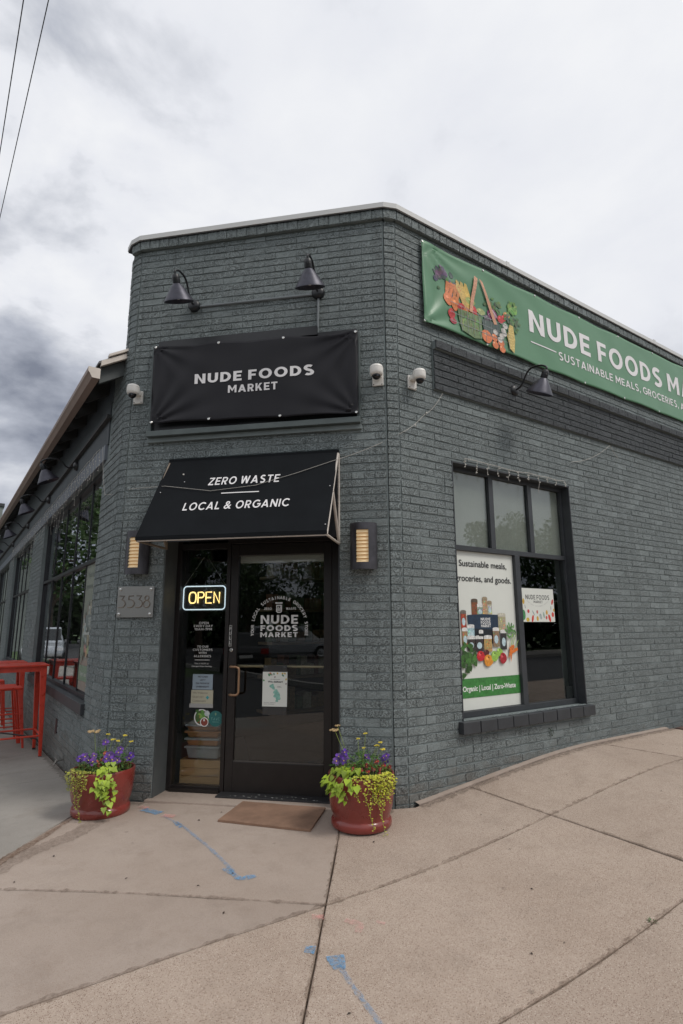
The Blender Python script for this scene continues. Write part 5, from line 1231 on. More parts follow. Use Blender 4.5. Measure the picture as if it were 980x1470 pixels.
p = Print(bz); p.text('NUDE FOODS', -1.722, -0.617, 3.512, 3.605, WHT, .042, 1.0, split=.06, tilt=-.006); p.text('MARKET', -1.402, -0.943, 3.402, 3.472, WHT, .035, 1.05, split=.06, tilt=-.014)
p.make('lettering', bn, M_LET)

# ------------------------------------------------------------------ green banner
gb = thing('banner', 'long green vinyl banner with grocery basket picture under the roof edge', 'banner', tuple(FR.P(3.8, 0, 4.08)))
gu0, gu1 = 0.298, 8.2
def gsurf(u, v, l):
    zt = 4.925+.010*(u-.3); zb_ = 4.078+.007*(u-.3)
    seg = (u-gu0)/.83 % 1.0
    sag = .016*math.sin(math.pi*seg)
    z = zb_+(zt-zb_)*v-(sag*(2*v-1)**3 if v > .5 else -sag*.5*(1-2*v)**3*-1*-1)
    o = .028; du = u-gu0
    for cu, cv, k, ph in ((0, 0, 9, 1.2), (0, 1, 16, 2.2)):
        dv_ = (v-cv)*.85; rr = math.hypot(du, dv_); th = math.atan2(abs(dv_), abs(du)+1e-6); o += (.016 if cv == 0 else .013)*math.sin(th*k+ph)*math.exp(-rr/.45)*min(1, rr/.08)
    e1 = math.exp(-(1-v)*7)+math.exp(-v*7)
    o += .010*e1*math.sin(math.pi*seg)*(.6+.8*noise.noise(Vector((u*2.2, v*1.5, 0))))+.010*noise.noise(Vector((u*1.1, v*1.2, 5)))+.005*noise.noise(Vector((u*3.1+v*3, v*2.5, 9)))
    return FR.P(u, max(o, .012)+l, z)
sheet(gsurf, gu0, gu1, 240, 30, 'sheet', M_GREEN, gb)
def gz(u, z, l):
    zt = 4.925+.010*(u-.3); zb_ = 4.078+.007*(u-.3); return gsurf(u, (z-zb_)/(zt-zb_), l+.0022)
p = Print(gz); LT = (0.72, 0.72, 0.74)
p.text('NUDE FOODS MARKET', 1.835, 6.55, 4.462, 4.722, LT, .035, 1.02, split=.07, tilt=.010)
p.rect(1.842, 2.285, 4.338, 4.352, LT, 8, 1); p.rect(6.10, 6.55, 4.375, 4.389, LT, 8, 1)
p.text('SUSTAINABLE MEALS, GROCERIES, AND GOODS', 2.325, 6.05, 4.268, 4.365, LT, .018, 1.05, split=.07, tilt=.009)
p.make('lettering', gb, M_LET)
b = MB()
for k in range(10):
    for v in (.985, .02): b.lathe(gsurf(gu0+.012+k*.83, v, .0015), FR.N, [(.013, 0), (.010, .004), (.004, .003)], 12, capt=True)
b.make('grommet', M_SCREW, gb)
p = Print(gz); rj = random.Random(21)
def clump(u, z, su, sz, n_, cols, r0, ls=0):
    for k in range(n_): p.ell(u+rj.gauss(0, su), z+rj.gauss(0, sz), r0*rj.uniform(.6, 1.3), r0*rj.uniform(.4, .9), tuple(q*rj.uniform(.7, 1.3) for q in rj.choice(cols)), 9, rj.random()*3, 3, .15)
PUR = [(.08, .06, .10), (.12, .09, .13), (.06, .07, .08)]; GRN = [(.07, .16, .04), (.12, .24, .06), (.05, .11, .04)]; ORG = (.62, .16, .04); REDV = (.50, .03, .03); YEL = (.62, .42, .10)
clump(.53, 4.66, .045, .036, 36, PUR, .032); clump(.66, 4.58, .05, .05, 18, PUR+GRN, .03)
clump(1.30, 4.55, .06, .035, 20, GRN, .028)
def carrot(u0_, z0_, u1_, z1_, w_, c): 
    d = Vector((u1_-u0_, z1_-z0_)).normalized(); n_ = Vector((-d.y, d.x))*w_; p.poly([(u0_+n_.x, z0_+n_.y), (u0_-n_.x, z0_-n_.y), (u1_-n_.x*.5, z1_-n_.y*.5), (u1_, z1_), (u1_+n_.x*.5, z1_+n_.y*.5)], c)
for k in range(4): carrot(.63+k*.05, 4.60, .60+k*.045, 4.44, .028, (.62*rj.uniform(.8, 1.1), .18, .05))
for k in range(3):
    u = .74+k*.055; p.poly([(u, 4.67), (u+.03, 4.66), (u+.10, 4.52), (u+.14, 4.40), (u+.10, 4.37), (u+.05, 4.46), (u-.01, 4.58)], (YEL[0]*(.85+.1*k), YEL[1]*(.85+.1*k), YEL[2]))
for u, z, a, b_, c in ((.62, 4.42, .06, .07, ORG), (.71, 4.40, .055, .075, (.66, .2, .05)), (.80, 4.38, .06, .05, REDV), (.88, 4.36, .06, .055, (.62, .2, .06)), (.98, 4.42, .045, .05, REDV), (1.02, 4.33, .055, .06, REDV), (.66, 4.28, .05, .05, REDV), (.68, 4.21, .045, .035, (.4, .02, .04)),
    (.93, 4.50, .07, .04, (.30, .36, .10)), (1.08, 4.44, .06, .035, (.35, .4, .16)), (1.17, 4.40, .05, .03, (.12, .10, .12)), (1.24, 4.46, .07, .06, (.22, .03, .12)), (1.36, 4.44, .045, .045, REDV), (1.41, 4.47, .035, .035, REDV), (1.46, 4.52, .05, .035, (.55, .25, .08))):
    p.ell(u, z, a, b_, c, 16, 0, 4, .04); p.ell(u-.012, z+.015, a*.3, b_*.25, tuple(min(1, q*1.4+.08) for q in c), 8)
for k in range(6): p.ell(1.21+k*.015, 4.47, .004, .045, (.6, .5, .5), 8, .3*(k-2.5))
clump(1.55, 4.62, .038, .036, 34, [(.20, .33, .08), (.13, .25, .06)], .03); clump(1.55, 4.47, .055, .035, 34, [(.06, .13, .05), (.09, .18, .07)], .025)
p.poly([(.74, 4.36), (1.08, 4.38), (1.06, 4.13), (.95, 4.10), (.78, 4.14)], (.13, .20, .08)); 
for k in range(60): u = rj.uniform(.78, 1.04); z = rj.uniform(4.13, 4.32); p.poly([(u, z), (u+.004, z), (u+.004+rj.uniform(-.02, .02), z+.05), (u, z+.05)], tuple(q*rj.uniform(.7, 1.8) for q in (.14, .22, .08)))
p.poly([(1.08, 4.36), (1.34, 4.38), (1.34, 4.24), (1.10, 4.20)], (.05, .08, .07))
for u, z, r0 in ((1.13, 4.18, .075), (1.245, 4.20, .045), (1.25, 4.12, .045), (1.34, 4.17, .05), (1.35, 4.10, .045)): p.ell(u, z, r0, r0*.95, (.64, .17, .05), 14, 0, 5, .04); p.ell(u-.02, z+.02, r0*.3, r0*.22, (.8, .4, .2), 8)
for u, z in ((1.27, 4.27), (1.36, 4.25), (1.39, 4.32), (1.42, 4.38), (1.33, 4.20), (1.40, 4.29)): p.ell(u, z, .036, .032, (.55, .52, .48), 12)
p.poly([(1.47, 4.14), (1.44, 4.28), (1.49, 4.42), (1.545, 4.42), (1.56, 4.26), (1.53, 4.10)], (.58, .42, .12))
for k in range(8):
    for q in range(3): p.ell(1.475+q*.025, 4.16+k*.03, .009, .011, (.66, .52, .2), 6)
WIRE = (.22, .24, .24)
for k in range(9): u = .78+k*.085; p.rect(u, u+.005, 4.12, 4.40, WIRE, 1, 2)
for z in (4.39, 4.29, 4.20): p.rect(.64, 1.44, z, z+.006, WIRE, 8, 1)
p.poly([(.90, 4.38), (.945, 4.38), (1.035, 4.78), (.99, 4.80)], (.60, .30, .18)); p.poly([(1.06, 4.79), (1.105, 4.77), (1.30, 4.36), (1.255, 4.35)], (.60, .30, .18))
p.make('basket_picture', gb)

# ------------------------------------------------------------------ lamps
def gooseneck(F, u, z, label, group='gooseneck lamps on the walls', drop=0.0, reach=0.35):
    z_m = z
    t = thing('gooseneck_lamp', label, 'wall lamp', tuple(F.P(u, 0, z)), group)
    b = MB(); b.lathe(F.P(u, 0.0, z), F.N, [(.058, 0), (.058, .03), (.05, .045), (.03, .055)], 18, capt=True); b.make('wall_box', M_BLACK, t, smooth=True)
    k = reach/.35
    P = [(.05, 0), (.10, .012), (.14, .05), (.17, .10), (.205, .14), (.245, .158), (.29, .158), (.345, .148), (.39, .125), (.418, .098), (.41, .072)]
    pp = []
    for i in range(len(P)-1):
        for j in range(3):
            a = P[max(i-1, 0)]; b1 = P[i]; c = P[i+1]; d = P[min(i+2, len(P)-1)]; s_ = j/3
            f3 = lambda n_: .5*((2*b1[n_])+(-a[n_]+c[n_])*s_+(2*a[n_]-5*b1[n_]+4*c[n_]-d[n_])*s_*s_+(-a[n_]+3*b1[n_]-3*c[n_]+d[n_])*s_**3); pp.append((f3(0)*k, f3(1)))
    pp.append((P[-1][0]*k, P[-1][1]))
    b = MB(); b.tube([F.P(u, o, z+q-drop*sm(o/.22)) for o, q in pp], .0095, 10); b.make('arm', M_BLACK, t, smooth=True)
    z = z-drop; TA = R(24); AX = F.N*math.sin(TA)+Vector((0, 0, math.cos(TA))); ORG = F.P(u, .41*k, z+.075)-AX*.085; b = MB(); b.lathe(ORG, AX, [(.020, .085), (.030, .075), (.033, .05), (.031, .047), (.034, .043), (.033, .012), (.028, .008), (.030, .002), (.036, -.03)], 20); b.make('socket', M_BLACK, t, smooth=True)
    b = MB(); b.lathe(ORG, AX, [(.032, .004), (.042, -.008), (.060, -.030), (.090, -.080), (.120, -.128), (.128, -.141), (.130, -.147), (.125, -.145), (.085, -.083), (.03, -.02), (.001, -.018)], 28); b.make('shade', M_SHADE, t, smooth=True)
    b = MB(); b.ball(ORG-AX*.11, .02, n=12, k=8); b.make('bulb', M_WHITE, t, smooth=True)
    return t
gooseneck(FF, -1.796, 4.335, 'left gooseneck lamp above the black banner')
gooseneck(FF, -0.600, 4.325, 'right gooseneck lamp above the black banner, over the vertical conduit')
gooseneck(FR, 1.516, 3.706, 'gooseneck lamp on the dark brick band under the green banner')
for y, lb in ((4.12, 'nearest gooseneck lamp under the left eave'), (6.5, 'second gooseneck lamp along the left eave'), (9.4, 'third gooseneck lamp along the left eave'), (12.6, 'farthest gooseneck lamp along the left eave')):
    gooseneck(FL, -y, 3.37, lb, drop=.105)
b = MB(); b.tube([FF.P(-1.75, .012, 4.325), FF.P(-0.65, .012, 4.318)], .011, 8); b.tube([FF.P(-0.598, .012, 4.28), FF.P(-0.604, .012, 3.92)], .011, 8)
tag(b.make('conduit', mat('painted_conduit', (.17, .19, .20), .5), None, smooth=True), 'painted conduit joining the two lamps above the black banner', 'conduit')

# cameras
def cctv(F, u, z, label):
    t = thing('security_camera', label, 'camera', tuple(F.P(u, 0, z)), 'white dome cameras on the brick wall')
    b = MB(); b.box(F, u-.047, u+.047, 0.0, .018, z-.075, z+.045); b.make('mount_plate', M_WHITE, t, bevel=.004)
    b = MB(); b.box(F, u-.035, u+.035, .018, .085, z-.005, z+.04); b.make('bracket', M_WHITE, t, bevel=.006)
    b = MB(); b.lathe(F.P(u, .105, z), (0, 0, 1), [(.001, .075), (.030, .073), (.050, .062), (.057, .045), (.057, .042), (.055, .040), (.057, .038), (.057, 0.0), (.050, -.018), (.040, -.024), (.001, -.024)], 26); b.make('body', M_WHITE, t, smooth=True)
    b = MB(); b.ball(F.P(u, .112, z-.026), .036, n=18, k=12); b.make('dome', mat('black_dome', (.008, .008, .010), .12), t, smooth=True)
    b = MB(); b.lathe(F.P(u+.016, .147, z-.04), F.N, [(.008, 0), (.008, .004)], 10, capt=True); b.make('lens', mat('lens', (.03, .03, .04), .05), t)
    b = MB()
    for a in (-.036, .036):
        for c in (-.065,): b.ball(F.P(u+a, .019, z+c), .005)
    b.make('screw', M_BLACK, t)
cctv(FF, -2.312, 3.475, 'white dome camera at the left end of the shop front')
cctv(FF, -0.072, 3.46, 'white dome camera at the right end of the shop front')
cctv(FR, 0.150, 3.47, 'white dome camera on the right wall, just round the corner')

# sconces
def sconce(u0, u1, label):
    t = thing('wall_sconce', label, 'wall sconce', tuple(FF.P((u0+u1)/2, 0, 1.8)), 'sconces beside the door'); z0, z1 = 1.812, 2.186; w_ = (u1-u0)/2; cu = (u0+u1)/2
    b = MB(); n_ = 12; dep = .105
    def sh(x): return .018+dep*math.sqrt(max(0, 1-(x/1.03)**2))
    x_l, x_r = -.45, .45; za, zb_ = z0+.055, z1-.055
    def patch(xa, xb, za_, zb__):
        k = 6; vs = []
        for l in (0, -.004):
            for z in (za_, zb__):
                for i in range(k+1): x = xa+(xb-xa)*i/k; vs.append(FF.P(cu+x*w_, sh(x)+l, z))
        q = k+1; fs = [(i, i+1, q+i+1, q+i) for i in range(k)]+[(2*q+i, 3*q+i, 3*q+i+1, 2*q+i+1) for i in range(k)]
        fs += [(i, 2*q+i, 2*q+i+1, i+1) for i in range(k)]+[(q+i, q+i+1, 3*q+i+1, 3*q+i) for i in range(k)]+[(0, q, 3*q, 2*q), (k, 2*q+k, 3*q+k, q+k)]
        b.add(vs, fs)
    patch(-1, x_l, z0, z1); patch(x_r, 1, z0, z1); patch(x_l, x_r, z0, za); patch(x_l, x_r, zb_, z1)
    b.make('shield', mat('aged_sconce_metal', (.060, .058, .066), .40, metal=.4, var=.35, vscale=9), t, smooth=True)
    b = MB(); b.box(FF, u0+.02, u1-.02, 0, .018, z0+.02, z1-.02); b.make('back_plate', M_BLACK, t)
    for k in range(9):
        b = MB(); h_ = (zb_-za)/9; z = za+k*h_; vs = []
        for zz, oo in ((z+.002, .0), (z+h_-.005, -.012)):
            for i in range(9): x = x_l+(x_r-x_l)*i/8; vs.append(FF.P(cu+x*w_, sh(x)-.010+oo, zz))
        b.add(vs, [(i, i+1, 10+i, 9+i) for i in range(8)]); o_ = b.make('louvre', M_CREAM, t, smooth=True, recalc=False)
    b = MB(); b.box(FF, cu-.45*w_, cu+.45*w_, .02, .085, za, zb_); b.make('lamp_glass', mat('warm_lamp_core', (.5, .35, .2), .6, emit=(1, .55, .22), estr=.12), t)
sconce(-0.318, -0.098, 'curved metal sconce with cream louvres right of the door')
sconce(-2.304, -2.084, 'curved metal sconce with cream louvres left of the door, half under the awning')

# number plate
t = thing('number_plate', 'brushed steel house number plate reading 3538 left of the door', 'number plate', tuple(FF.P(-2.2, 0, 1.45)))
b = MB(); b.box(FF, -2.366, -2.026, .018, .026, 1.450, 1.713); b.make('plate', M_STEEL, t, bevel=.0015)
for u in (-2.34, -2.052):
    for z in (1.478, 1.688): b = MB(); b.lathe(FF.P(u, .0, z), FF.N, [(.007, 0), (.007, .026), (.0115, .027), (.0115, .033), (.006, .036)], 14, capt=True); b.make('standoff', M_SCREW, t, smooth=True)
def digits():
    b = MB(); r_ = .0045; z0, h_, o = 1.534, .098, .028
    def T(pts): b.tube([FF.P(u, o, z0+z*h_) for u, z in pts], r_, 6)
    def three(u):
        pts = [(u, 1), (u+.045, 1), (u+.022, .66)]; pts += [(u+.022+.034*math.sin(R(a)), .33+.33*math.cos(R(a))) for a in range(10, 171, 20)]; T(pts+[(u-.004, 0.0)])
    three(-2.345); 
    u = -2.262; T([(u+.048, 1), (u+.006, 1), (u+.004, .66), (u+.02, .68)]+[(u+.02+.038*math.sin(R(a)), .34+.34*math.cos(R(a))) for a in range(10, 171, 20)]+[(u-.002, .0)])
    three(-2.184)
    u = -2.088; T([(u+.019*math.cos(R(a)), .80+.2*math.sin(R(a))) for a in range(0, 361, 30)]); T([(u+.030*math.cos(R(a)), .30+.30*math.sin(R(a))) for a in range(0, 361, 24)])
    b.make('number', mat('etched_steel', (.20, .17, .14), .4, metal=.7), t, smooth=True)
digits()

# ------------------------------------------------------------------ left wall: windows, lintel band, board, eave, gutter
for k, (a, c, z0, z1) in enumerate(LW):
    w_ = MB(); rect_frame(w_, FL, a, c, z0+.06, z1-.002, .04, -.12, -.05)
    w_.box(FL, a+.04, c-.04, -.115, -.052, 2.045, 2.085)
    n_ = 5; us = [a+(c-a)*i/n_ for i in range(1, n_)]
    for u in us: w_.box(FL, u-.012, u+.012, -.100, -.072, 2.085, z1-.042)
    lo = us
    for u in lo: w_.box(FL, u-.012, u+.012, -.100, -.070, z0+.10, 2.045)
    wo = w_.make('window', M_BLACK, bld)
    ed = [a+.04]+us+[c-.04]
    for p0, p1 in zip(ed[:-1], ed[1:]):
        pane(FL, p0+.014, p1-.014, 2.085, z1-.042, -.085, wo); pane(FL, p0+.014, p1-.014, z0+.10, 2.045, -.085, wo)
    b = MB(); b.box(FL, a-.04, c+.04, -.05, .035, z0-.045, z0+.058); b.make('window_sill', M_TRIM, wo, bevel=.004)
big_poster(FL, -3.39, -2.60, 0.72, 2.04, -.0795, 'faded pale poster with jar and vegetable picture on the nearest left window', .5)
b = MB(); b.box(FL, -19, -2.42, -.012, .022, 3.031, 3.19); b.make('lintel_band', M_LINTEL, bld)
b = MB(); b.box(FL, -19, -2.38, -.012, .006, 3.19, 3.62); b.make('wall_board', M_BOARD, bld)
b = MB(); b.box(FL, -19, -2.3, .006, .05, 3.44, 3.475); b.make('trim_rail', M_SOFFIT, bld)
RISE = 0.032
EO = 0.225; ZE = 3.765   # eave overhang and height at its outer edge
slope = 0.62
zr_ = lambda u: RISE*(-u-C3.y)
b = MB(); vs = [FL.P(u, o, ZE+zr_(u)+(EO-o)*slope+dz) for dz in (0, .035) for u in (-19, -C3.y-.06) for o in (EO, -1.3)]
b.add(vs, [(0, 1, 3, 2), (4, 6, 7, 5), (0, 2, 6, 4), (1, 5, 7, 3), (0, 4, 5, 1), (2, 3, 7, 6)]); b.make('low_roof', M_SOFFIT, bld)
b = MB(); vs = [FL.P(u, o, ZE+zr_(u)+(EO-o)*slope+dz) for dz in (.036, .06) for u in (-19, -C3.y-.03) for o in (EO+.02, -1.3)]
b.add(vs, [(0, 1, 3, 2), (4, 6, 7, 5), (0, 2, 6, 4), (1, 5, 7, 3), (0, 4, 5, 1), (2, 3, 7, 6)]); b.make('roof_covering', M_SHINGLE, bld)
for k in range(22):
    y = C3.y+.12+k*.61; b = MB(); vs = [FL.P(-y+du, o, ZE+zr_(-y)+(EO-o)*slope-dz) for dz in (.15, 0.001) for du in (-.02, .02) for o in (EO-.01, -.05)]
    b.add(vs, [(0, 1, 3, 2), (4, 6, 7, 5), (0, 2, 6, 4), (1, 5, 7, 3), (0, 4, 5, 1), (2, 3, 7, 6)]); b.make('rafter', M_RAFTER if k == 0 else M_SOFFIT, bld)
# rake trim at the roof end
for nm, o0, zz, hh, mt_, du in (('rake_trim', EO+.0, .0, .055, M_GUTIN, .0), ('rake_flashing', EO-.06, .068, .028, M_GUTIN, .02)):
    b = MB(); vs = [FL.P(-C3.y-.03+d_, o, ZE+(EO-o)*slope+zz+dz) for dz in (0, hh) for d_ in (-.03, 0.012+du) for o in (o0, -.012)]
    b.add(vs, [(0, 1, 3, 2), (4, 6, 7, 5), (0, 2, 6, 4), (1, 5, 7, 3), (0, 4, 5, 1), (2, 3, 7, 6)]); b.make(nm, mt_, bld, bevel=.003)
# K style gutter
prof = [(q*.80, z*.80) for q, z in [(0.0, -.005), (0.0, .115), (.012, .118), (.012, .01), (.075, .01), (.098, .05), (.118, .075), (.120, .118), (.128, .121), (.130, .112), (.126, .070), (.108, .045), (.082, -.005)]]
b = MB(); vs = [FL.P(u, EO+.003+o, ZE+zr_(u)-.125+z) for u in (-19, -C3.y-.02) for o, z in prof]; n_ = len(prof)
b.add(vs, [(i, (i+1) % n_, n_+(i+1) % n_, n_+i) for i in range(n_)]); go = b.make('gutter', M_GUTTER, bld)
b = MB(); vs = [FL.P(u, EO+.003+o, ZE+zr_(u)-.125+z) for u in (-C3.y-.022, -C3.y-.016) for o, z in [(q*.8, h*.8) for q, h in [(-.002, -.007), (-.002, .118), (.130, .121), (.131, .068), (.110, .043), (.084, -.007)]]]
b.add(vs, [(0, 1, 2, 3, 4, 5), (11, 10, 9, 8, 7, 6)]+[(i, 6+i, 6+(i+1) % 6, (i+1) % 6) for i in range(6)]); b.make('gutter_end_cap', M_GUTIN, go)

b = MB(); vs = [FL.P(u, o, z) for u, zt in ((-19, 3.88+.032*17.1), (-2.31, 3.88+.016)) for o in (-.20, .003) for z in (3.621, zt)]
b.add(vs, [(0, 1, 3, 2), (4, 6, 7, 5), (0, 4, 5, 1), (2, 3, 7, 6), (1, 5, 7, 3), (0, 2, 6, 4)]); b.make('upper_board', M_BOARD, bld)
# ------------------------------------------------------------------ string lights
def cable(pts, sagn=8, sag=.05):
    out_ = []
    for a, c, s_ in pts:
        a, c = Vector(a), Vector(c)
        for i in range(sagn+1):
            t_ = i/sagn; q = a.lerp(c, t_); q.z -= 4*s_*t_*(1-t_); out_.append(q)
    return out_
t = thing('string_light', 'thin pale light string swagged over the awning to the right wall', 'string light', tuple(FF.P(-2.3, .02, 2.7)))
L_a = FL.P(-2.45, .04, 3.17); L_b = FF.P(-2.30, .03, 2.585); L_c = FF.P(-1.93, .10, 2.62)
b = MB(); b.tube(cable([(L_a, FL.P(-2.2, .03, 2.62), .06), (FL.P(-2.2, .03, 2.62), L_b, .01), (L_b, asurf(-1.88, .33, .012), .0), (asurf(-1.88, .33, .012), asurf(-1.45, .41, .012), .0), (asurf(-1.45, .41, .012), asurf(-1.07, .37, .012), .0), (asurf(-1.07, .37, .012), asurf(-.74, .25, .012), .0), (asurf(-.74, .25, .012), asurf(-.45, .13, .012), .0), (asurf(-.45, .13, .012), FR.P(.03, .02, 2.98), .02), (FR.P(.03, .02, 2.98), FR.P(.27, .02, 3.18), .015), (FR.P(.27, .02, 3.18), FR.P(.50, .03, 3.435), .03)]), .0022, 5); b.make('wire', M_WIRE, t)
b = MB(); rj = random.Random(31)
for q in (FF.P(-1.98, .1, 2.635), FF.P(-1.76, .13, 2.66), FR.P(.16, .025, 3.06), FR.P(.29, .03, 3.20)): b.ball(q, .008)
b.make('bulb', M_BULB, t)
def icicles(F, u0, u1, z, o, label, n_, dmin, dmax, seed, rad=.0022):
    t = thing('icicle_light_string', label, 'string light', tuple(F.P((u0+u1)/2, o, z-.2)))
    rj = random.Random(seed); b = MB(); bb = MB(); pts = []
    for i in range(n_):
        u = u0+(u1-u0)*(i+.5)/n_; L = rj.uniform(dmin, dmax) if i % 2 else rj.uniform(dmin, (dmin+dmax)/2)
        P = [F.P(u+rj.uniform(-.012, .012), o+rj.uniform(-.004, .012), z-L*k/5) for k in range(6)]; b.tube(P, rad, 4)
        for k in range(1, 6):
            if rj.random() < .75: q = P[k]; w = F.P(0, 0, 0)*0+q+F.U*rj.uniform(-.02, .02)+Vector((0, 0, rj.uniform(-.012, .012))); b.tube([q, w], rad, 4); bb.ball(w, .0055, n=6, k=4)
        pts.append(F.P(u, o, z+rj.uniform(-.01, .01)))
    b.tube(pts, rad*1.3, 5); b.make('wire', M_WIRE, t); bb.make('bulb', M_BULB, t)
icicles(FR, .68, 2.34, 2.86, .014, 'icicle lights dangling over the top of the right window', 11, .05, .18, 3)
icicles(FL, -6.9, -2.45, 3.17, .05, 'icicle lights hanging over the nearest left window', 34, .10, .55, 4, .0018)
icicles(FL, -12.2, -6.9, 3.17, .05, 'icicle lights hanging over the second left window', 30, .12, .5, 5, .002)
t = MB(); t.tube(cable([(FR.P(.53, .03, 3.44), FR.P(.80, .02, 3.27), .02), (FR.P(2.4, .02, 3.10), FR.P(3.20, .02, 3.43), .05), (FR.P(3.2, .02, 3.43), FR.P(3.35, .02, 3.30), .01)][1:]), .0022, 5)
tag(t.make('loose_wire', M_WIRE), 'faint loose wire drooping from the dark band on the right wall', 'wire')

# overhead cables
for i, (x, y, z, dx, lb) in enumerate(((-3.03, 2.47, 8.0, -.025, 'left one of the two overhead cables'), (-2.81, 2.33, 8.0, -.045, 'right one of the two overhead cables'))):
    b = MB(); pts = []
    for k in range(-12, 29): s_ = k*2.0; pts.append((x+dx*s_, y+s_, z-.05+.0009*s_*s_ + (.012*math.sin(s_*3) if i == 0 else 0)))
    b.tube(pts, .0055 if i else .006, 6); tag(b.make('overhead_cable', M_CABLE), lb, 'cable', 'overhead cables')

# ------------------------------------------------------------------ doormat
t = MB(); mc = [(-1.24, .63), (-.91, .93), (-.49, .38), (-.81, .075)]; cx = sum(p_[0] for p_ in mc)/4; cy = sum(p_[1] for p_ in mc)/4
vs = []; nx = 12
for dz in (.012, -.002):
    for j in range(nx+1):
        for i in range(nx+1):
            a, c = i/nx, j/nx; x = (mc[0][0]*(1-a)+mc[1][0]*a)*(1-c)+(mc[3][0]*(1-a)+mc[2][0]*a)*c; y = (mc[0][1]*(1-a)+mc[1][1]*a)*(1-c)+(mc[3][1]*(1-a)+mc[2][1]*a)*c
            vs.append((x, y, zg(x, y)+dz+.004+(.002*noise.noise(Vector((x*6, y*6, 0))))))
q = (nx+1)**2; fs = [(j*(nx+1)+i, j*(nx+1)+i+1, (j+1)*(nx+1)+i+1, (j+1)*(nx+1)+i) for j in range(nx) for i in range(nx)]
for i in range(nx): fs += [(i, i+1, q+i+1, q+i), (nx*(nx+1)+i, q+nx*(nx+1)+i, q+nx*(nx+1)+i+1, nx*(nx+1)+i+1), (i*(nx+1), q+i*(nx+1), q+(i+1)*(nx+1), (i+1)*(nx+1)), (i*(nx+1)+nx, (i+1)*(nx+1)+nx, q+(i+1)*(nx+1)+nx, q+i*(nx+1)+nx)]
t.add(vs, fs); mo = t.make('doormat', M_MAT); tag(mo, 'plain brown coir mat on the pavement before the door', 'doormat')

# ------------------------------------------------------------------ planters
def pot(x, y, label, z, h_=.345, r_=.232, rot=0):
    t = thing('planter_pot', label, 'plant pot', (x, y, z), 'glazed red pots either side of the door')
    b = MB(); b.lathe((x, y, z), (0, 0, 1), [(.001, .006), (r_*.80, .002), (r_*.86, .0), (r_*.90, .01), (r_*.91, .035), (r_*.89, .052), (r_*.845, .062), (r_*.84, .072), (r_*.90, .10), (r_*.95, .15), (r_*.985, .23), (r_, h_-.03), (r_*1.0, h_-.012), (r_*.985, h_-.002), (r_*.96, h_), (r_*.93, h_-.006), (r_*.91, h_-.03), (r_*.90, h_-.07)], 48); b.make('body', M_POT, t, smooth=True)
    b = MB(); b.lathe((x, y, z), (0, 0, 1), [(r_*.915, h_-.05), (r_*.5, h_-.03), (.001, h_-.025)], 24); b.make('soil', M_SOIL, t, smooth=True)
    return (x, y, z+h_, r_)
camd = lambda x, y: math.atan2(CAM[1]-y, CAM[0]-x)
def leafpoly(pos, dirv, up, L, W_, shape='heart', fold=.15, curl=.25):
    """leaf verts: a midrib folded blade with a pointed tip"""
    dirv = dirv.normalized(); side = dirv.cross(up).normalized(); up = side.cross(dirv).normalized()
    if shape == 'heart': prof_ = [(-.10, .30), (.05, .50), (.25, .52), (.5, .38), (.75, .18), (1, 0)]
    elif shape == 'lobe': prof_ = [(-.12, .34), (.05, .55), (.18, .42), (.32, .50), (.55, .26), (.8, .12), (1, 0)]
    else: prof_ = [(0, .18), (.25, .46), (.5, .5), (.75, .34), (1, 0.02)]
    vs = []; n_ = len(prof_)
    for a, w_ in prof_:
        cz = -curl*a*a*L; c = pos+dirv*a*L+up*cz
        vs += [c+side*w_*W_*-1+up*fold*w_*W_, c if a > -.05 else c+dirv*.1*L, c+side*w_*W_+up*fold*w_*W_]
    fs = []
    for i in range(n_-1): fs += [(3*i, 3*i+1, 3*i+4, 3*i+3), (3*i+1, 3*i+2, 3*i+5, 3*i+4)]
    return vs, fs
def vine(x, y, zr, r_, ang, label, seed, nstem=3, drop=.25, spread=.26):
    """lime sweet potato vine spilling over the rim at compass ang"""
    t = thing('sweet_potato_vine', label, 'trailing plant', (x+math.cos(ang)*r_*.7, y+math.sin(ang)*r_*.7, zr-.02)); rj = random.Random(seed); st_ = MB()
    for k in range(nstem):
        a0 = ang+(k-(nstem-1)/2)*spread; P = []
        dr = drop*rj.uniform(.75, 1.0) if k == nstem//2 else drop*rj.uniform(.35, .7)
        for i in range(9):
            s_ = i/8; rad = r_*(.45+.62*min(1, s_*2)); z = zr+.045*math.sin(min(1, s_*2)*math.pi)-max(0, s_-.38)/.62*dr; rad += .012 if s_ > .4 else 0
            P.append(Vector((x+math.cos(a0+.12*math.sin(i))*rad, y+math.sin(a0+.12*math.sin(i))*rad, z)))
        st_.tube(P, .0028, 5)
        for i in range(1, 9):
            for q in range(3 if i < 7 else 2):
                p_ = P[i]; a1 = a0+rj.uniform(-1.0, 1.0); outv = Vector((math.cos(a1), math.sin(a1), 0)); base = p_+outv*rj.uniform(.0, .035)+Vector((0, 0, rj.uniform(-.01, .035)))
                dirv = outv*.6+Vector((0, 0, rj.uniform(-.9, -.05))); upv = Vector((math.cos(a0), math.sin(a0), 0))*.8+Vector((0, 0, .9))
                L = rj.uniform(.026, .048); vs, fs = leafpoly(base, dirv, upv, L, L*.95, rj.choice(('heart', 'lobe')), .12, rj.uniform(.1, .35))
                g_ = rj.uniform(.6, 1.12); b = MB(); b.add(vs, fs, None, (.31*g_, .43*g_, .035)); b.make('leaf', M_LEAF, t, smooth=True, recalc=False)
    st_.make('stem', mat('lime_stem', (.25, .32, .06), .6), t)
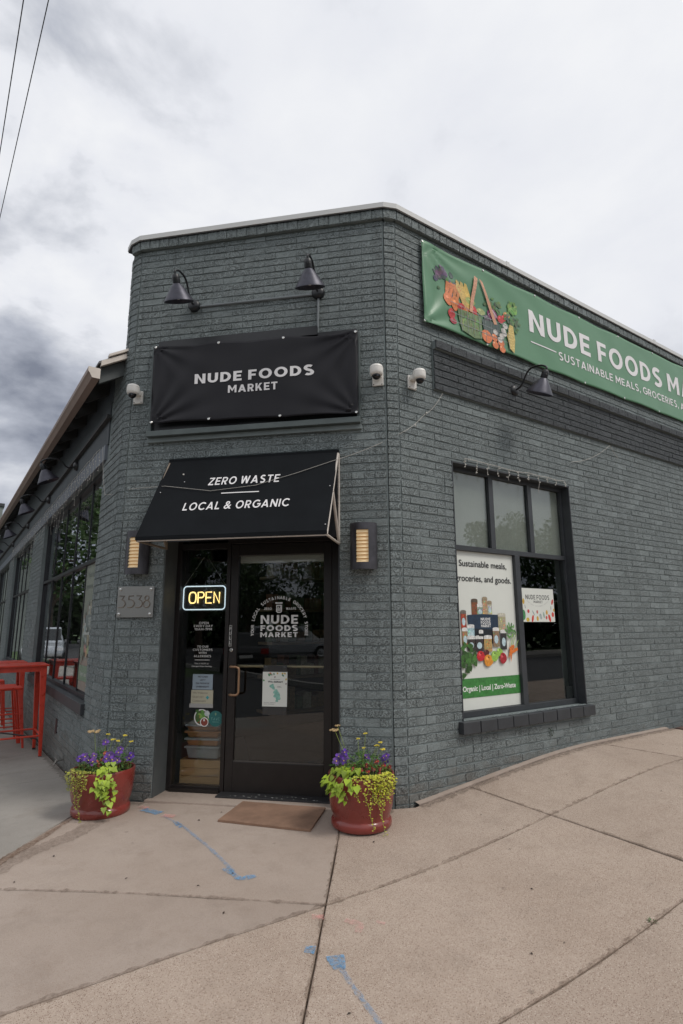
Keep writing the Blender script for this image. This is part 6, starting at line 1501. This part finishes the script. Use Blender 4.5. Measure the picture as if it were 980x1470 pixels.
def jenny(x, y, zr, r_, angs, label, seed, lens, cc=(.42, .42, .04)):
    t = thing('creeping_jenny', label, 'trailing plant', (x+math.cos(angs[0])*r_, y+math.sin(angs[0])*r_, zr-.05)); rj = random.Random(seed); st_ = MB(); lf = MB(); nl = 0
    for a0, L_ in zip(angs, lens):
        P = []
        for i in range(12):
            s_ = i/11; rad = r_*(.7+.36*min(1, s_*2.6))+.010; z = zr+.03*math.sin(min(1, s_*2.6)*math.pi)-max(0, s_-.36)/.64*L_
            P.append(Vector((x+math.cos(a0+.05*math.sin(i*1.3))*rad, y+math.sin(a0+.05*math.sin(i*1.3))*rad, z)))
        st_.tube(P, .0016, 4)
        for i in range(len(P)-1):
            for q in range(5 if i < 7 else 4):
                p_ = P[i].lerp(P[i+1], rj.random()); a1 = a0+rj.uniform(-1.6, 1.6); d_ = Vector((math.cos(a1), math.sin(a1), rj.uniform(-.5, .3))); up = Vector((math.cos(a0)*.7, math.sin(a0)*.7, .8))
                s2 = rj.uniform(.012, .019)*(1-.45*i/11); vs, fs = leafpoly(p_+Vector((math.cos(a1), math.sin(a1), 0))*rj.random()*.012*(1 if i > 6 else 2.2), d_, up, s2, s2*.95, 'round', .1, .1); g_ = rj.uniform(.7, 1.25)
                lf.add(vs, fs, None, (cc[0]*g_, cc[1]*g_, cc[2]))
    lf.make('leaf_mass', M_LEAF, t, smooth=True, recalc=False)['kind'] = 'stuff'; st_.make('stem', MATS['lime_stem'], t)
def flower(t, c, nrm_, r_, petal, eye, n_=5, name='flower', dark=None):
    nrm_ = nrm_.normalized(); a = nrm_.orthogonal().normalized(); b_ = nrm_.cross(a); b = MB(); ro = random.random()*6
    for k in range(n_):
        th = ro+2*math.pi*k/n_; d_ = a*math.cos(th)+b_*math.sin(th); s_ = nrm_.cross(d_)
        P = [c+d_*.1*r_, c+d_*.55*r_+s_*.46*r_+nrm_*.06*r_, c+d_*.98*r_+s_*.34*r_-nrm_*.05*r_, c+d_*1.06*r_-nrm_*.08*r_, c+d_*.98*r_-s_*.34*r_-nrm_*.05*r_, c+d_*.55*r_-s_*.46*r_+nrm_*.06*r_]
        b.add(P, [(0, 1, 2, 3), (0, 3, 4, 5)], None, petal if not dark or k % 2 else dark)
    b.add([c+nrm_*.12*r_+(a*math.cos(2*math.pi*k/6)+b_*math.sin(2*math.pi*k/6))*.16*r_ for k in range(6)], [tuple(range(6))], None, eye)
    return b.make(name, M_PETAL, t, recalc=False)
def bedding(x, y, zr, r_, label, seed, spots, petal, eye, fr=.026, hgt=.09, dark=None, nleaf=420, lc=(.06, .13, .03)):
    t = thing('pansy_plant', label, 'flowering plant', (x, y, zr-.03)); rj = random.Random(seed); lf = MB(); st_ = MB(); random.seed(seed)
    for k in range(int(nleaf*1.7)):
        a = rj.random()*6.283; q = r_*.92*math.sqrt(rj.random()); px_, py_ = x+math.cos(a)*q, y+math.sin(a)*q; z = zr-.02+hgt*1.55*(1-.5*(q/r_)**2)*rj.random()
        d_ = Vector((math.cos(a+rj.uniform(-1, 1)), math.sin(a+rj.uniform(-1, 1)), rj.uniform(-.3, .8))); L = rj.uniform(.018, .034); vs, fs = leafpoly(Vector((px_, py_, z)), d_, Vector((0, 0, 1)), L, L*.5, 'round', .15, .2); g_ = rj.uniform(.5, 1.7)
        lf.add(vs, fs, None, (lc[0]*g_, lc[1]*g_, lc[2]*g_))
    lf.make('foliage', M_LEAF, t, smooth=True, recalc=False)['kind'] = 'stuff'
    for (a, q, z) in spots:
        th = camd(x, y)+a; c = Vector((x+math.cos(th)*q*r_, y+math.sin(th)*q*r_, zr+z)); nn_ = Vector((CAM[0]-c.x+rj.uniform(-2, 2), CAM[1]-c.y+rj.uniform(-2, 2), 2.0+rj.random()*2)); st_.tube([Vector((c.x, c.y, zr-.02)), c], .0014, 4)
        flower(t, c, nn_, fr*rj.uniform(.85, 1.1), tuple(v*rj.uniform(.8, 1.25) for v in petal), eye, 5, dark=dark)
    st_.make('stem', MATS['lime_stem'], t); return t
def yarrow(x, y, zr, label, seed, heads, ferny=(0, 0)):
    t = thing('yarrow', label, 'flowering plant', (x, y, zr-.02)); rj = random.Random(seed); st_ = MB(); lf = MB()
    rt = Vector((math.sin(yaw), -math.cos(yaw), 0))
    for k, (du, dz, s_, colr) in enumerate(heads):
        c = Vector((x, y, zr))+rt*du+Vector((0, 0, dz)); st_.tube([Vector((x+rt.x*du*.3+rt.x*ferny[0], y+rt.y*du*.3+rt.y*ferny[0], zr-.02)), (Vector((x, y, zr))+rt*(du*.7+ferny[0]*.3)+Vector((0, 0, dz*.55))), c], .0016, 5); b = MB()
        for q in range(16): a = rj.random()*6.28; rr = s_*math.sqrt(rj.random()); g_ = rj.uniform(.85, 1.15); b.ball((c.x+math.cos(a)*rr, c.y+math.sin(a)*rr, c.z+rj.uniform(-.002, .004)), s_*.30, None, tuple(v*g_ for v in colr), 6, 3, (1, 1, .6))
        b.make('flower_head', M_PETAL, t, smooth=True, recalc=False)
    for k in range(130):
        z = rj.random()**1.3*.15; a = rj.random()*6.28; p_ = Vector((x, y, zr+z))+rt*ferny[0]+Vector((math.cos(a), math.sin(a), 0))*rj.random()*(.055-.2*z); d_ = Vector((math.cos(a), math.sin(a), rj.uniform(.3, 1.4))); vs, fs = leafpoly(p_, d_, Vector((0, 0, 1)), rj.uniform(.018, .035), .004, 'round', .1, .2); g_ = rj.uniform(.6, 1.4); lf.add(vs, fs, None, (.08*g_, .15*g_, .05*g_))
    lf.make('ferny_leaves', M_LEAF, t, smooth=True, recalc=False)['kind'] = 'stuff'; st_.make('stem', MATS['lime_stem'], t)
MATS['lime_stem'] = mat('lime_stem', (.25, .32, .06), .6)
PP = (.10, .025, .26); PD = (.045, .012, .12)
YC = (.72, .58, .06); BC = (.46, .33, .17)
# right pot
X1, Y1 = -.462, -.035
zr1 = zg(X1, Y1)+.335; pr = pot(X1, Y1, 'oxblood glazed pot right of the door, holding red and purple pansies', zg(X1, Y1)+.002, .345, .232)
cdR = camd(X1, Y1)
bedding(X1, Y1, zr1, .215, 'purple pansies in the right pot', 1, [(-1.3, .75, .115), (-1.1, .60, .13), (-1.4, .5, .105), (-.9, .7, .10), (-1.2, .85, .09), (1.5, .75, .10), (1.35, .85, .12), (1.6, .8, .075), (1.9, .2, .10), (-1.0, .62, .15)], PP, (.6, .4, .05), .027, .10, PD, 330)
bedding(X1, Y1, zr1, .215, 'small rust red pansies in the right pot', 2, [(-.35, .8, .06), (.0, .75, .055), (.25, .85, .045), (.5, .8, .06), (.3, .6, .075), (-.1, .9, .02), (-.5, .85, .03), (.8, .85, .055), (1.1, .8, .065), (1.0, .6, .09), (.1, .92, .0), (.65, .95, .03), (1.35, .95, .05), (-1.5, .8, .09)], (.30, .02, .015), (.75, .35, .03), .017, .07, (.10, .012, .01), 160, (.12, .20, .035))
vine(X1, Y1, zr1, .225, cdR-.62, 'lime sweet potato vine over the left rim of the right pot', 5, 4, .13)
jenny(X1, Y1, zr1, .225, [cdR+.15, cdR+.28, cdR+.42, cdR+.52, cdR+.62, cdR+.72, cdR+.84, cdR+.95, cdR+.35, cdR+.57, cdR+.48, cdR+.78, cdR-.10, cdR+1.05], 'yellow green creeping jenny trailing down the front of the right pot', 6, [.16, .30, .14, .22, .34, .12, .16, .10, .12, .16, .08, .10, .12, .08])
yarrow(X1, Y1, zr1, 'yellow yarrow with one dry brown head in the right pot', 7, [(-.185, .285, .034, BC), (-.165, .315, .018, BC), (-.02, .225, .014, YC), (.035, .26, .014, YC), (.02, .165, .013, YC), (.115, .18, .018, YC), (.14, .20, .016, YC), (.155, .155, .020, YC)])
# left pot
X2, Y2 = -1.872, 1.372
zr2 = zg(X2, Y2)+.305; pot(X2, Y2, 'oxblood glazed pot left of the door, below the number plate', zg(X2, Y2)+.002, .315, .232)
cdL = camd(X2, Y2)
bedding(X2, Y2, zr2, .215, 'purple pansies in the left pot', 11, [(-1.2, .85, .10), (-1.0, .75, .115), (-.8, .7, .09), (-.6, .6, .12), (-.5, .75, .085), (.25, .6, .12), (.45, .5, .11), (.1, .7, .10), (.7, .7, .13), (.9, .65, .15), (.6, .75, .08), (1.3, .85, .07), (1.5, .9, .085), (.0, .2, .20), (-1.4, .8, .09), (.35, .75, .09)], PP, (.6, .4, .05), .027, .095, PD, 430)
bedding(X2, Y2, zr2, .20, 'few small orange red pansies in the left pot', 12, [(-.2, .75, .06), (-.1, .6, .09), (.05, .5, .13), (.1, .8, .045), (-.35, .7, .08)], (.40, .07, .02), (.75, .4, .03), .015, .06, (.2, .02, .01), 90, (.14, .22, .04))
vine(X2, Y2, zr2, .225, cdL+.10, 'lime sweet potato vine over the front of the left pot', 15, 4, .28, .10)
jenny(X2, Y2, zr2, .225, [cdL-.62, cdL-.78, cdL-.9, cdL-1.05, cdL-1.2, cdL-.7, cdL-.5, cdL-1.35], 'olive creeping jenny hanging from the left side of the left pot', 16, [.30, .22, .13, .10, .11, .17, .08, .06], (.30, .30, .05))
yarrow(X2, Y2, zr2, 'yellow yarrow with a flat tan head in the left pot', 17, [(-.09, .27, .042, BC), (.02, .25, .016, YC), (.055, .21, .019, YC), (.10, .20, .019, YC), (.145, .24, .019, YC), (.195, .195, .017, YC)], (-.04, 0))

# ------------------------------------------------------------------ red bar tables and stools
def leg_(b, x0, y0, z0, x1, y1, z1, w0, w1):
    vs = []
    for x, y, z, w_ in ((x0, y0, z0, w0), (x1, y1, z1, w1)): vs += [(x-w_, y-w_, z), (x+w_, y-w_, z), (x+w_, y+w_, z), (x-w_, y+w_, z)]
    b.add(vs, [(3, 2, 1, 0), (4, 5, 6, 7), (0, 1, 5, 4), (1, 2, 6, 5), (2, 3, 7, 6), (3, 0, 4, 7)])
def bar_table(x, y, label, s_=.28, h_=1.045):
    z = zg(x, y)+.003; t = thing('bar_table', label, 'bar table', (x, y, z), 'red metal bar tables')
    b = MB(); b.box(Frame((x, y, 0), -90), -s_-.02, s_+.02, -s_-.02, s_+.02, z+h_-.022, z+h_); b.make('table_top', M_RED, t, bevel=.006)
    b = MB()
    q = s_-.015
    for a, c, e, f3 in ((-q, q, -q, -q+.006), (-q, q, q-.006, q), (-q, -q+.006, -q+.006, q-.006), (q-.006, q, -q+.006, q-.006)): b.box(Frame((x, y, 0), -90), a, c, e, f3, z+h_-.08, z+h_-.022)
    b.make('apron', M_RED, t)
    for i in (-1, 1):
        for j in (-1, 1):
            b = MB(); leg_(b, x+i*(s_+.005), y+j*(s_+.005), z+.0, x+i*(s_-.04), y+j*(s_-.04), z+h_-.025, .016, .036); lo = b.make('leg', M_RED, t, bevel=.005)
            b = MB(); leg_(b, x+i*(s_+.005), y+j*(s_+.005), z-.001, x+i*(s_+.004), y+j*(s_+.004), z+.018, .018, .018); b.make('foot', M_CABLE, lo)
    b = MB(); e = s_-.005
    for a, c in (((-e, -e), (e, -e)), ((e, -e), (e, e)), ((e, e), (-e, e)), ((-e, e), (-e, -e))): b.tube([(x+a[0], y+a[1], z+.24), (x+c[0], y+c[1], z+.24)], .011, 8)
    b.make('foot_rail', M_RED, t); return t
def stool(x, y, label, h_=.745, s_=.155):
    z = zg(x, y)+.003; t = thing('bar_stool', label, 'stool', (x, y, z), 'red metal bar stools')
    b = MB(); b.box(Frame((x, y, 0), -90), -s_, s_, -s_, s_, z+h_-.035, z+h_); b.make('seat', M_RED, t, bevel=.014)
    for i in (-1, 1):
        for j in (-1, 1):
            b = MB(); leg_(b, x+i*(s_+.055), y+j*(s_+.055), z, x+i*(s_-.03), y+j*(s_-.03), z+h_-.03, .012, .030); b.make('leg', M_RED, t, bevel=.004)
    for zz, e in ((.22, .045), (.42, .022)):
        b = MB(); q = s_+e-.01
        for a, c in (((-q, -q), (q, -q)), ((q, -q), (q, q)), ((q, q), (-q, q)), ((-q, q), (-q, -q))): b.tube([(x+a[0], y+a[1], z+zz), (x+c[0], y+c[1], z+zz)], .007, 6)
        b.make('foot_rail', M_RED, t)
    return t
bar_table(-2.215, 4.55, 'nearest red metal bar table by the left window')
bar_table(-2.22, 6.75, 'second red metal bar table farther along the left window')
stool(-2.235, 5.30, 'red metal bar stool nearest behind the first table'); stool(-2.25, 5.78, 'middle red metal bar stool between the two tables'); stool(-2.27, 7.6, 'farthest red metal bar stool beyond the second table')
b = MB(); zz = zg(-2.2, 4.4)
P = [(-2.9, 4.9, zz+.20), (-2.55, 4.75, zz+.30), (-2.3, 4.55, zz+.26), (-2.1, 4.4, zz+.235), (-1.98, 4.3, zz+.20), (-1.93, 4.26, zz+.14)]
b.tube(P, .009, 6); tag(b.make('cable_lock', M_CABLE, None, smooth=True), 'black cable lock looped over the foot rail of the nearest table', 'cable')

# hose tap / bracket at the foot of the left wall, vents, debris
t = thing('wall_spigot', 'small metal spigot bracket at the foot of the left wall', 'spigot', (-1.85, 3.35, -.03))
b = MB(); b.tube([(-1.82, 3.35, .02), (-1.90, 3.32, .015), (-1.93, 3.30, -.02)], .008, 6); b.tube([(-1.90, 3.25, .03), (-1.90, 3.42, .035)], .006, 6); b.ball((-1.90, 3.33, .012), .016); b.make('valve', mat('old_steel', (.25, .24, .22), .5, metal=.6), t)
b = MB(); b.box(FL, -4.05, -3.93, -.02, .004, .18, .34); tag(b.make('wall_vent', M_BLACK), 'small dark vent low in the left wall below the window', 'vent')
b = MB(); rj = random.Random(44)
for k in range(26):
    x, y = rj.choice(((rj.uniform(-2.2, 3.2), rj.uniform(-1.9, -.1)), (rj.uniform(-2.6, -1.0), rj.uniform(-.7, .9))))
    if x > -1.2+(.6*(y+.1)) and y > -.02: continue
    if (Vector((x, y, 0))-FF.org).dot(FF.N) < .06 and x < 0: continue
    s_ = rj.uniform(.003, .009); a = rj.random()*6.3; c_, n__ = math.cos(a), math.sin(a); g_ = rj.uniform(.5, 1.3)
    b.add([(x-c_*s_*1.5, y-n__*s_*1.5, zg(x, y)+.003), (x+n__*s_*.7, y-c_*s_*.7, zg(x, y)+.006), (x+c_*s_*1.5, y+n__*s_*1.5, zg(x, y)+.003), (x-n__*s_*.7, y+c_*s_*.7, zg(x, y)+.009)], [(0, 1, 2, 3)], None, (.035*g_, .022*g_, .015*g_))
o_ = b.make('leaf_litter', M_LEAF, recalc=False); tag(o_, 'scattered dark leaf bits on the pavement', 'litter', kind='stuff')
def weed(x, y, z, label, F, u):
    rj = random.Random(int(x*100)); t = MB()
    for k in range(14):
        a = rj.random()*6.28; vs, fs = leafpoly(Vector((x, y, z))+Vector((math.cos(a)*.01, math.sin(a)*.01, 0)), Vector((math.cos(a), math.sin(a), rj.uniform(.2, 1.5))), Vector((0, 0, 1)), rj.uniform(.010, .024), .005, 'round', .1, .3); g_ = rj.uniform(.7, 1.4); t.add(vs, fs, None, (.05*g_, .11*g_, .03*g_))
    tag(t.make('weed', M_LEAF, recalc=False), label, 'weed')
weed(-.07, -1.825, zg(-.07, -1.825), 'small green weed in the pavement joint at lower right', None, 0)
b = MB(); rj = random.Random(6)
for k in range(22):
    a = rj.random()*6.28; q = FR.P(1.73+rj.gauss(0, .025), .006, .40+rj.gauss(0, .018)); vs, fs = leafpoly(q, Vector((math.cos(a), -.5, math.sin(a))), Vector((0, -1, 0)), .018, .007, 'round'); b.add(vs, fs, None, (.02, .035, .02))
tag(b.make('weed', M_LEAF, recalc=False), 'dark sprig growing from the bricks under the right window sill', 'weed')

# ------------------------------------------------------------------ what the glass mirrors: trees, cars, far building
def crown_mesh(seed, n_=6000, rx=3.6, rz=3.6, tall=1.0, base=(.045, .085, .025)):
    rj = random.Random(seed); b = MB(); lumps = [(rj.gauss(0, rx*.42), rj.gauss(0, rx*.42), rj.uniform(-rz*.75, rz*.8), rj.uniform(.9, 1.7)) for _ in range(26)]
    for k in range(n_):
        lx, ly, lz, lr = rj.choice(lumps); d_ = Vector((rj.gauss(0, 1), rj.gauss(0, 1), rj.gauss(0, 1))).normalized()*lr*rj.uniform(.65, 1.05); tp = 1-.25*max(0, lz/rz)
        c = Vector((lx*tp, ly*tp, lz*tall))+d_; s_ = rj.uniform(.09, .20); a = Vector((rj.gauss(0, 1), rj.gauss(0, 1), rj.gauss(0, 1))).normalized(); e = a.orthogonal().normalized(); f4 = a.cross(e); g_ = rj.uniform(.6, 1.5)
        b.add([c-e*s_, c+f4*s_*.6, c+e*s_, c-f4*s_*.6], [(0, 1, 2, 3)], None, (base[0]*g_, base[1]*g_, base[2]*g_))
    return b
CR = []
for sd_, tl in ((1, 1.0), (2, 1.35), (3, 1.1)):
    o_ = crown_mesh(sd_, tall=tl).make('crown', M_LEAF, recalc=False); CR.append(o_.data); bpy.data.objects.remove(o_)
def trunk_mesh(seed, h_=4.0):
    rj = random.Random(seed); b = MB(); P = [(0, 0, -.3), (.03, .02, h_*.3), (-.05, .06, h_*.65), (.05, 0, h_), (.1, .05, h_*1.6)]; b.tube(P, [.30, .24, .20, .16, .06], 10)
    for k in range(6):
        a = rj.random()*6.28; z = h_*rj.uniform(.7, 1.1); L = rj.uniform(1.5, 2.6); b.tube([(0, 0, z), (math.cos(a)*L*.5, math.sin(a)*L*.5, z+L*.5), (math.cos(a)*L, math.sin(a)*L, z+L*.9)], [.11, .07, .03], 6)
    o_ = b.make('trunk', M_BARK, smooth=True); me = o_.data; bpy.data.objects.remove(o_); return me
TR = [trunk_mesh(1), trunk_mesh(2)]
trees = [  # x, y, scale, crown height, label
 (-27, -8.2, .74, 3.9, 0, 'broad tree across the road, mirrored at the left of the door glass'),
 (-30, -12.6, .62, 3.7, 2, 'small tree across the road, mirrored beside the gap of sky in the door'),
 (-26.5, -18.5, .90, 4.0, 1, 'tall tree mirrored at the right of the door glass'),
 (-33, -3.5, .72, 4.0, 2, 'tree mirrored at the left edge of the sidelight'),
 (-40, -26, .9, 4.2, 0, 'distant tree mirrored low behind the cars'),
 (20.5, -20.5, .60, 3.6, 1, 'small tree mirrored in the left upper pane of the right window'),
 (26.5, -21.0, .86, 3.8, 0, 'bushy tree mirrored in the middle upper pane of the right window'),
 (30.0, -18.2, .84, 3.8, 2, 'wide tree mirrored in the right upper pane of the right window'),
 (-6.8, 44.5, 1.15, 4.4, 1, 'tall street tree mirrored in the nearest left window'),
 (-9.0, 30.0, .95, 4.6, 0, 'street tree beside the parked silver car'),
 (-12.5, 38.0, 1.2, 4.6, 2, 'large tree behind the car park mirrored in the left windows'),
 (-16.0, 26.0, 1.0, 4.6, 1, 'tree at the edge of the car park up the left street'),
 (-4.9, 56, 1.25, 4.5, 0, 'far street tree at the end of the left side pavement'),
 (-20, 46, 1.3, 4.6, 2, 'farthest large tree beyond the car park'),
 (-34, -22, .8, 4.0, 1, 'tree mirrored behind the white car in the door glass'),
]
for i, (x, y, s_, ch, kind_, lb) in enumerate(trees):
    t = thing('street_tree', lb, 'tree', (x, y, -.33), 'trees across the streets'); t.scale = (s_, s_, s_); t.rotation_euler = (0, 0, i*1.3)
    for nm, me, z in (('trunk', TR[i % 2], 0), ('crown', CR[kind_], ch+2.4)):
        o_ = bpy.data.objects.new(nm, me); col.objects.link(o_); o_.parent = t; o_.location = (0, 0, z)
def belt(name, label, x0, y0, x1, y1, n_, hh, seed):
    rj = random.Random(seed); b = MB()
    for k in range(n_):
        t_ = rj.random(); x = x0+(x1-x0)*t_; y = y0+(y1-y0)*t_; hx = hh*(.72+.28*noise.noise(Vector((x*.13, y*.13, seed)))*1.6)
        c = Vector((x+rj.gauss(0, 1.6), y+rj.gauss(0, 1.6), -.3+hx*rj.random()**.8)); s_ = rj.uniform(.25, .5); a = Vector((rj.gauss(0, 1), rj.gauss(0, 1), rj.gauss(0, 1))).normalized(); e = a.orthogonal().normalized(); f4 = a.cross(e); g_ = rj.uniform(.5, 1.4)
        b.add([c-e*s_, c+f4*s_*.7, c+e*s_, c-f4*s_*.7], [(0, 1, 2, 3)], None, (.035*g_, .062*g_, .022*g_))
    tag(b.make(name, M_LEAF, recalc=False), label, kind='stuff')
belt('far_wood', 'low wooded belt behind the cars across the road', -44, 14, -40, -42, 9000, 5.2, 1)
belt('far_wood', 'wooded belt across the road facing the right window', 10, -38, 52, -14, 9000, 5.0, 2)
belt('far_wood', 'wooded belt at the far end of the left side street', -22, 62, -1, 66, 6000, 9, 3)
def car(x, y, rot, paint, label, suv=True, L=4.5, W_=1.82):
    t = thing('parked_car', label, 'car', (x, y, -.32)); 
    Hc = 1.68 if suv else 1.44
    # stations along the length: (x, half width, z of sill, z of shoulder, z of roof, roof half width)
    b = MB(); 
    prof_ = [(-L/2, .50, .62), (-L/2+.05, .42, .86), (-L/2+.55, .36, .98 if suv else .93), (-L/2+1.15, .30, 1.02 if suv else .96), (0, .28, 1.03 if suv else .97), (L/2-.75, .30, 1.03 if suv else .98), (L/2-.12, .34, 1.0 if suv else .96), (L/2, .46, .78)]
    vs = []; n_ = len(prof_)
    for xx, zl, zh in prof_:
        w_ = W_/2*(1-.10*(abs(xx)/(L/2))**3); 
        for sx, zz, ww in ((-1, zl, .94), (-1, (zl+zh)/2, 1.0), (-1, zh, .93), (1, zh, .93), (1, (zl+zh)/2, 1.0), (1, zl, .94)): vs.append((xx, sx*w_*ww, zz))
    fs = []
    for i in range(n_-1):
        for k in range(6): fs.append((i*6+k, i*6+(k+1) % 6, (i+1)*6+(k+1) % 6, (i+1)*6+k))
    fs += [tuple(range(6))[::-1], tuple((n_-1)*6+k for k in range(6))]
    b.add(vs, fs); M_ = Matrix.Translation((x, y, -.32)) @ Matrix.Rotation(rot, 4, 'Z')
    def put(b, nm, mt, par=t, smooth=False, bevel=0):
        b.v = [tuple(M_ @ Vector(q)) for q in b.v]; return b.make(nm, mt, par, smooth=smooth, bevel=bevel)
    put(b, 'body', paint, smooth=True, bevel=.03)
    c0, c1 = (-L/2+1.0, L/2-(.10 if suv else .75)); r0, r1 = (-L/2+1.75, L/2-(.55 if suv else 1.35)); zs = prof_[4][2]-.02
    b = MB(); vs = [(c0, -W_*.44, zs), (c1, -W_*.43, zs), (c1, W_*.43, zs), (c0, W_*.44, zs), (r0, -W_*.36, Hc), (r1, -W_*.35, Hc), (r1, W_*.35, Hc), (r0, W_*.36, Hc)]
    b.add(vs, [(0, 1, 5, 4), (1, 2, 6, 5), (2, 3, 7, 6), (3, 0, 4, 7), (4, 5, 6, 7)]); put(b, 'cabin', paint, bevel=.05)
    for sx in (-1, 1):
        for a0, a1 in ((.10, .44), (.48, .72), (.76, .94)):
            b = MB(); P = []
            for f5, g5 in ((a0, .12), (a1, .12), (a1, .86), (a0, .86)):
                xb = c0+(c1-c0)*f5; xt = r0+(r1-r0)*f5; P.append((xb+(xt-xb)*g5, sx*(W_*.44+(W_*.36-W_*.44)*g5+.008), zs+(Hc-zs)*g5))
            b.add(P, [(0, 1, 2, 3)]); put(b, 'side_window', M_CARGLASS)
    for xa, xb in ((c0, r0), (c1, r1)):
        b = MB(); sg = -1 if xa < 0 else 1; P = [(xa+(xb-xa)*g5+sg*.01, w_*W_*(.41-.07*g5), zs+(Hc-zs)*g5) for w_, g5 in ((-1, .12), (1, .12), (1, .88), (-1, .88))]
        b.add(P, [(0, 1, 2, 3)]); put(b, 'windscreen', M_CARGLASS)
    for xx in (-L/2+.85, L/2-.85):
        for sx in (-1, 1):
            b = MB(); b.lathe((xx, sx*(W_/2-.21), .33), (0, sx, 0), [(.001, 0), (.33, 0), (.34, .03), (.34, .18), (.32, .215), (.20, .215)], 24); wh = put(b, 'wheel', M_TYRE, smooth=True)
            b = MB(); b.lathe((xx, sx*(W_/2-.21), .33), (0, sx, 0), [(.21, .205), (.16, .19), (.05, .20), (.001, .20)], 18); put(b, 'rim', M_SCREW, wh)
    for sx in (-1, 1):
        b = MB(); b.box(Frame((0, 0, 0), -90), L/2-.12, L/2+.01, sx*W_*.36-.14, sx*W_*.36+.14, .70, .92); put(b, 'tail_light', mat('tail_light_red', (.35, .01, .01), .2))
        b = MB(); b.box(Frame((0, 0, 0), -90), -L/2-.01, -L/2+.14, sx*W_*.36-.16, sx*W_*.36+.16, .66, .80); put(b, 'headlight', mat('headlight_clear', (.6, .62, .65), .1))
    b = MB(); b.box(Frame((0, 0, 0), -90), L/2-.02, L/2+.015, -.22, .22, .56, .68); put(b, 'number_plate', M_WHITE)
    return t
M_CARGLASS = mat('car_glass', (.012, .014, .016), .05); M_TYRE = mat('tyre', (.02, .02, .02), .8)
car(-17.4, -6.6, R(205)+math.pi, mat('car_black', (.015, .016, .018), .25, coat=.6), 'dark saloon mirrored at the left of the door glass', False)
car(-23.5, -12.0, R(118), mat('car_white', (.40, .41, .42), .3, coat=.6), 'pale parked car mirrored under the lettering of the door glass', True, 4.9)
car(-4.15+-.2, 27.0, R(-82)+math.pi, mat('car_silver', (.42, .45, .48), .3, metal=.4, coat=.6), 'silver estate car mirrored in the nearest left window', True)
# far building seen over the gutter
t = thing('distant_building', 'grey flat topped building far beyond the gutter at the left edge', 'building', (-3.2, 45, 0))
b = MB(); b.box(Frame((0, 0, 0), -90), -6.5, -.60, -56, -43.3, -.4, 9.9); b.make('wall', mat('grey_green_render', (.20, .225, .215), .8, var=.1, vscale=.6), t)
b = MB(); b.box(Frame((0, 0, 0), -90), -6.6, -.52, -56.1, -43.2, 9.9, 10.12); b.make('parapet_cap', M_TRIM, t)
